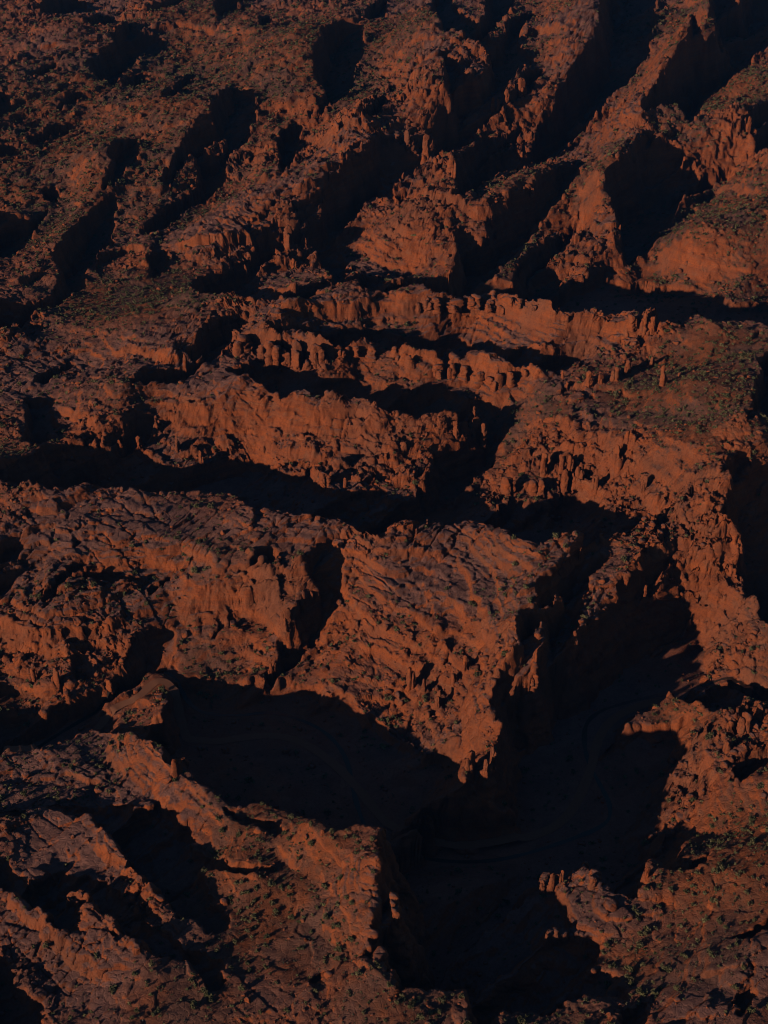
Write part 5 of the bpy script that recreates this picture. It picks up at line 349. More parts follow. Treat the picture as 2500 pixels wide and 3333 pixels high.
# lit cliffs: height, then x, y along the rim (high side to the left of the line)
CLIFF_ROWS = [
[14,-139,905,-125,903,-106,901,-85,909,-82,915],
[10,-185,865,-181,888,-174,905,-162,910,-150,897],
[8,-154,751,-143,744,-132,739,-121,730,-113,726,-107,732],
[9,-175,695,-166,685,-154,669,-143,662,-135,664,-131,673,-122,680],
[7,-122,680,-108,682,-93,677,-79,676,-69,676],
[9,-61,676,-48,672,-30,668,-19,668,0,663],
[14,-85,757,-77,753,-65,748,-49,747,-33,733,-20,739,0,741],
[13,0,740,13,732,29,729,42,730,59,719,75,718,87,711],
[12,-62,769,-50,773,-34,783,-24,783,-13,790,0,794],
[12,0,795,13,793,28,794,46,800,60,800,72,789,85,774,101,764,117,764,129,756,140,752,151,750],
[14,-89,524,-84,527,-72,530,-58,528,-48,527,-43,523],
[9,-164,511,-154,509,-143,506,-134,507,-122,508,-115,511,-106,519],
[6,-130,548,-124,548,-113,546,-99,548,-86,545],
[7,30,521,32,511,34,503,40,492,44,481,51,468],
[7,0,548,8,546,16,545,27,544],
[8,10,498,19,497,29,499,35,499],
[7,-128,352,-121,347,-115,341,-109,335,-105,328,-100,322,-96,320,-91,320,-85,309],
[6,-108,387,-100,376,-92,368,-87,363,-81,350,-75,341,-68,335],
[6,74,652,81,649,92,643,98,638,103,635],
[5,77,680,86,673,94,659,101,663],
[6,118,618,126,609,133,596,138,587],
[5,103,699,114,692,125,689,127,672],
[12,119,1289,133,1318,143,1299,152,1273],
[8,16,1008,28,963,44,956,56,948,68,944,81,956],
[8,3,927,12,924,24,915,36,909,47,918],
[7,155,1000,160,989,153,968,142,967,135,939],
[6,197,985,210,1011,227,1034,249,1058,257,1015,267,999],
[6,235,1098,253,1103,272,1108,292,1125],
[6,-244,1189,-235,1198,-223,1204],
[6,-219,1357,-198,1350,-179,1366,-150,1346,-112,1306],
[6,-115,1043,-104,1064,-90,1064,-77,1053],
[8,-222,825,-218,833,-210,852,-198,850],
[6,-91,1134,-78,1128,-64,1127,-46,1133],
[8,-67,1086,-58,1106,-40,1054,-26,1008],
[7,55,365,60,365,68,366,70,357,74,350],
[6,60,341,65,341,70,336],
[6,83,347,89,351,95,351,99,349],
[8,93,316,98,312,105,313,110,311],
[10,127,431,131,434,137,447,140,445,148,443],
[8,109,421,115,427,120,423,125,417],
[8,118,539,128,545,136,545,146,543,153,549],
[6,140,507,146,502,154,501,161,499],
[5,-111,479,-106,482,-97,476,-90,483],
[6,-147,428,-138,428,-129,426,-124,428,-110,423,-99,417]]
# ground character: kind, x, y, radius
ZONE_PINNACLES = [(83,640,32),(69,632,26),(103,630,25),(14,660,40),(7,649,36),(15,637,30),(35,669,25),(-78,757,25),(-61,747,26),(-46,741,26),(-35,731,20),(-142,660,26),(-126,666,16),(-102,667,26),(-95,661,22),(-73,673,28),(-30,646,30),(-19,651,30),(-13,659,30),(146,759,16),(10,491,20),(17,483,24),(27,486,24),(22,475,18),(38,482,22),(37,441,18),(40,426,14),(5,482,20),(-56,524,20),(-41,519,16),(-137,498,24),(-155,504,20),(-118,498,18),(-10,498,26),(-19,497,20),(-47,505,12),(138,441,16),(117,425,16),(148,543,20),(153,538,18),(46,1028,20),(31,1069,20),(74,1200,25),(18,937,24),(34,941,20),(140,944,25),(39,913,22),(112,1139,25),(271,1115,22),(-64,929,25),(-85,1049,24),(-56,1123,22),(-155,885,22)]
ZONE_BLOCKS = [(163,729,40),(140,602,40),(84,677,30),(134,538,25),(144,536,25),(-106,320,20),(-90,354,14),(-83,362,12),(91,350,16),(91,343,14),(65,347,14),(125,438,20),(-151,555,30),(-154,547,24),(-125,764,40),(-35,1042,40),(27,1162,50),(-132,420,24),(-116,419,22),(-107,923,40),(121,911,30),(212,918,40),(113,419,14),(243,1089,50),(264,1098,40),(223,1010,30),(124,913,30),(219,902,40),(244,928,40),(174,1098,30)]
ZONE_SLICKROCK = [(-77,538,30),(-46,530,26),(-28,545,16),(34,517,22),(25,543,22),(15,525,26),(9,469,20),(26,458,18),(118,671,30),(188,733,30),(91,765,36),(-69,386,16),(-109,374,18),(-68,308,22),(-80,316,14),(-8,335,14),(-33,318,18),(102,309,22),(103,346,14),(86,333,18),(-116,686,50),(-31,674,30),(-73,684,30),(-151,764,50),(-50,771,25),(-67,547,30),(162,1301,50),(137,1224,30),(-116,927,30),(-110,433,24),(-73,409,18),(102,294,20),(79,778,26),(103,759,24),(123,755,20),(41,795,20),(56,714,26),(31,722,20),(80,711,20),(-41,774,30),(-120,554,30),(-99,555,30),(-142,562,30),(-78,551,26),(-42,555,22),(-152,530,22),(-117,532,22),(-92,533,20),(170,1319,40),(-116,387,13),(-115,339,13),(-96,318,15),(-62,384,18),(-68,307,24),(-23,341,20),(-12,332,20),(-87,416,22),(-120,426,20),(-44,317,20),(-94,369,8),(107,315,18),(108,347,16),(73,345,14),(183,706,22),(136,654,26)]
ZONE_SCRUB = [(-208,1140,120),(-148,1260,110),(-75,1183,80),(-222,1019,90),(-161,987,50),(-99,1267,90),(-216,933,50),(153,651,45),(175,716,40),(146,621,34),(-43,349,26),(-32,370,24),(-49,379,20),(-38,335,24),(98,323,20),(115,352,30),(125,380,26),(81,322,18),(122,469,16),(112,434,12),(-152,482,16),(-101,488,12),(-75,504,14),(296,1230,60),(263,1153,50),(165,1033,40),(138,1003,35),(198,919,50),(239,945,50),(210,1248,40),(12,1291,60),(-147,822,60),(-60,301,20),(-23,325,20),(253,1358,40),(10,298,14),(49,299,16),(-4,299,14),(53,648,20),(213,928,60),(233,907,55),(191,917,40),(245,1005,50),(158,1037,40),(145,998,36),(119,984,36),(89,891,30),(234,1111,30),(142,647,36),(137,683,30),(150,643,36),(166,656,30),(75,683,24)]
# pinnacles: x, y of the foot, height, width (metres, tenths)
PINNACLES = {
"twin": [(136.7,752.1,7.1,5.1),(143.6,749.9,9.5,4.1),(148.4,749.7,9.1,3.8),(160.7,754.3,2.9,1.8)],
"lone": [(131.7,740.6,4.2,1.7)],
"bowl": [(95.4,712.5,5.3,1.7),(96.8,702.3,6.5,2.7),(107.2,697.2,11.2,4.4),(113.4,699.1,6.6,3.7),(122.3,702.0,8.5,5.1),(130.0,713.0,8.6,5.0),(144.1,720.8,6.1,3.0),(142.2,679.1,12.9,4.3)],
"lowerfin": [(13.8,728.1,6.6,4.5),(28.9,724.5,8.7,5.3),(37.1,725.5,10.8,3.5),(44.0,725.3,9.0,4.8),(51.3,720.5,8.6,5.8),(57.2,716.6,6.5,4.7),(62.0,714.1,11.2,5.7),(67.7,715.6,8.6,5.0),(76.0,717.2,4.2,3.2)],
"upperfin": [(20.1,794.1,6.1,2.9),(25.5,793.9,6.4,3.5),(29.8,794.1,7.9,4.6),(41.9,798.5,8.5,7.6),(53.6,801.2,7.1,5.4),(62.2,798.0,6.9,5.1),(67.2,794.0,6.5,3.2),(72.7,788.5,6.1,3.5),(78.4,783.1,4.4,3.4),(85.3,775.6,3.5,3.1),(101.2,765.2,3.9,3.4),(121.8,766.6,3.2,2.6)],
"amphi": [(60.5,625.8,10.9,6.2),(72.9,624.7,8.3,4.8),(77.4,624.5,8.3,4.1),(79.3,636.2,13.5,4.8),(87.2,634.0,14.8,3.7),(91.8,634.4,12.9,4.4),(95.1,629.5,17.5,4.1),(89.2,627.9,20.1,4.8),(100.7,632.4,6.9,3.9),(103.3,620.8,10.9,4.1),(112.7,626.5,10.6,3.6),(113.5,620.8,10.6,4.0),(117.9,629.8,5.4,3.4),(120.7,625.8,7.3,3.1),(122.4,599.6,7.9,3.9)],
"gap": [(46.6,676.8,5.0,1.9),(36.6,665.1,8.3,4.3),(51.5,674.1,11.2,4.8)],
"leftfin": [(-78.0,746.2,10.2,6.1),(-62.5,741.3,14.1,7.4),(-54.9,741.3,13.7,5.1),(-47.1,738.7,15.0,6.4),(-36.5,730.6,13.5,6.3),(-41.6,728.3,7.3,4.5),(-23.9,734.5,5.6,4.3),(-15.2,739.5,5.4,5.1),(-6.3,740.4,7.1,4.6)],
"aisle": [(-107.6,723.6,10.3,2.3)],
"skirt": [(-176.9,653.6,3.0,1.5),(-140.4,655.9,7.0,4.2),(-134.4,657.3,6.8,3.5),(-125.5,663.3,8.4,3.6),(-117.6,675.5,4.4,2.2),(-105.4,661.8,8.2,4.0),(-93.1,655.1,9.5,3.1),(-29.4,624.4,7.3,4.5),(-19.1,621.7,12.1,2.5)],
"wedge": [(10.5,483.3,14.2,3.5),(16.4,479.8,9.4,1.9),(22.7,472.6,8.7,3.6),(28.4,479.1,9.9,2.3),(33.2,480.7,7.4,2.5)],
"tip": [(32.0,416.7,14.1,3.6),(37.7,415.3,8.8,1.9),(40.5,419.7,8.2,2.2)],
"rib": [(60.5,470.8,4.3,1.7),(60.5,466.6,4.9,2.6),(85.0,536.3,7.4,2.0),(113.2,528.7,4.3,2.4)],
"tower": [(128.9,425.8,8.2,4.4),(137.5,436.9,9.3,4.4),(144.2,442.8,5.5,4.4)],
"leftmesa": [(-147.0,492.5,6.4,2.3),(-135.6,485.2,10.0,3.1),(-115.0,489.3,6.4,2.5),(-47.9,498.7,14.9,2.5),(-45.6,501.4,7.7,2.0),(-41.6,514.0,16.7,3.2),(-31.5,527.4,4.6,1.8)],
"rimknob": [(-76.8,413.0,7.7,3.9)],
"valley": [(84.0,1138.8,11.5,2.7),(88.0,1141.7,13.9,2.7),(95.4,1146.9,13.9,4.7),(107.5,1167.7,17.6,7.3)],
"group": [(10.1,1055.7,6.4,4.7),(16.8,1054.6,11.5,7.1),(30.3,1050.9,19.2,6.4),(39.2,1039.3,10.7,6.0),(47.6,1018.5,15.5,5.2),(49.4,1003.5,18.7,4.2),(72.3,1110.4,5.4,2.6)],
"farright": [(275.4,1107.2,16.4,4.6),(278.1,1087.8,6.6,2.6),(156.5,935.8,8.5,1.7),(102.0,985.9,6.2,4.1)],
"alcove": [(-62.5,924.8,14.1,7.0),(-52.1,928.4,14.2,2.8),(-58.9,907.5,6.8,3.9)],
"northwest": [(-223.0,1233.1,4.1,2.3),(-209.0,1275.1,6.3,4.3)],
"bench": [(53.9,360.2,5.2,2.0),(57.0,359.9,7.4,2.0),(60.3,361.6,6.3,1.9),(69.9,356.8,5.1,3.0),(88.8,360.0,4.9,1.6)],
"lowledge": [(52.6,335.6,4.6,2.0),(55.8,337.1,3.5,2.1)],
"mushroom": [(-20.5,366.2,1.9,1.7)],
"ridge": [(-103.9,347.6,2.0,1.4)]}

# ------------------------------------------------------------------ the lie of the land
S0, T0, HG = ROOF_ORG
ROOF = np.full(ROOF_SHAPE, 60.0)
for _i, _r in enumerate(ROOF_ROWS):
    _q = np.cumsum(np.concatenate([[_r[1]], np.cumsum(_r[2:])])) * 0.25
    ROOF[_i, :] = _q[-1]; ROOF[_i, :_r[0]] = _q[0]; ROOF[_i, _r[0]:_r[0] + len(_q)] = _q
SHADOW_TRENCHES = []
for _r in SHADOW_TRENCH_ROWS:
    SHADOW_TRENCHES.append((_r[0], np.cumsum(np.array(_r[1:], float).reshape(-1, 2), 0) * 0.5 + (0, 900)))

def bil(G, fi, fj):
    i = np.clip(np.floor(fi).astype(np.int32), 0, G.shape[0] - 2); j = np.clip(np.floor(fj).astype(np.int32), 0, G.shape[1] - 2)
    a = np.clip(fi - i, 0, 1); b = np.clip(fj - j, 0, 1)
    return G[i, j] * (1 - a) * (1 - b) + G[i + 1, j] * a * (1 - b) + G[i, j + 1] * (1 - a) * b + G[i + 1, j + 1] * a * b
def roof(x, y):
    return bil(ROOF, (x * ca + y * sa - S0) / HG, (-x * sa + y * ca - T0) / HG)

# detail grid, one axis along the light
DG = 1.5
s_ax = np.arange(40, 1900, DG); t_ax = np.arange(-250, 2100, DG)
def fill(poly, M, val):
    p = np.empty_like(poly)
    p[:, 0] = (poly[:, 0] * ca + poly[:, 1] * sa - s_ax[0]) / DG
    p[:, 1] = (-poly[:, 0] * sa + poly[:, 1] * ca - t_ax[0]) / DG
    q = np.roll(p, -1, 0)
    for i in range(max(0, int(p[:, 0].min())), min(M.shape[0] - 1, int(p[:, 0].max()) + 1) + 1):
        c = (p[:, 0] <= i) != (q[:, 0] <= i)
        if not c.any(): continue
        a, b = p[c], q[c]
        xs = np.sort(a[:, 1] + (i - a[:, 0]) / (b[:, 0] - a[:, 0]) * (b[:, 1] - a[:, 1]))
        for u, v in zip(xs[::2], xs[1::2]):
            u, v = max(0, int(math.ceil(u))), min(M.shape[1] - 1, int(math.floor(v)))
            if v >= u: M[i, u:v + 1] = val
def near(M, R):
    """distance (cells, capped at R) from each cell to the nearest False cell of M"""
    g = np.where(M, f4(R), f4(0))
    for k in range(1, R):
        for sgn in (1, -1):
            sh = np.full_like(g, R)
            if sgn > 0: sh[k:] = np.where(M[:-k], R, k)
            else: sh[:-k] = np.where(M[k:], R, k)
            np.minimum(g, sh, out=g)
    g2 = g * g; d = g2.copy()
    for k in range(1, R):
        np.minimum(d[:, k:], g2[:, :-k] + k * k, out=d[:, k:])
        np.minimum(d[:, :-k], g2[:, k:] + k * k, out=d[:, :-k])
    return np.sqrt(np.minimum(d, R * R))
TM = np.zeros((len(s_ax), len(t_ax)), bool)
for sign, poly in SHADOW_TRENCHES:
    fill(poly, TM, sign > 0)
SD = (near(TM, 20) - near(~TM, 8)) * f4(DG)              # signed distance to a shadow outline: + inside, carved as canyon
FW = np.zeros(TM.shape, f4)                               # metres of shadow outline still ahead along the light
run = np.zeros(TM.shape[1], f4)
for i in range(len(s_ax) - 1, -1, -1):
    run = np.where(TM[i], run + f4(DG), 0); FW[i] = run

def path_dist(x, y, P):
    d = np.full(x.shape, 1e9, f4)
    for (x0, y0), (x1, y1) in zip(P[:-1], P[1:]):
        vx, vy = x1 - x0, y1 - y0
        t = np.clip(((x - x0) * vx + (y - y0) * vy) / (vx * vx + vy * vy), 0, 1)
        d = np.minimum(d, np.hypot(x - x0 - t * vx, y - y0 - t * vy))
    return d
def smooth_path(P, it=3):
    P = np.array(P, float)
    for _ in range(it):
        Q = np.empty((2 * len(P), 2)); Q[0::2] = P; Q[1::2] = P
        a, b = P[:-1], P[1:]
        Q = np.vstack([P[:1]] + [np.vstack([.75 * p + .25 * q, .25 * p + .75 * q]) for p, q in zip(a, b)] + [P[-1:]])
        P = Q
    return P
ROAD = smooth_path(ROAD_XY); CREEK = smooth_path(CREEK_XY)

# rims of the lit cliffs, as a height offset on the detail grid
CLIFF = np.zeros(TM.shape, f4)
for _r in CLIFF_ROWS:
    H, P = 0.62 * _r[0], np.array(_r[1:], float).reshape(-1, 2)
    P = smooth_path(P, 2)
    ps = np.stack([P[:, 0] * ca + P[:, 1] * sa, -P[:, 0] * sa + P[:, 1] * ca], 1)
    i0, i1 = np.clip(((ps[:, 0].min() - 70 - s_ax[0]) / DG, (ps[:, 0].max() + 70 - s_ax[0]) / DG), 0, TM.shape[0]).astype(int)
    j0, j1 = np.clip(((ps[:, 1].min() - 70 - t_ax[0]) / DG, (ps[:, 1].max() + 70 - t_ax[0]) / DG), 0, TM.shape[1]).astype(int)
    SX, TX = np.meshgrid(s_ax[i0:i1].astype(f4), t_ax[j0:j1].astype(f4), indexing='ij')
    best = np.full(SX.shape, 1e9, f4); sgn = np.zeros(SX.shape, f4); along_rim = np.zeros(SX.shape, f4); rim_length = 0.0
    for (x0, y0), (x1, y1) in zip(ps[:-1], ps[1:]):
        vx, vy = x1 - x0, y1 - y0; L = math.hypot(vx, vy)
        t = np.clip(((SX - x0) * vx + (TX - y0) * vy) / (L * L), 0, 1)
        d = np.hypot(SX - x0 - t * vx, TX - y0 - t * vy); c = d < best
        best = np.where(c, d, best); sgn = np.where(c, np.sign(vx * (TX - y0) - vy * (SX - x0)), sgn); along_rim = np.where(c, rim_length + t * L, along_rim)
        rim_length += L
    fade = sstep(0, 12, along_rim) * sstep(0, 12, rim_length - along_rim)
    sdist = best * sgn
    w = sstep(-1.8, 1.8, sdist)
    prof = w * 0.55 * np.exp(-np.maximum(sdist, 0) / 30) - (1 - w) * 0.45 * np.exp(np.minimum(sdist, 0) / 16)
    CLIFF[i0:i1, j0:j1] += (H * prof * fade).astype(f4)

def zone(x, y, Z):
    r = np.zeros(x.shape, f4)
    for zx, zy, zr in Z:
        d2 = ((x - zx) ** 2 + (y - zy) ** 2) / f4(zr * zr)
        r = np.maximum(r, np.exp(-d2 * d2))
    return r

_rng = np.random.default_rng(5)
BED = np.concatenate([[-150.0], -150 + np.cumsum(_rng.choice([1.6, 2.4, 3.2, 4.5, 6.5], 190, p=[.25, .25, .2, .2, .1]))])
BEDOFF = np.floor(_rng.uniform(0, 40, len(BED)) * 10)
BEDH = _rng.uniform(0.15, 0.85, len(BED))
def strata(z):
    """ledges: each bed has a flat tread and a steep riser"""
    i = np.clip(np.searchsorted(BED, z) - 1, 0, len(BED) - 2)
    t = (z - BED[i]) / (BED[i + 1] - BED[i])
    h = BEDH[i]
    return BED[i] + (BED[i + 1] - BED[i]) * (0.25 * t + 0.75 * sstep(h - 0.14, h + 0.14, t)), i

def height(x, y):
    """ground height and surface masks at world x, y"""
    x = x.astype(f4); y = y.astype(f4)
    # rims are ragged: look the shadow outlines up at a slightly warped place
    wx = fbm(x, y, 18, 3, 11) * 3.2 + fbm(x, y, 5, 2, 14) * 1.2
    wy = fbm(x, y, 18, 3, 21) * 3.2 + fbm(x, y, 5, 2, 24) * 1.2
    fi = ((x + wx) * ca + (y + wy) * sa - s_ax[0]) / DG; fj = (-(x + wx) * sa + (y + wy) * ca - t_ax[0]) / DG
    sd = bil(SD, fi, fj).astype(f4); fw = bil(FW, fi, fj).astype(f4)
    gi = ((x + 1.6 * wx) * ca + (y + 1.6 * wy) * sa - s_ax[0]) / DG; gj = (-(x + 1.6 * wx) * sa + (y + 1.6 * wy) * ca - t_ax[0]) / DG
    cl = bil(CLIFF, gi, gj).astype(f4)
    ahead = bil(SD, fi + 5 / DG, fj).astype(f4) - sd
    lip = sstep(0.5, 4.0, ahead) * np.exp(-np.abs(sd) / 5.0) * (sd < 1.5)      # rims raised a little so that their shadows reach far enough
    r = roof(x, y).astype(f4)
    lit = sstep(1.0, -2.0, sd)
    n60 = fbm(x, y, 60, 3, 31); n90 = fbm(x, y, 110, 2, 41)
    spire_zone = np.clip(0.8 * zone(x, y, ZONE_PINNACLES) * sstep(-0.45, 0.1, fbm(x, y, 30, 2, 35)), 0, 1)
    slick = np.clip(zone(x, y, ZONE_SLICKROCK) + 0.7 * sstep(0.05, 0.4, n90), 0, 1) * (1 - spire_zone)
    scrub = np.clip(zone(x, y, ZONE_SCRUB) + 0.6 * sstep(0.1, 0.45, -n90), 0, 1) * (1 - spire_zone)
    rough = np.clip(zone(x, y, ZONE_BLOCKS) + 0.75 * sstep(-0.15, 0.3, n60), 0, 1) * (1 - 0.75 * scrub) * (1 - 0.8 * slick) + 0.35 * spire_zone
    # strike of the beds
    th = math.radians(20.0)
    al, ac = x * math.cos(th) + y * math.sin(th), -x * math.sin(th) + y * math.cos(th)
    big = fbm(al / 2.2, ac, 40, 4, 51, 0.55, 1) * (1.2 - 0.4 * scrub)
    far = sstep(820, 1050, y)
    t6 = math.radians(60.0); bl, bc = x * math.cos(t6) + y * math.sin(t6), -x * math.sin(t6) + y * math.cos(t6)
    big = big + far * fbm(bl / 5.0, bc + 0.5 * wx, 22, 4, 57, 0.62, 1) * 4.6
    hum = fbm(al / 1.7, ac, 15, 3, 61, 0.5, 2) * (0.6 + 0.5 * slick + 0.3 * rough - 0.3 * scrub)
    # beds
    warp = fbm(x, y, 110, 2, 131) * 4.5
    zb = r + cl + big + hum
    zs, bed = strata(zb + warp)
    rs = np.hypot(roof(x + 6, y) - r, roof(x, y + 6) - r).astype(f4) / 6
    kb = (0.75 - 0.45 * scrub) * sstep(-0.5, 0.3, fbm(x, y, 50, 2, 141) + 0.15) * (0.15 + 0.85 * sstep(0.10, 0.40, rs + 0.25 * np.abs(cl) / 4))
    z1 = zb + kb * (zs - warp - zb)
    # thin ledges between the big beds
    w2 = fbm(x, y, 40, 2, 133) * 1.0
    t2, _ = strata((z1 + w2) * 3.1 + 11.0, )
    k2 = 0.85 * (1 - 0.7 * scrub) * sstep(-0.3, 0.2, fbm(x, y, 36, 2, 143))
    z1 = z1 + k2 * ((t2 - 11.0) / 3.1 - w2 - z1)
    # joint blocks of three sizes
    ang = 0.35
    jx, jy = x * math.cos(ang) + y * math.sin(ang), -x * math.sin(ang) + y * math.cos(ang)
    lay = np.where(kb > 0.3, BEDOFF[bed], 0).astype(f4); lay3 = np.where(kb > 0.3, BEDOFF[bed // 3], 0).astype(f4)
    f1, f2, idv, ta = worley((jx + 1.3 * wx + lay3) / 13.0, (jy + 1.3 * wy) / 8.5, 71)
    e1 = np.minimum((f2 - f1) / 0.09, 1)
    f1b, f2b, idb, tb = worley((jx + wx + lay) / 5.2, (jy + wy) / 3.8, 81)
    e2 = np.minimum((f2b - f1b) / 0.14, 1)
    f1c, f2c, idc, tc = worley(x / 2.1 + 0.3 * wx + lay, y / 1.9 + 0.3 * wy, 85)
    e3 = np.minimum((f2c - f1c) / 0.4, 1)
    det = rough * ((idv - 0.45) * 3.0 + e1 * 1.0 + ta * 2.6) + slick * (e1 * 0.5 + (idv - .5) * 0.5 + ta * 0.8)
    det = det + (0.22 + 0.78 * rough) * ((idb - 0.45) * 1.7 + e2 * 0.6 + tb * 1.9) * (1 - 0.6 * slick) * (1 - 0.5 * scrub)
    det = det + (0.25 + 0.6 * rough) * (np.maximum(idc - 0.5, 0) * 2.0 * e3 + tc * 0.7) * (1 - 0.8 * slick)
    # straight joints cut the rock in long parallel strips
    for jd, jw, js, jk in ((0.95, 6.0, 171, 1.5), (-0.75, 9.0, 175, 1.0)):
        ja, jb = x * math.cos(jd) + y * math.sin(jd), -x * math.sin(jd) + y * math.cos(jd)
        g1, g2, gi_, gt = worley((ja + 0.5 * wx) / (jw * 6), (jb + 0.25 * wy) / jw, js)
        det = det - jk * (1 - np.minimum((g2 - g1) / 0.09, 1)) * (1 - 0.8 * scrub) * sstep(-0.2, 0.3, fbm(x, y, 45, 2, js + 2)) + (gi_ - 0.5) * 0.8 * (1 - scrub) * (1 - 0.5 * slick)
    # pinnacles: joint columns of two sizes, most of them low
    f1p, f2p, idp, tp = worley((x + 1.5 * wx) / 11.0, (y + 1.5 * wy) / 9.0, 95)
    tall = np.maximum(idp - 0.45, 0) / 0.55
    col_a = tall ** 1.8 * 6.0 * sstep(0.62, 0.30, f1p + 0.10 * fbm(x, y, 4, 2, 97))
    f1q, f2q, idq, tq = worley((x + wx) / 5.0, (y + wy) / 4.2, 98)
    col_b = (np.maximum(idq - 0.5, 0) / 0.5) ** 1.4 * 3.2 * sstep(0.60, 0.32, f1q)
    det = det + spire_zone * (np.maximum(col_a, col_b) + 0.35 * np.minimum(col_a, col_b) - 1.2)
    det = det + fbm(x, y, 2.6, 2, 91) * 0.30 + fbm(al / 3, ac, 5, 2, 93) * 0.5
    det = det + far * (fbm(bl / 2.0, bc, 17, 3, 59, 0.6, 1) * 1.7 + ta * 1.2 + (idb - 0.5) * 1.2)
    det = det * (1 - 0.38 * sstep(560, 440, y))
    # canyon sides and floor, cut to stay below the shadow plane
    wall = 1.0 + 0.6 * fbm(x, y, 22, 3, 101) + 0.25 * fbm(x, y, 7, 2, 105)
    dep = np.minimum(np.maximum(sd, 0) * 2.6 * wall, 0.55 * np.maximum(fw, 0))
    dep = np.minimum(dep, 34 + 10 * fbm(x, y, 60, 2, 111))
    dr = path_dist(x, y, ROAD); dc = path_dist(x, y, CREEK)
    dmin = np.minimum(dr, dc + 2)
    floor = np.clip((dmin - 6) * 0.08, 0, 9) + fbm(x, y, 24, 3, 121) * np.clip(dmin / 12, 0, 1) * 1.5
    floor = np.where(sd > -1, np.minimum(floor, r - 1.2 - 0.05 * np.clip(fw, 0, 60)), floor)
    dep = dep + 0.9 * sstep(0.0, 3.5, sd)
    r = r + 1.3 * lip; z1 = z1 + 1.3 * lip
    z = r + (z1 - r) * (0.25 + 0.75 * lit) - dep + det * (0.25 + 0.75 * lit)
    z = np.maximum(z, floor)
    # bench the road and the creek bed
    b = sstep(4.5, 2.4, dr); z = z * (1 - b) + (lit * r + (1 - lit) * np.minimum(z, 2.0)) * b
    b = sstep(4.5, 1.5, dc); z = z * (1 - b) + (lit * (r - 0.8) + (1 - lit) * 0.2) * b
    return z, dict(sd=sd, rough=rough, slick=slick, scrub=scrub, spire_zone=spire_zone, lit=lit, dr=dr, dc=dc, idv=idv, idb=idb, bed=bed, e1=e1, zone90=n90)

def new_mesh(name, V, Fq, mat, kind=None, smooth=True):
    me = bpy.data.meshes.new(name)
    me.vertices.add(len(V)); me.vertices.foreach_set("co", np.ascontiguousarray(V, f4).ravel())
    n = Fq.shape[1]
    me.loops.add(Fq.size); me.loops.foreach_set("vertex_index", np.ascontiguousarray(Fq, np.int32).ravel())
    me.polygons.add(len(Fq)); me.polygons.foreach_set("loop_start", np.arange(0, Fq.size, n, dtype=np.int32))
    me.polygons.foreach_set("loop_total", np.full(len(Fq), n, np.int32))
    if smooth: me.polygons.foreach_set("use_smooth", np.ones(len(Fq), bool))
    me.update(calc_edges=True)
    if mat: me.materials.append(mat)
    o = bpy.data.objects.new(name, me); COL.objects.link(o)
    if kind: o["kind"] = kind
    return o
def grid_faces(nr, nc):
    i = np.arange(nr * nc, dtype=np.int32).reshape(nr, nc)
    return np.stack([i[:-1, :-1], i[:-1, 1:], i[1:, 1:], i[1:, :-1]], -1).reshape(-1, 4)

# first pass: a coarse look at the ground, to see where it is steep
NC0 = 450
ys = [215.0]
while ys[-1] < 2300: ys.append(ys[-1] + (0.55 + max(0, ys[-1] - 300) * 0.0016) * 1.8)
ys = np.array(ys)
GY0 = np.repeat(ys[:, None], NC0, 1); GX0 = np.linspace(-0.31, 0.31, NC0)[None, :] * (GY0 + 219)
_z0, MK0 = height(GX0.ravel(), GY0.ravel())
HZ = _z0.reshape(GX0.shape)
def slopes(X, Y, Z):
    gj = np.gradient(Z, axis=1) / np.gradient(X, axis=1)
    gi = (np.gradient(Z, axis=0) - gj * np.gradient(X, axis=0)) / np.gradient(Y, axis=0)
    s = np.hypot(gi, gj)
    return s, -gj / (s + 1e-6), -gi / (s + 1e-6)
SLOPE = slopes(GX0, GY0, HZ)[0]
def mask_at(a, x, y):
    x = np.asarray(x, float); y = np.asarray(y, float)
    fi = np.interp(y, ys, np.arange(len(ys))); fj = (x / (y + 219) + 0.31) / 0.62 * (NC0 - 1)
    return bil(a.reshape(GX0.shape), fi, fj)
def ground(x, y):
    return height(np.asarray(x), np.asarray(y))[0]
# second pass: rows crowd together on the steep faces, so that cliffs are as finely modelled as the flats
NCOL, NROW = 900, 1900
D = np.hypot(GY0, CAM_Z - HZ)
wgt = ((CAM_Z - HZ) / D + 0.9 * np.abs(np.gradient(HZ, axis=0) / np.gradient(GY0, axis=0)) * GY0 / D) / D
for _ in range(3):
    k = np.pad(wgt, ((2, 2), (6, 6)), mode='edge')
    k = sum(k[i:i + wgt.shape[0], 6:-6] for i in range(5)) / 5; k = np.pad(k, ((0, 0), (6, 6)), mode='edge')
    wgt = sum(k[:, j:j + wgt.shape[1]] for j in range(13)) / 13
wgt = wgt + 0.25 * np.median(wgt, axis=1, keepdims=True)
cum = np.cumsum(wgt * np.gradient(ys)[:, None], 0); cum = (cum - cum[0]) / (cum[-1] - cum[0])
rows0 = np.stack([np.interp(np.linspace(0, 1, NROW), cum[:, j], ys) for j in range(NC0)], 1)
fj = np.linspace(0, NC0 - 1, NCOL); j0 = np.clip(fj.astype(int), 0, NC0 - 2); a_ = (fj - j0)[None]
GY = rows0[:, j0] * (1 - a_) + rows0[:, j0 + 1] * a_
GX = np.linspace(-0.31, 0.31, NCOL)[None, :] * (GY + 219)
GZ, MK = height(GX.ravel(), GY.ravel())
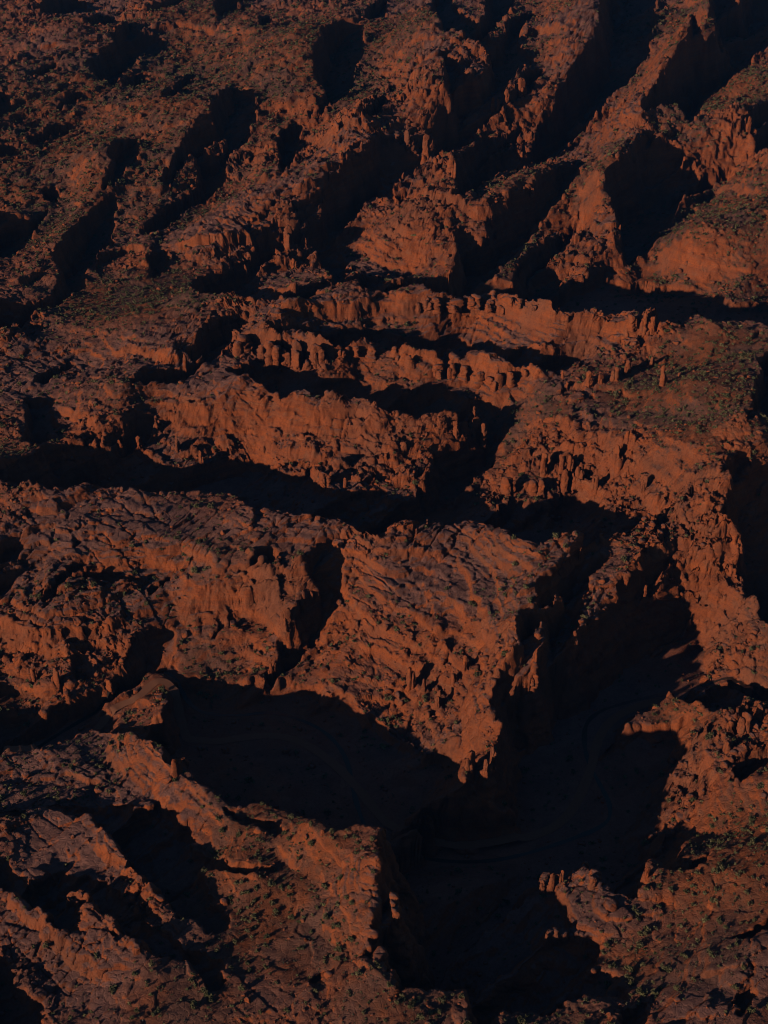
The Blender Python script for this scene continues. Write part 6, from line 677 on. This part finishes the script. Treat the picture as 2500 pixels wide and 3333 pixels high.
# overhanging ledges: push steep faces out and in by bed
_sl, NX, NY = slopes(GX, GY, GZ.reshape(GX.shape))
STEEP = sstep(0.6, 1.6, _sl)
_x, _y, _z = GX.ravel().astype(f4), GY.ravel().astype(f4), GZ.astype(f4)
_bn = (fbm(_z * 1.0 + 0.04 * _x, 0.05 * _y + 0.05 * _x, 4.5, 3, 151) * 1.9 + fbm(_x + 0.6 * _z, _y - 0.8 * _z, 6.0, 3, 155) * 1.6 + fbm(_x * .9 + 1.3 * _z, _y + .7 * _z, 2.2, 2, 158) * .6)
_k = STEEP.ravel()
PX, PY = _x + NX.ravel() * _bn * _k, _y + NY.ravel() * _bn * _k

# ------------------------------------------------------------------ materials
def N(nt, t, **k):
    n = nt.nodes.new(t)
    for a, b in k.items(): setattr(n, a, b)
    return n
def mix(nt, fac, a, b, mode='MIX'):
    n = N(nt, "ShaderNodeMix", data_type='RGBA', blend_type=mode)
    for i, v in ((0, fac), (6, a), (7, b)):
        if isinstance(v, (int, float)): n.inputs[i].default_value = v
        elif isinstance(v, tuple): n.inputs[i].default_value = v
        else: nt.links.new(v, n.inputs[i])
    return n.outputs[2]
def ramp(nt, v, a, b):
    n = N(nt, "ShaderNodeMapRange", interpolation_type='SMOOTHSTEP')
    n.inputs[1].default_value = a; n.inputs[2].default_value = b
    nt.links.new(v, n.inputs[0]); return n.outputs[0]
def noise(nt, co, scale, detail=6, rough=0.6):
    n = N(nt, "ShaderNodeTexNoise"); n.inputs["Scale"].default_value = scale; n.inputs["Detail"].default_value = detail; n.inputs["Roughness"].default_value = rough
    nt.links.new(co, n.inputs["Vector"]); return n.outputs[0]
def rock_material(name, attrs):
    m = bpy.data.materials.new(name); m.use_nodes = True
    nt = m.node_tree; bs = nt.nodes["Principled BSDF"]
    geo = N(nt, "ShaderNodeNewGeometry"); co = geo.outputs["Position"]
    sep = N(nt, "ShaderNodeSeparateXYZ"); nt.links.new(geo.outputs["Normal"], sep.inputs[0])
    up = sep.outputs[2]
    n1 = noise(nt, co, 0.03, 5, 0.6); n2 = noise(nt, co, 0.22, 6, 0.65); n3 = noise(nt, co, 1.1, 4, 0.7)
    # bedding bands that follow height
    mp = N(nt, "ShaderNodeMapping"); mp.inputs["Scale"].default_value = (0.012, 0.012, 0.55); nt.links.new(co, mp.inputs[0])
    bands = noise(nt, mp.outputs[0], 1.0, 5, 0.7)
    face = mix(nt, ramp(nt, bands, 0.35, 0.65), (0.48, 0.125, 0.041, 1), (0.33, 0.098, 0.045, 1))
    face = mix(nt, ramp(nt, bands, 0.62, 0.72), face, (0.52, 0.19, 0.085, 1))
    face = mix(nt, ramp(nt, n2, 0.45, 0.75), face, (0.34, 0.130, 0.070, 1))
    face = mix(nt, ramp(nt, n1, 0.46, 0.70), face, (0.29, 0.105, 0.058, 1))
    capc = mix(nt, ramp(nt, n2, 0.3, 0.7), (0.235, 0.122, 0.106, 1), (0.33, 0.158, 0.126, 1))
    soil = mix(nt, ramp(nt, n2, 0.35, 0.65), (0.37, 0.110, 0.044, 1), (0.27, 0.105, 0.058, 1))
    soil = mix(nt, ramp(nt, n1, 0.42, 0.6), soil, (0.215, 0.105, 0.078, 1))
    flat = N(nt, "ShaderNodeMath", operation='ADD'); nt.links.new(up, flat.inputs[0])
    q = N(nt, "ShaderNodeMath", operation='MULTIPLY_ADD'); nt.links.new(n2, q.inputs[0]); q.inputs[1].default_value = 0.30; q.inputs[2].default_value = -0.15
    nt.links.new(q.outputs[0], flat.inputs[1])
    capf = ramp(nt, flat.outputs[0], 0.74, 0.93)
    if attrs:
        at = N(nt, "ShaderNodeAttribute", attribute_name="surf"); sx = N(nt, "ShaderNodeSeparateColor"); nt.links.new(at.outputs["Color"], sx.inputs[0])
        cm = N(nt, "ShaderNodeMath", operation='MULTIPLY'); nt.links.new(capf, cm.inputs[0]); nt.links.new(sx.outputs[0], cm.inputs[1])
        sm = N(nt, "ShaderNodeMath", operation='MULTIPLY'); nt.links.new(ramp(nt, flat.outputs[0], 0.70, 0.85), sm.inputs[0]); nt.links.new(sx.outputs[1], sm.inputs[1])
        col = mix(nt, cm.outputs[0], face, capc)
        col = mix(nt, sm.outputs[0], col, soil)
        var = N(nt, "ShaderNodeMapRange"); nt.links.new(sx.outputs[2], var.inputs[0]); var.inputs[3].default_value = 0.82; var.inputs[4].default_value = 1.15
        sc = N(nt, "ShaderNodeVectorMath", operation='SCALE'); nt.links.new(col, sc.inputs[0]); nt.links.new(var.outputs[0], sc.inputs[3])
        col = sc.outputs[0]
    else:
        col = mix(nt, capf, face, capc)
    col = mix(nt, ramp(nt, n3, 0.45, 0.75), col, mix(nt, 0.5, col, (0.10, 0.055, 0.045, 1)))
    nt.links.new(col, bs.inputs["Base Color"])
    bs.inputs["Roughness"].default_value = 0.93
    bs.inputs["Specular IOR Level"].default_value = 0.15
    bp = N(nt, "ShaderNodeBump"); bp.inputs["Strength"].default_value = 0.9; bp.inputs["Distance"].default_value = 0.8
    vo = N(nt, "ShaderNodeTexVoronoi", feature='DISTANCE_TO_EDGE'); vo.inputs["Scale"].default_value = 0.42
    wv = N(nt, "ShaderNodeVectorMath", operation='MULTIPLY_ADD'); wn_ = N(nt, "ShaderNodeTexNoise"); wn_.inputs["Scale"].default_value = 0.5; nt.links.new(co, wn_.inputs["Vector"])
    nt.links.new(wn_.outputs["Color"], wv.inputs[0]); wv.inputs[1].default_value = (1.6, 1.6, 1.6); nt.links.new(co, wv.inputs[2]); nt.links.new(wv.outputs[0], vo.inputs["Vector"])
    hh = N(nt, "ShaderNodeMath", operation='MULTIPLY_ADD'); nt.links.new(ramp(nt, vo.outputs["Distance"], 0.0, 0.10), hh.inputs[0]); hh.inputs[1].default_value = 0.16; nt.links.new(noise(nt, co, 0.8, 9, 0.78), hh.inputs[2])
    nt.links.new(hh.outputs[0], bp.inputs["Height"]); nt.links.new(bp.outputs[0], bs.inputs["Normal"])
    return m
ROCK = rock_material("red_sandstone", True)
terrain = new_mesh("canyon_terrain", np.stack([PX, PY, GZ], 1), grid_faces(NROW, NCOL), ROCK, "structure", False)
def set_surf(o, cap, soil, var):
    a = o.data.color_attributes.new("surf", 'FLOAT_COLOR', 'POINT')
    a.data.foreach_set("color", np.stack([cap, soil, var, np.ones_like(var)], 1).astype(f4).ravel())
set_surf(terrain, np.clip(0.55 + 0.6 * MK['slick'] + 0.5 * MK['zone90'] - 0.4 * MK['spire_zone'], 0, 1), np.clip(MK['scrub'] + sstep(2, 8, MK['sd']) * 0.0, 0, 1),
         0.6 * MK['idv'] + 0.4 * MK['idb'])

# the land goes on beyond the frame
ax, ay = np.meshgrid(np.arange(-950, 951, 10.0), np.arange(-200, 2551, 10.0))
inside = (np.abs(ax) < 0.305 * (ay + 219)) & (ay > 222) & (ay < 2285)
away = np.maximum(np.maximum(np.abs(ax) - 0.31 * (ay + 219), 215 - ay), ay - 2300)
az = ground(ax.ravel(), ay.ravel()).reshape(ax.shape) - 1.5 - np.clip(0.3 * np.maximum(away, 0), 0, 70)
fq = grid_faces(*ax.shape); fq = fq[~inside.ravel()[fq].all(1)]
apron = new_mesh("outer_terrain", np.stack([ax.ravel(), ay.ravel(), az.ravel()], 1), fq, ROCK, "structure", False)
set_surf(apron, np.full(ax.size, .6), np.full(ax.size, .4), np.full(ax.size, .5))
# ---- plants and loose rock
rng = np.random.default_rng(11)
def cam_proj(x, y, z):
    cp, sp = math.cos(PITCH), math.sin(PITCH)
    d = y * cp - (z - CAM_Z) * sp; up = y * sp + (z - CAM_Z) * cp
    k = 512 / math.tan(VFOV / 2)
    return 384 + k * x / d, 512 - k * up / d, d
def scatter(n, dens):
    """n random ground points in the view fan, kept with probability dens(x, y)"""
    y = np.sqrt(rng.uniform(235 ** 2, 1950 ** 2, n))
    x = rng.uniform(-0.29, 0.29, n) * (y + 219)
    keep = rng.random(n) < dens(x, y)
    return x[keep], y[keep]
def plant_density(x, y):
    sc = mask_at(MK0['scrub'], x, y); sl = mask_at(SLOPE, x, y); lit = mask_at(MK0['lit'], x, y)
    fl = mask_at(MK0['dc'], x, y) < 60
    clump = sstep(-0.35, 0.35, fbm(x.astype(f4), y.astype(f4), 26, 3, 201))
    d = (0.40 + 0.60 * sc) * (1 - 0.22 * sstep(850, 1100, y)) * (0.45 + 0.55 * clump) * (1 - 0.85 * mask_at(MK0['slick'], x, y) * (1 - sc)) * (1 - 0.8 * mask_at(MK0['spire_zone'], x, y))
    d = np.where(fl, np.maximum(d, 0.5), d)
    d = d * sstep(1.3, 0.6, sl) * (0.35 + 0.65 * lit)
    return np.where((mask_at(MK0['dr'], x, y) < 4) | (mask_at(MK0['dc'], x, y) < 3), 0, d)
def foliage_mesh(seed, n_leaf, squat, leaf=1.0):
    """unit shrub (radius about 1): leaf clumps spread through the crown on a few stems"""
    g = np.random.default_rng(seed)
    V, Fq = [], []
    lob = g.normal(0, 1, (9, 3)); lob /= np.linalg.norm(lob, axis=1)[:, None]; lob[:, 2] = np.abs(lob[:, 2]) * 0.8
    lob *= g.uniform(0.15, 0.75, (9, 1))
    for k in range(n_leaf):
        c = lob[g.integers(9)]
        d = g.normal(0, 1, 3); d /= np.linalg.norm(d)
        p = c + d * g.uniform(0.2, 0.48); p[2] = max(p[2] * squat, -0.1) + 0.42 * squat
        n = d + g.normal(0, 0.5, 3); n /= np.linalg.norm(n)
        a = np.cross(n, (0.3, 0.2, 1.0)); a /= np.linalg.norm(a); b = np.cross(n, a)
        s = g.uniform(0.20, 0.36) * leaf
        i = len(V); V += [p + a * s, p + b * s * 0.8, p - a * s, p - b * s * 0.8]; Fq.append((i, i + 1, i + 2, i + 3))
    for k in range(4):
        t = k * 1.57 + g.uniform(0, 1); q = np.array([math.cos(t), math.sin(t), 0]) * 0.05; e = np.array([math.cos(t) * 0.4, math.sin(t) * 0.4, 0.6 * squat]); w = np.array([-math.sin(t), math.cos(t), 0]) * 0.04
        i = len(V); V += [q * 0 - w + (0, 0, -0.25), w + (0, 0, -0.25), e + w * 0.4, e - w * 0.4]; Fq.append((i, i + 1, i + 2, i + 3))
    return np.array(V), np.array(Fq)
def leaf_material(name, c1, c2):
    m = bpy.data.materials.new(name); m.use_nodes = True; nt = m.node_tree; bs = nt.nodes["Principled BSDF"]
    geo = N(nt, "ShaderNodeNewGeometry")
    n = noise(nt, geo.outputs["Position"], 0.35, 3); col = mix(nt, ramp(nt, n, 0.35, 0.65), c1, c2)
    hs = N(nt, "ShaderNodeHueSaturation"); nt.links.new(col, hs.inputs["Color"])
    mr = N(nt, "ShaderNodeMapRange"); mr.inputs[3].default_value = 0.6; mr.inputs[4].default_value = 1.35; nt.links.new(geo.outputs["Random Per Island"], mr.inputs[0]); nt.links.new(mr.outputs[0], hs.inputs["Value"])
    nt.links.new(hs.outputs[0], bs.inputs["Base Color"]); bs.inputs["Roughness"].default_value = 0.9; bs.inputs["Specular IOR Level"].default_value = 0.1
    return m
JUNIPER = leaf_material("juniper_foliage", (0.125, 0.125, 0.056, 1), (0.195, 0.170, 0.088, 1))
SAGE = leaf_material("sage_foliage", (0.105, 0.105, 0.075, 1), (0.15, 0.135, 0.085, 1))
def stamp(name, protos, x, y, z, r, mat, kind="stuff", jitter=0.25, smooth=False):
    """many small copies welded into ONE mesh (for what nobody could count)"""
    Vs, Fs, off = [], [], 0
    pick = rng.integers(len(protos), size=len(x)); rot = rng.uniform(0, 6.283, len(x)); sc = 1 + jitter * rng.uniform(-1, 1, (len(x), 3))
    for k, (V, Fq) in enumerate(protos):
        i = np.where(pick == k)[0]
        c, s = np.cos(rot[i])[:, None], np.sin(rot[i])[:, None]
        vx = V[None, :, 0] * sc[i, 0:1] * r[i, None]; vy = V[None, :, 1] * sc[i, 1:2] * r[i, None]; vz = V[None, :, 2] * sc[i, 2:3] * r[i, None]
        P = np.stack([vx * c - vy * s + x[i, None], vx * s + vy * c + y[i, None], vz + z[i, None]], -1)
        Vs.append(P.reshape(-1, 3)); Fs.append((Fq[None] + (np.arange(len(i)) * len(V))[:, None, None]).reshape(-1, Fq.shape[1]) + off); off += P.shape[0] * P.shape[1]
    return new_mesh(name, np.vstack(Vs), np.vstack(Fs), mat, kind, smooth)
shrub_protos = [foliage_mesh(s, 34, q) for s, q in ((1, .9), (2, 1.1), (3, .75), (4, 1.3))]
tiny_protos = [foliage_mesh(s, 12, .7) for s in (7, 8, 9)]
px, py = scatter(560000, lambda x, y: plant_density(x, y) * 0.36)
pz = ground(px, py); pr = np.clip(rng.lognormal(-0.20, 0.36, len(px)), 0.45, 1.9)
sx_, sy_, sd_ = cam_proj(px, py, pz)
vis = (sx_ > -5) & (sx_ < 773) & (sy_ > 0) & (sy_ < 1028) & (mask_at(MK0['lit'], px, py) > 0.5)
order = np.argsort(-(pr / sd_) * vis)
big, rest = order[:300], order[300:]
print('shrubs', len(px))
stamp("desert_shrubs", shrub_protos, px[rest], py[rest], pz[rest] - 0.1, pr[rest], JUNIPER)
gx, gy = scatter(420000, lambda x, y: plant_density(x, y) * np.where(y < 650, 1.0, 0.6))
gz = ground(gx, gy)
stamp("sagebrush", tiny_protos, gx, gy, gz - 0.05, rng.uniform(0.3, 0.75, len(gx)), SAGE)
def boulder_mesh(seed, sub=2):
    g = np.random.default_rng(seed)
    bm = bmesh.new(); bmesh.ops.create_icosphere(bm, subdivisions=sub, radius=1.0)
    V = np.array([v.co for v in bm.verts]); Fq = np.array([[v.index for v in f.verts] for f in bm.faces]); bm.free()
    for k in range(9):                                      # knock flat facets off
        n = g.normal(0, 1, 3); n /= np.linalg.norm(n); h = g.uniform(0.50, 0.85)
        d = V @ n; V -= np.where(d > h, (d - h) * 0.85, 0)[:, None] * n
    V += 0.05 * np.sin(V[:, [1, 2, 0]] * 5 + seed)
    V *= np.array([g.uniform(.8, 1.25), g.uniform(.7, 1.1), g.uniform(.6, 1.0)])
    return V, Fq
BOULDER = rock_material("boulder_sandstone", False)
bp_ = [boulder_mesh(s, 2) for s in range(8)]; bs_ = [boulder_mesh(s, 1) for s in range(8, 16)]
def rock_density(x, y):
    ro = mask_at(MK0['rough'], x, y); sl = mask_at(SLOPE, x, y); pn = mask_at(MK0['spire_zone'], x, y)
    cl = sstep(-0.2, 0.4, fbm(x.astype(f4), y.astype(f4), 18, 3, 221))
    d = (0.20 + 0.6 * ro + 0.5 * pn) * np.where(y < 620, 1.6, 1.0) * (0.12 + 0.88 * cl) * (1 - 0.85 * mask_at(MK0['slick'], x, y)) * sstep(2.2, 1.0, sl) * (0.3 + 0.7 * mask_at(MK0['lit'], x, y))
    return np.where((mask_at(MK0['dr'], x, y) < 4) | (mask_at(MK0['dc'], x, y) < 2), 0, d)
bx, by = scatter(420000, lambda x, y: rock_density(x, y) * 0.7)
ex, ey = scatter(700000, lambda x, y: np.where(y < 750, rock_density(x, y) * 0.8, 0)); bx, by = np.concatenate([bx, ex]), np.concatenate([by, ey])
bz = ground(bx, by); br = np.clip(rng.lognormal(-0.55, 0.62, len(bx)), 0.25, 1.9)
br[-len(ex):] = np.clip(rng.lognormal(-1.15, 0.5, len(ex)), 0.18, 1.2)
qx, qy, qd = cam_proj(bx, by, bz)
vis = (qx > 0) & (qx < 768) & (qy > 0) & (qy < 1024) & (mask_at(MK0['lit'], bx, by) > 0.5)
order = np.argsort(-(br / qd) * vis)
bbig, brest = order[:300], order[300:]
print('boulders', len(bx))
stamp("loose_rocks", bs_, bx[brest], by[brest], bz[brest] + 0.15 * br[brest], br[brest], BOULDER)

# ---- single things: shrubs, boulders, pinnacles
def tag(o, label, cat, group=None):
    o["label"] = label; o["category"] = cat
    if group: o["group"] = group
    return o
def place(name, me, loc, rot, sc):
    o = bpy.data.objects.new(name, me); COL.objects.link(o)
    o.location = loc; o.rotation_euler = (0, 0, rot); o.scale = sc
    return o
def region(u, v):
    """which part of the place a thing stands in, in words (u, v in render pixels)"""
    if v > 760: return ("on the flat-topped mesa beside the darkest canyon" if 190 < u < 400 else "among the knobby ridges in the near left corner" if u <= 190 else "on the near right slope of big rounded slabs")
    if v > 640: return "on the slope under the lower right tower" if u > 560 else "on the lit spur and bank along the dirt track" if u < 400 else "at the foot of the wedge-shaped red wall"
    if v > 500: return "on the wedge-shaped red wall and its crest" if 310 < u < 560 else "on the broad left mesa above the canyon bend" if u <= 310 else "on the right-hand ridge above the creek bend"
    if v > 310: return "on the long open slope under the right-hand rim" if u > 560 else "between the parallel fins in the middle" if v < 400 else "on the middle mesa and its pinnacled skirts"
    return "on the far scrubby plateau of slanting ridges" if u < 400 else "on the far right ridges between the black gullies"
def obj_mesh(name, V, Fq, mat, smooth=False):
    o = new_mesh(name, V, Fq, mat, None, smooth); me = o.data; bpy.data.objects.remove(o); return me
shrub_me = [obj_mesh("juniper_shrub", *foliage_mesh(s, 190, q, 0.6), JUNIPER) for s, q in ((21, .9), (22, 1.1), (23, .8), (24, 1.3), (25, 1.0))]
for i in big:
    u, v, d = cam_proj(px[i], py[i], pz[i]); w = region(u, v)
    tag(place("juniper_shrub", shrub_me[rng.integers(5)], (px[i], py[i], pz[i] - 0.1), rng.uniform(0, 6.28), tuple(pr[i] * rng.uniform(.85, 1.15, 3))),
        "olive green juniper shrub " + w, "shrub", "junipers " + w)
boulder_me = [obj_mesh("boulder", *boulder_mesh(s, 3), BOULDER) for s in range(40, 48)]
for i in bbig:
    u, v, d = cam_proj(bx[i], by[i], bz[i]); w = region(u, v)
    tag(place("boulder", boulder_me[rng.integers(8)], (bx[i], by[i], bz[i] + 0.12 * br[i]), rng.uniform(0, 6.28), tuple(br[i] * rng.uniform(.85, 1.2, 3))),
        "loose red sandstone boulder " + w, "boulder", "boulders " + w)
def column(g, seed):
    """one weathered column: height 1, width about 1, blunt top, swollen and necked beds, flat joint faces"""
    nz, na = 22, 18
    zz = np.linspace(-0.5, 1.0, nz)[:, None]; an = np.linspace(0, 2 * np.pi, na, endpoint=False)[None, :]
    x = np.cos(an) + 0 * zz; y = np.sin(an) + 0 * zz; t = np.clip(zz, 0, 1); k = seed * 7.1
    prof = 0.50 * (1.15 - g.uniform(0.1, 0.55) * t)
    steps = fbm((zz[:, 0] * 1.0 + k).astype(f4), (0 * zz[:, 0] + k).astype(f4), 0.28, 2, seed)[:, None]
    n3 = fbm((x * 0.8 + k + 1.6 * zz).astype(f4), (y * 0.8 - k + 2.3 * zz).astype(f4), 0.7, 3, seed + 2)
    col_ = fbm((x * 1.2 + k).astype(f4), (y * 1.2 + k).astype(f4), 0.9, 2, seed + 5)
    r_ = prof * (1 + 0.45 * steps + 0.60 * n3 + 0.40 * col_)
    crown = np.clip((zz - 0.86) / 0.14, 0, 1); r_ = r_ * np.sqrt(np.maximum(1 - crown ** 2.5, 0.002))
    V = np.stack([x * r_, y * r_, zz + 0 * an], -1).reshape(-1, 3)
    for q in range(4):                                      # joint faces
        th = g.uniform(0, 6.28); n = np.array([math.cos(th), math.sin(th), g.uniform(-.1, .3)]); d = V @ n; h = g.uniform(0.34, 0.5)
        V = V - np.where(d > h, (d - h) * 0.8, 0)[:, None] * np.array([n[0], n[1], 0])
    V[:, 2] += 0.12 * fbm((V[:, 0] * 3 + k).astype(f4), (V[:, 1] * 3).astype(f4), 1.0, 2, seed + 9) * t[:, :1].repeat(na, 1).ravel()
    i = np.arange(nz * na).reshape(nz, na); j = np.roll(i, -1, 1)
    return V, np.stack([i[:-1], j[:-1], j[1:], i[1:]], -1).reshape(-1, 4)
def pinnacle_mesh(seed):
    """a pinnacle is two to four joined columns of different heights"""
    g = np.random.default_rng(seed); Vs, Fs, off = [], [], 0
    n = g.integers(2, 5)
    for c in range(n):
        V, Fq = column(g, seed * 3 + c)
        w = 0.75 if c == 0 else g.uniform(0.4, 0.65); h = 1.0 if c == 0 else g.uniform(0.45, 0.92); th = g.uniform(0, 6.28); d = 0 if c == 0 else g.uniform(0.22, 0.42)
        lean = g.normal(0, 0.05, 2)
        V = V * (w, w * g.uniform(.8, 1.2), h) + np.array([math.cos(th) * d, math.sin(th) * d, 0]); V[:, :2] += V[:, 2:] * lean
        Vs.append(V); Fs.append(Fq + off); off += len(V)
    return np.vstack(Vs), np.vstack(Fs)
spire_shapes = [obj_mesh("sandstone_pinnacle", *pinnacle_mesh(s), BOULDER) for s in range(60, 78)]
WHERE = dict(twin="of the row on the rim above the far black canyon", lone="standing alone with a long shadow in the shallow bowl", bowl="of the broken row across the shallow bowl",
    lowerfin="along the crest of the lower fin", upperfin="along the crest of the upper fin", amphi="in the amphitheatre under the right-hand slope", gap="beside the dark gap at the end of the middle mesa",
    leftfin="in the massive left end of the lower fin", aisle="standing free at the end of the blunt mesa", skirt="in the ragged skirt under the middle mesa", wedge="halfway up the wedge-shaped red wall",
    tip="at the lowest tip of the wedge-shaped red wall", rib="on thin lit ribs in the black slot canyon", tower="of the craggy towers at the right edge", leftmesa="on the cliff below the broad left mesa",
    rimknob="on the mesa rim above the creek bend", valley="rising out of the far black gully", group="in the cluster at the head of the far gullies", farright="on the far right ridges", alcove="in the shadowed alcove on the far plateau edge",
    northwest="on the scrubby far left plateau", bench="on the lit bench ending the near right slope", lowledge="on the low ledge at the edge of the darkest canyon", mushroom="squatting on the mesa edge beside the bushes", ridge="beside the near left knobby ridge")
ORD = "first second third fourth fifth sixth seventh eighth ninth tenth eleventh twelfth thirteenth fourteenth fifteenth".split()
for key, lst in PINNACLES.items():
    lst = sorted(lst, key=lambda p: p[0] / (p[1] + 219))
    for n, (x, y, h, w) in enumerate(lst):
        z = float(ground(np.array([x]), np.array([y]))[0]); zr = float(roof(np.array([x]), np.array([y]))[0])
        z = max(z, zr - 2.5); h = min(h, 3.3 * w)
        o = place("sandstone_pinnacle", spire_shapes[rng.integers(18)], (x, y, z), rng.uniform(0, 6.28), (w * rng.uniform(1.1, 1.5), w * rng.uniform(1.1, 1.6), h * rng.uniform(0.85, 1.05)))
        fin = key in ('lowerfin', 'upperfin', 'leftfin'); hs = rng.uniform(0.6, 0.85) if fin else rng.uniform(0.75, 1.0); ws = rng.uniform(1.1, 1.6) if fin else rng.uniform(0.9, 1.25)
        o.scale = (w * ws, w * ws * rng.uniform(0.85, 1.2), h * hs)
        kind = "tall slender" if h > 2.6 * w else "stout rounded" if h < 1.5 * w else "knobby"
        if len(lst) == 1: lab = kind + " red sandstone pinnacle " + WHERE[key]
        else: lab = ORD[n] + " pinnacle from left " + WHERE[key]
        tag(o, lab, "rock pinnacle", "pinnacles " + WHERE[key])
# ---- the dirt track and the creek
def ribbon(name, path, w, lift, mat, ends=0.15):
    P = np.array(path); seg = np.hypot(*np.diff(P, axis=0).T); s = np.concatenate([[0], np.cumsum(seg)]); q = np.arange(0, s[-1], 1.5)
    X, Y = np.interp(q, s, P[:, 0]), np.interp(q, s, P[:, 1]); tx, ty = np.gradient(X), np.gradient(Y); L = np.hypot(tx, ty); nx, ny = -ty / L, tx / L
    wv = w * np.maximum(0.15, 1 + ends * fbm(q.astype(f4), 0 * q.astype(f4), 12, 3, 301) * 1.6)
    offs = np.linspace(-0.5, 0.5, 5)
    PX_ = X[:, None] + nx[:, None] * wv[:, None] * offs; PY_ = Y[:, None] + ny[:, None] * wv[:, None] * offs
    Z = ground(PX_.ravel(), PY_.ravel()).reshape(PX_.shape)
    Zm = Z.max(1); Zm = np.maximum(Zm, np.convolve(np.pad(Zm, 3, mode='edge'), np.ones(7) / 7, mode='valid'))
    V = np.stack([PX_, PY_, np.repeat(Zm[:, None], 5, 1) + lift], -1).reshape(-1, 3)
    return new_mesh(name, V, grid_faces(len(q), 5), mat, "structure")
DIRT = bpy.data.materials.new("packed_dirt"); DIRT.use_nodes = True
_n = DIRT.node_tree; _b = _n.nodes["Principled BSDF"]; _g = N(_n, "ShaderNodeNewGeometry")
_n.links.new(mix(_n, noise(_n, _g.outputs["Position"], 0.6, 5), (0.24, 0.095, 0.05, 1), (0.31, 0.13, 0.072, 1)), _b.inputs["Base Color"]); _b.inputs["Roughness"].default_value = 0.95
WATER = bpy.data.materials.new("creek_water"); WATER.use_nodes = True
_n = WATER.node_tree; _b = _n.nodes["Principled BSDF"]; _b.inputs["Base Color"].default_value = (0.05, 0.035, 0.025, 1); _b.inputs["Roughness"].default_value = 0.3
_bp = N(_n, "ShaderNodeBump"); _bp.inputs["Strength"].default_value = 0.3; _g = N(_n, "ShaderNodeNewGeometry"); _n.links.new(noise(_n, _g.outputs["Position"], 1.2, 3), _bp.inputs["Height"]); _n.links.new(_bp.outputs[0], _b.inputs["Normal"])
ribbon("dirt_road", ROAD, 3.8, 0.12, DIRT)
ribbon("creek", CREEK, 1.7, 0.08, WATER, 0.55)
# ---- the air
hz = bpy.data.materials.new("air"); hz.use_nodes = True; hn = hz.node_tree
for n in list(hn.nodes):
    if n.type == 'BSDF_PRINCIPLED': hn.nodes.remove(n)
pv = hn.nodes.new("ShaderNodeVolumePrincipled")
pv.inputs["Color"].default_value = (0.06, 0.36, 1.0, 1); pv.inputs["Density"].default_value = 3.4e-5; pv.inputs["Anisotropy"].default_value = 0.0
hn.links.new(pv.outputs[0], [n for n in hn.nodes if n.type == 'OUTPUT_MATERIAL'][0].inputs["Volume"])
c = np.array([[sx, sy, sz] for sz in (-90.0, 480.0) for sy in (-300.0, 2600.0) for sx in (-1000.0, 1000.0)])
haze = new_mesh("haze", c, np.array([[0, 2, 3, 1], [4, 5, 7, 6], [0, 1, 5, 4], [2, 6, 7, 3], [0, 4, 6, 2], [1, 3, 7, 5]]), hz, "stuff", False)
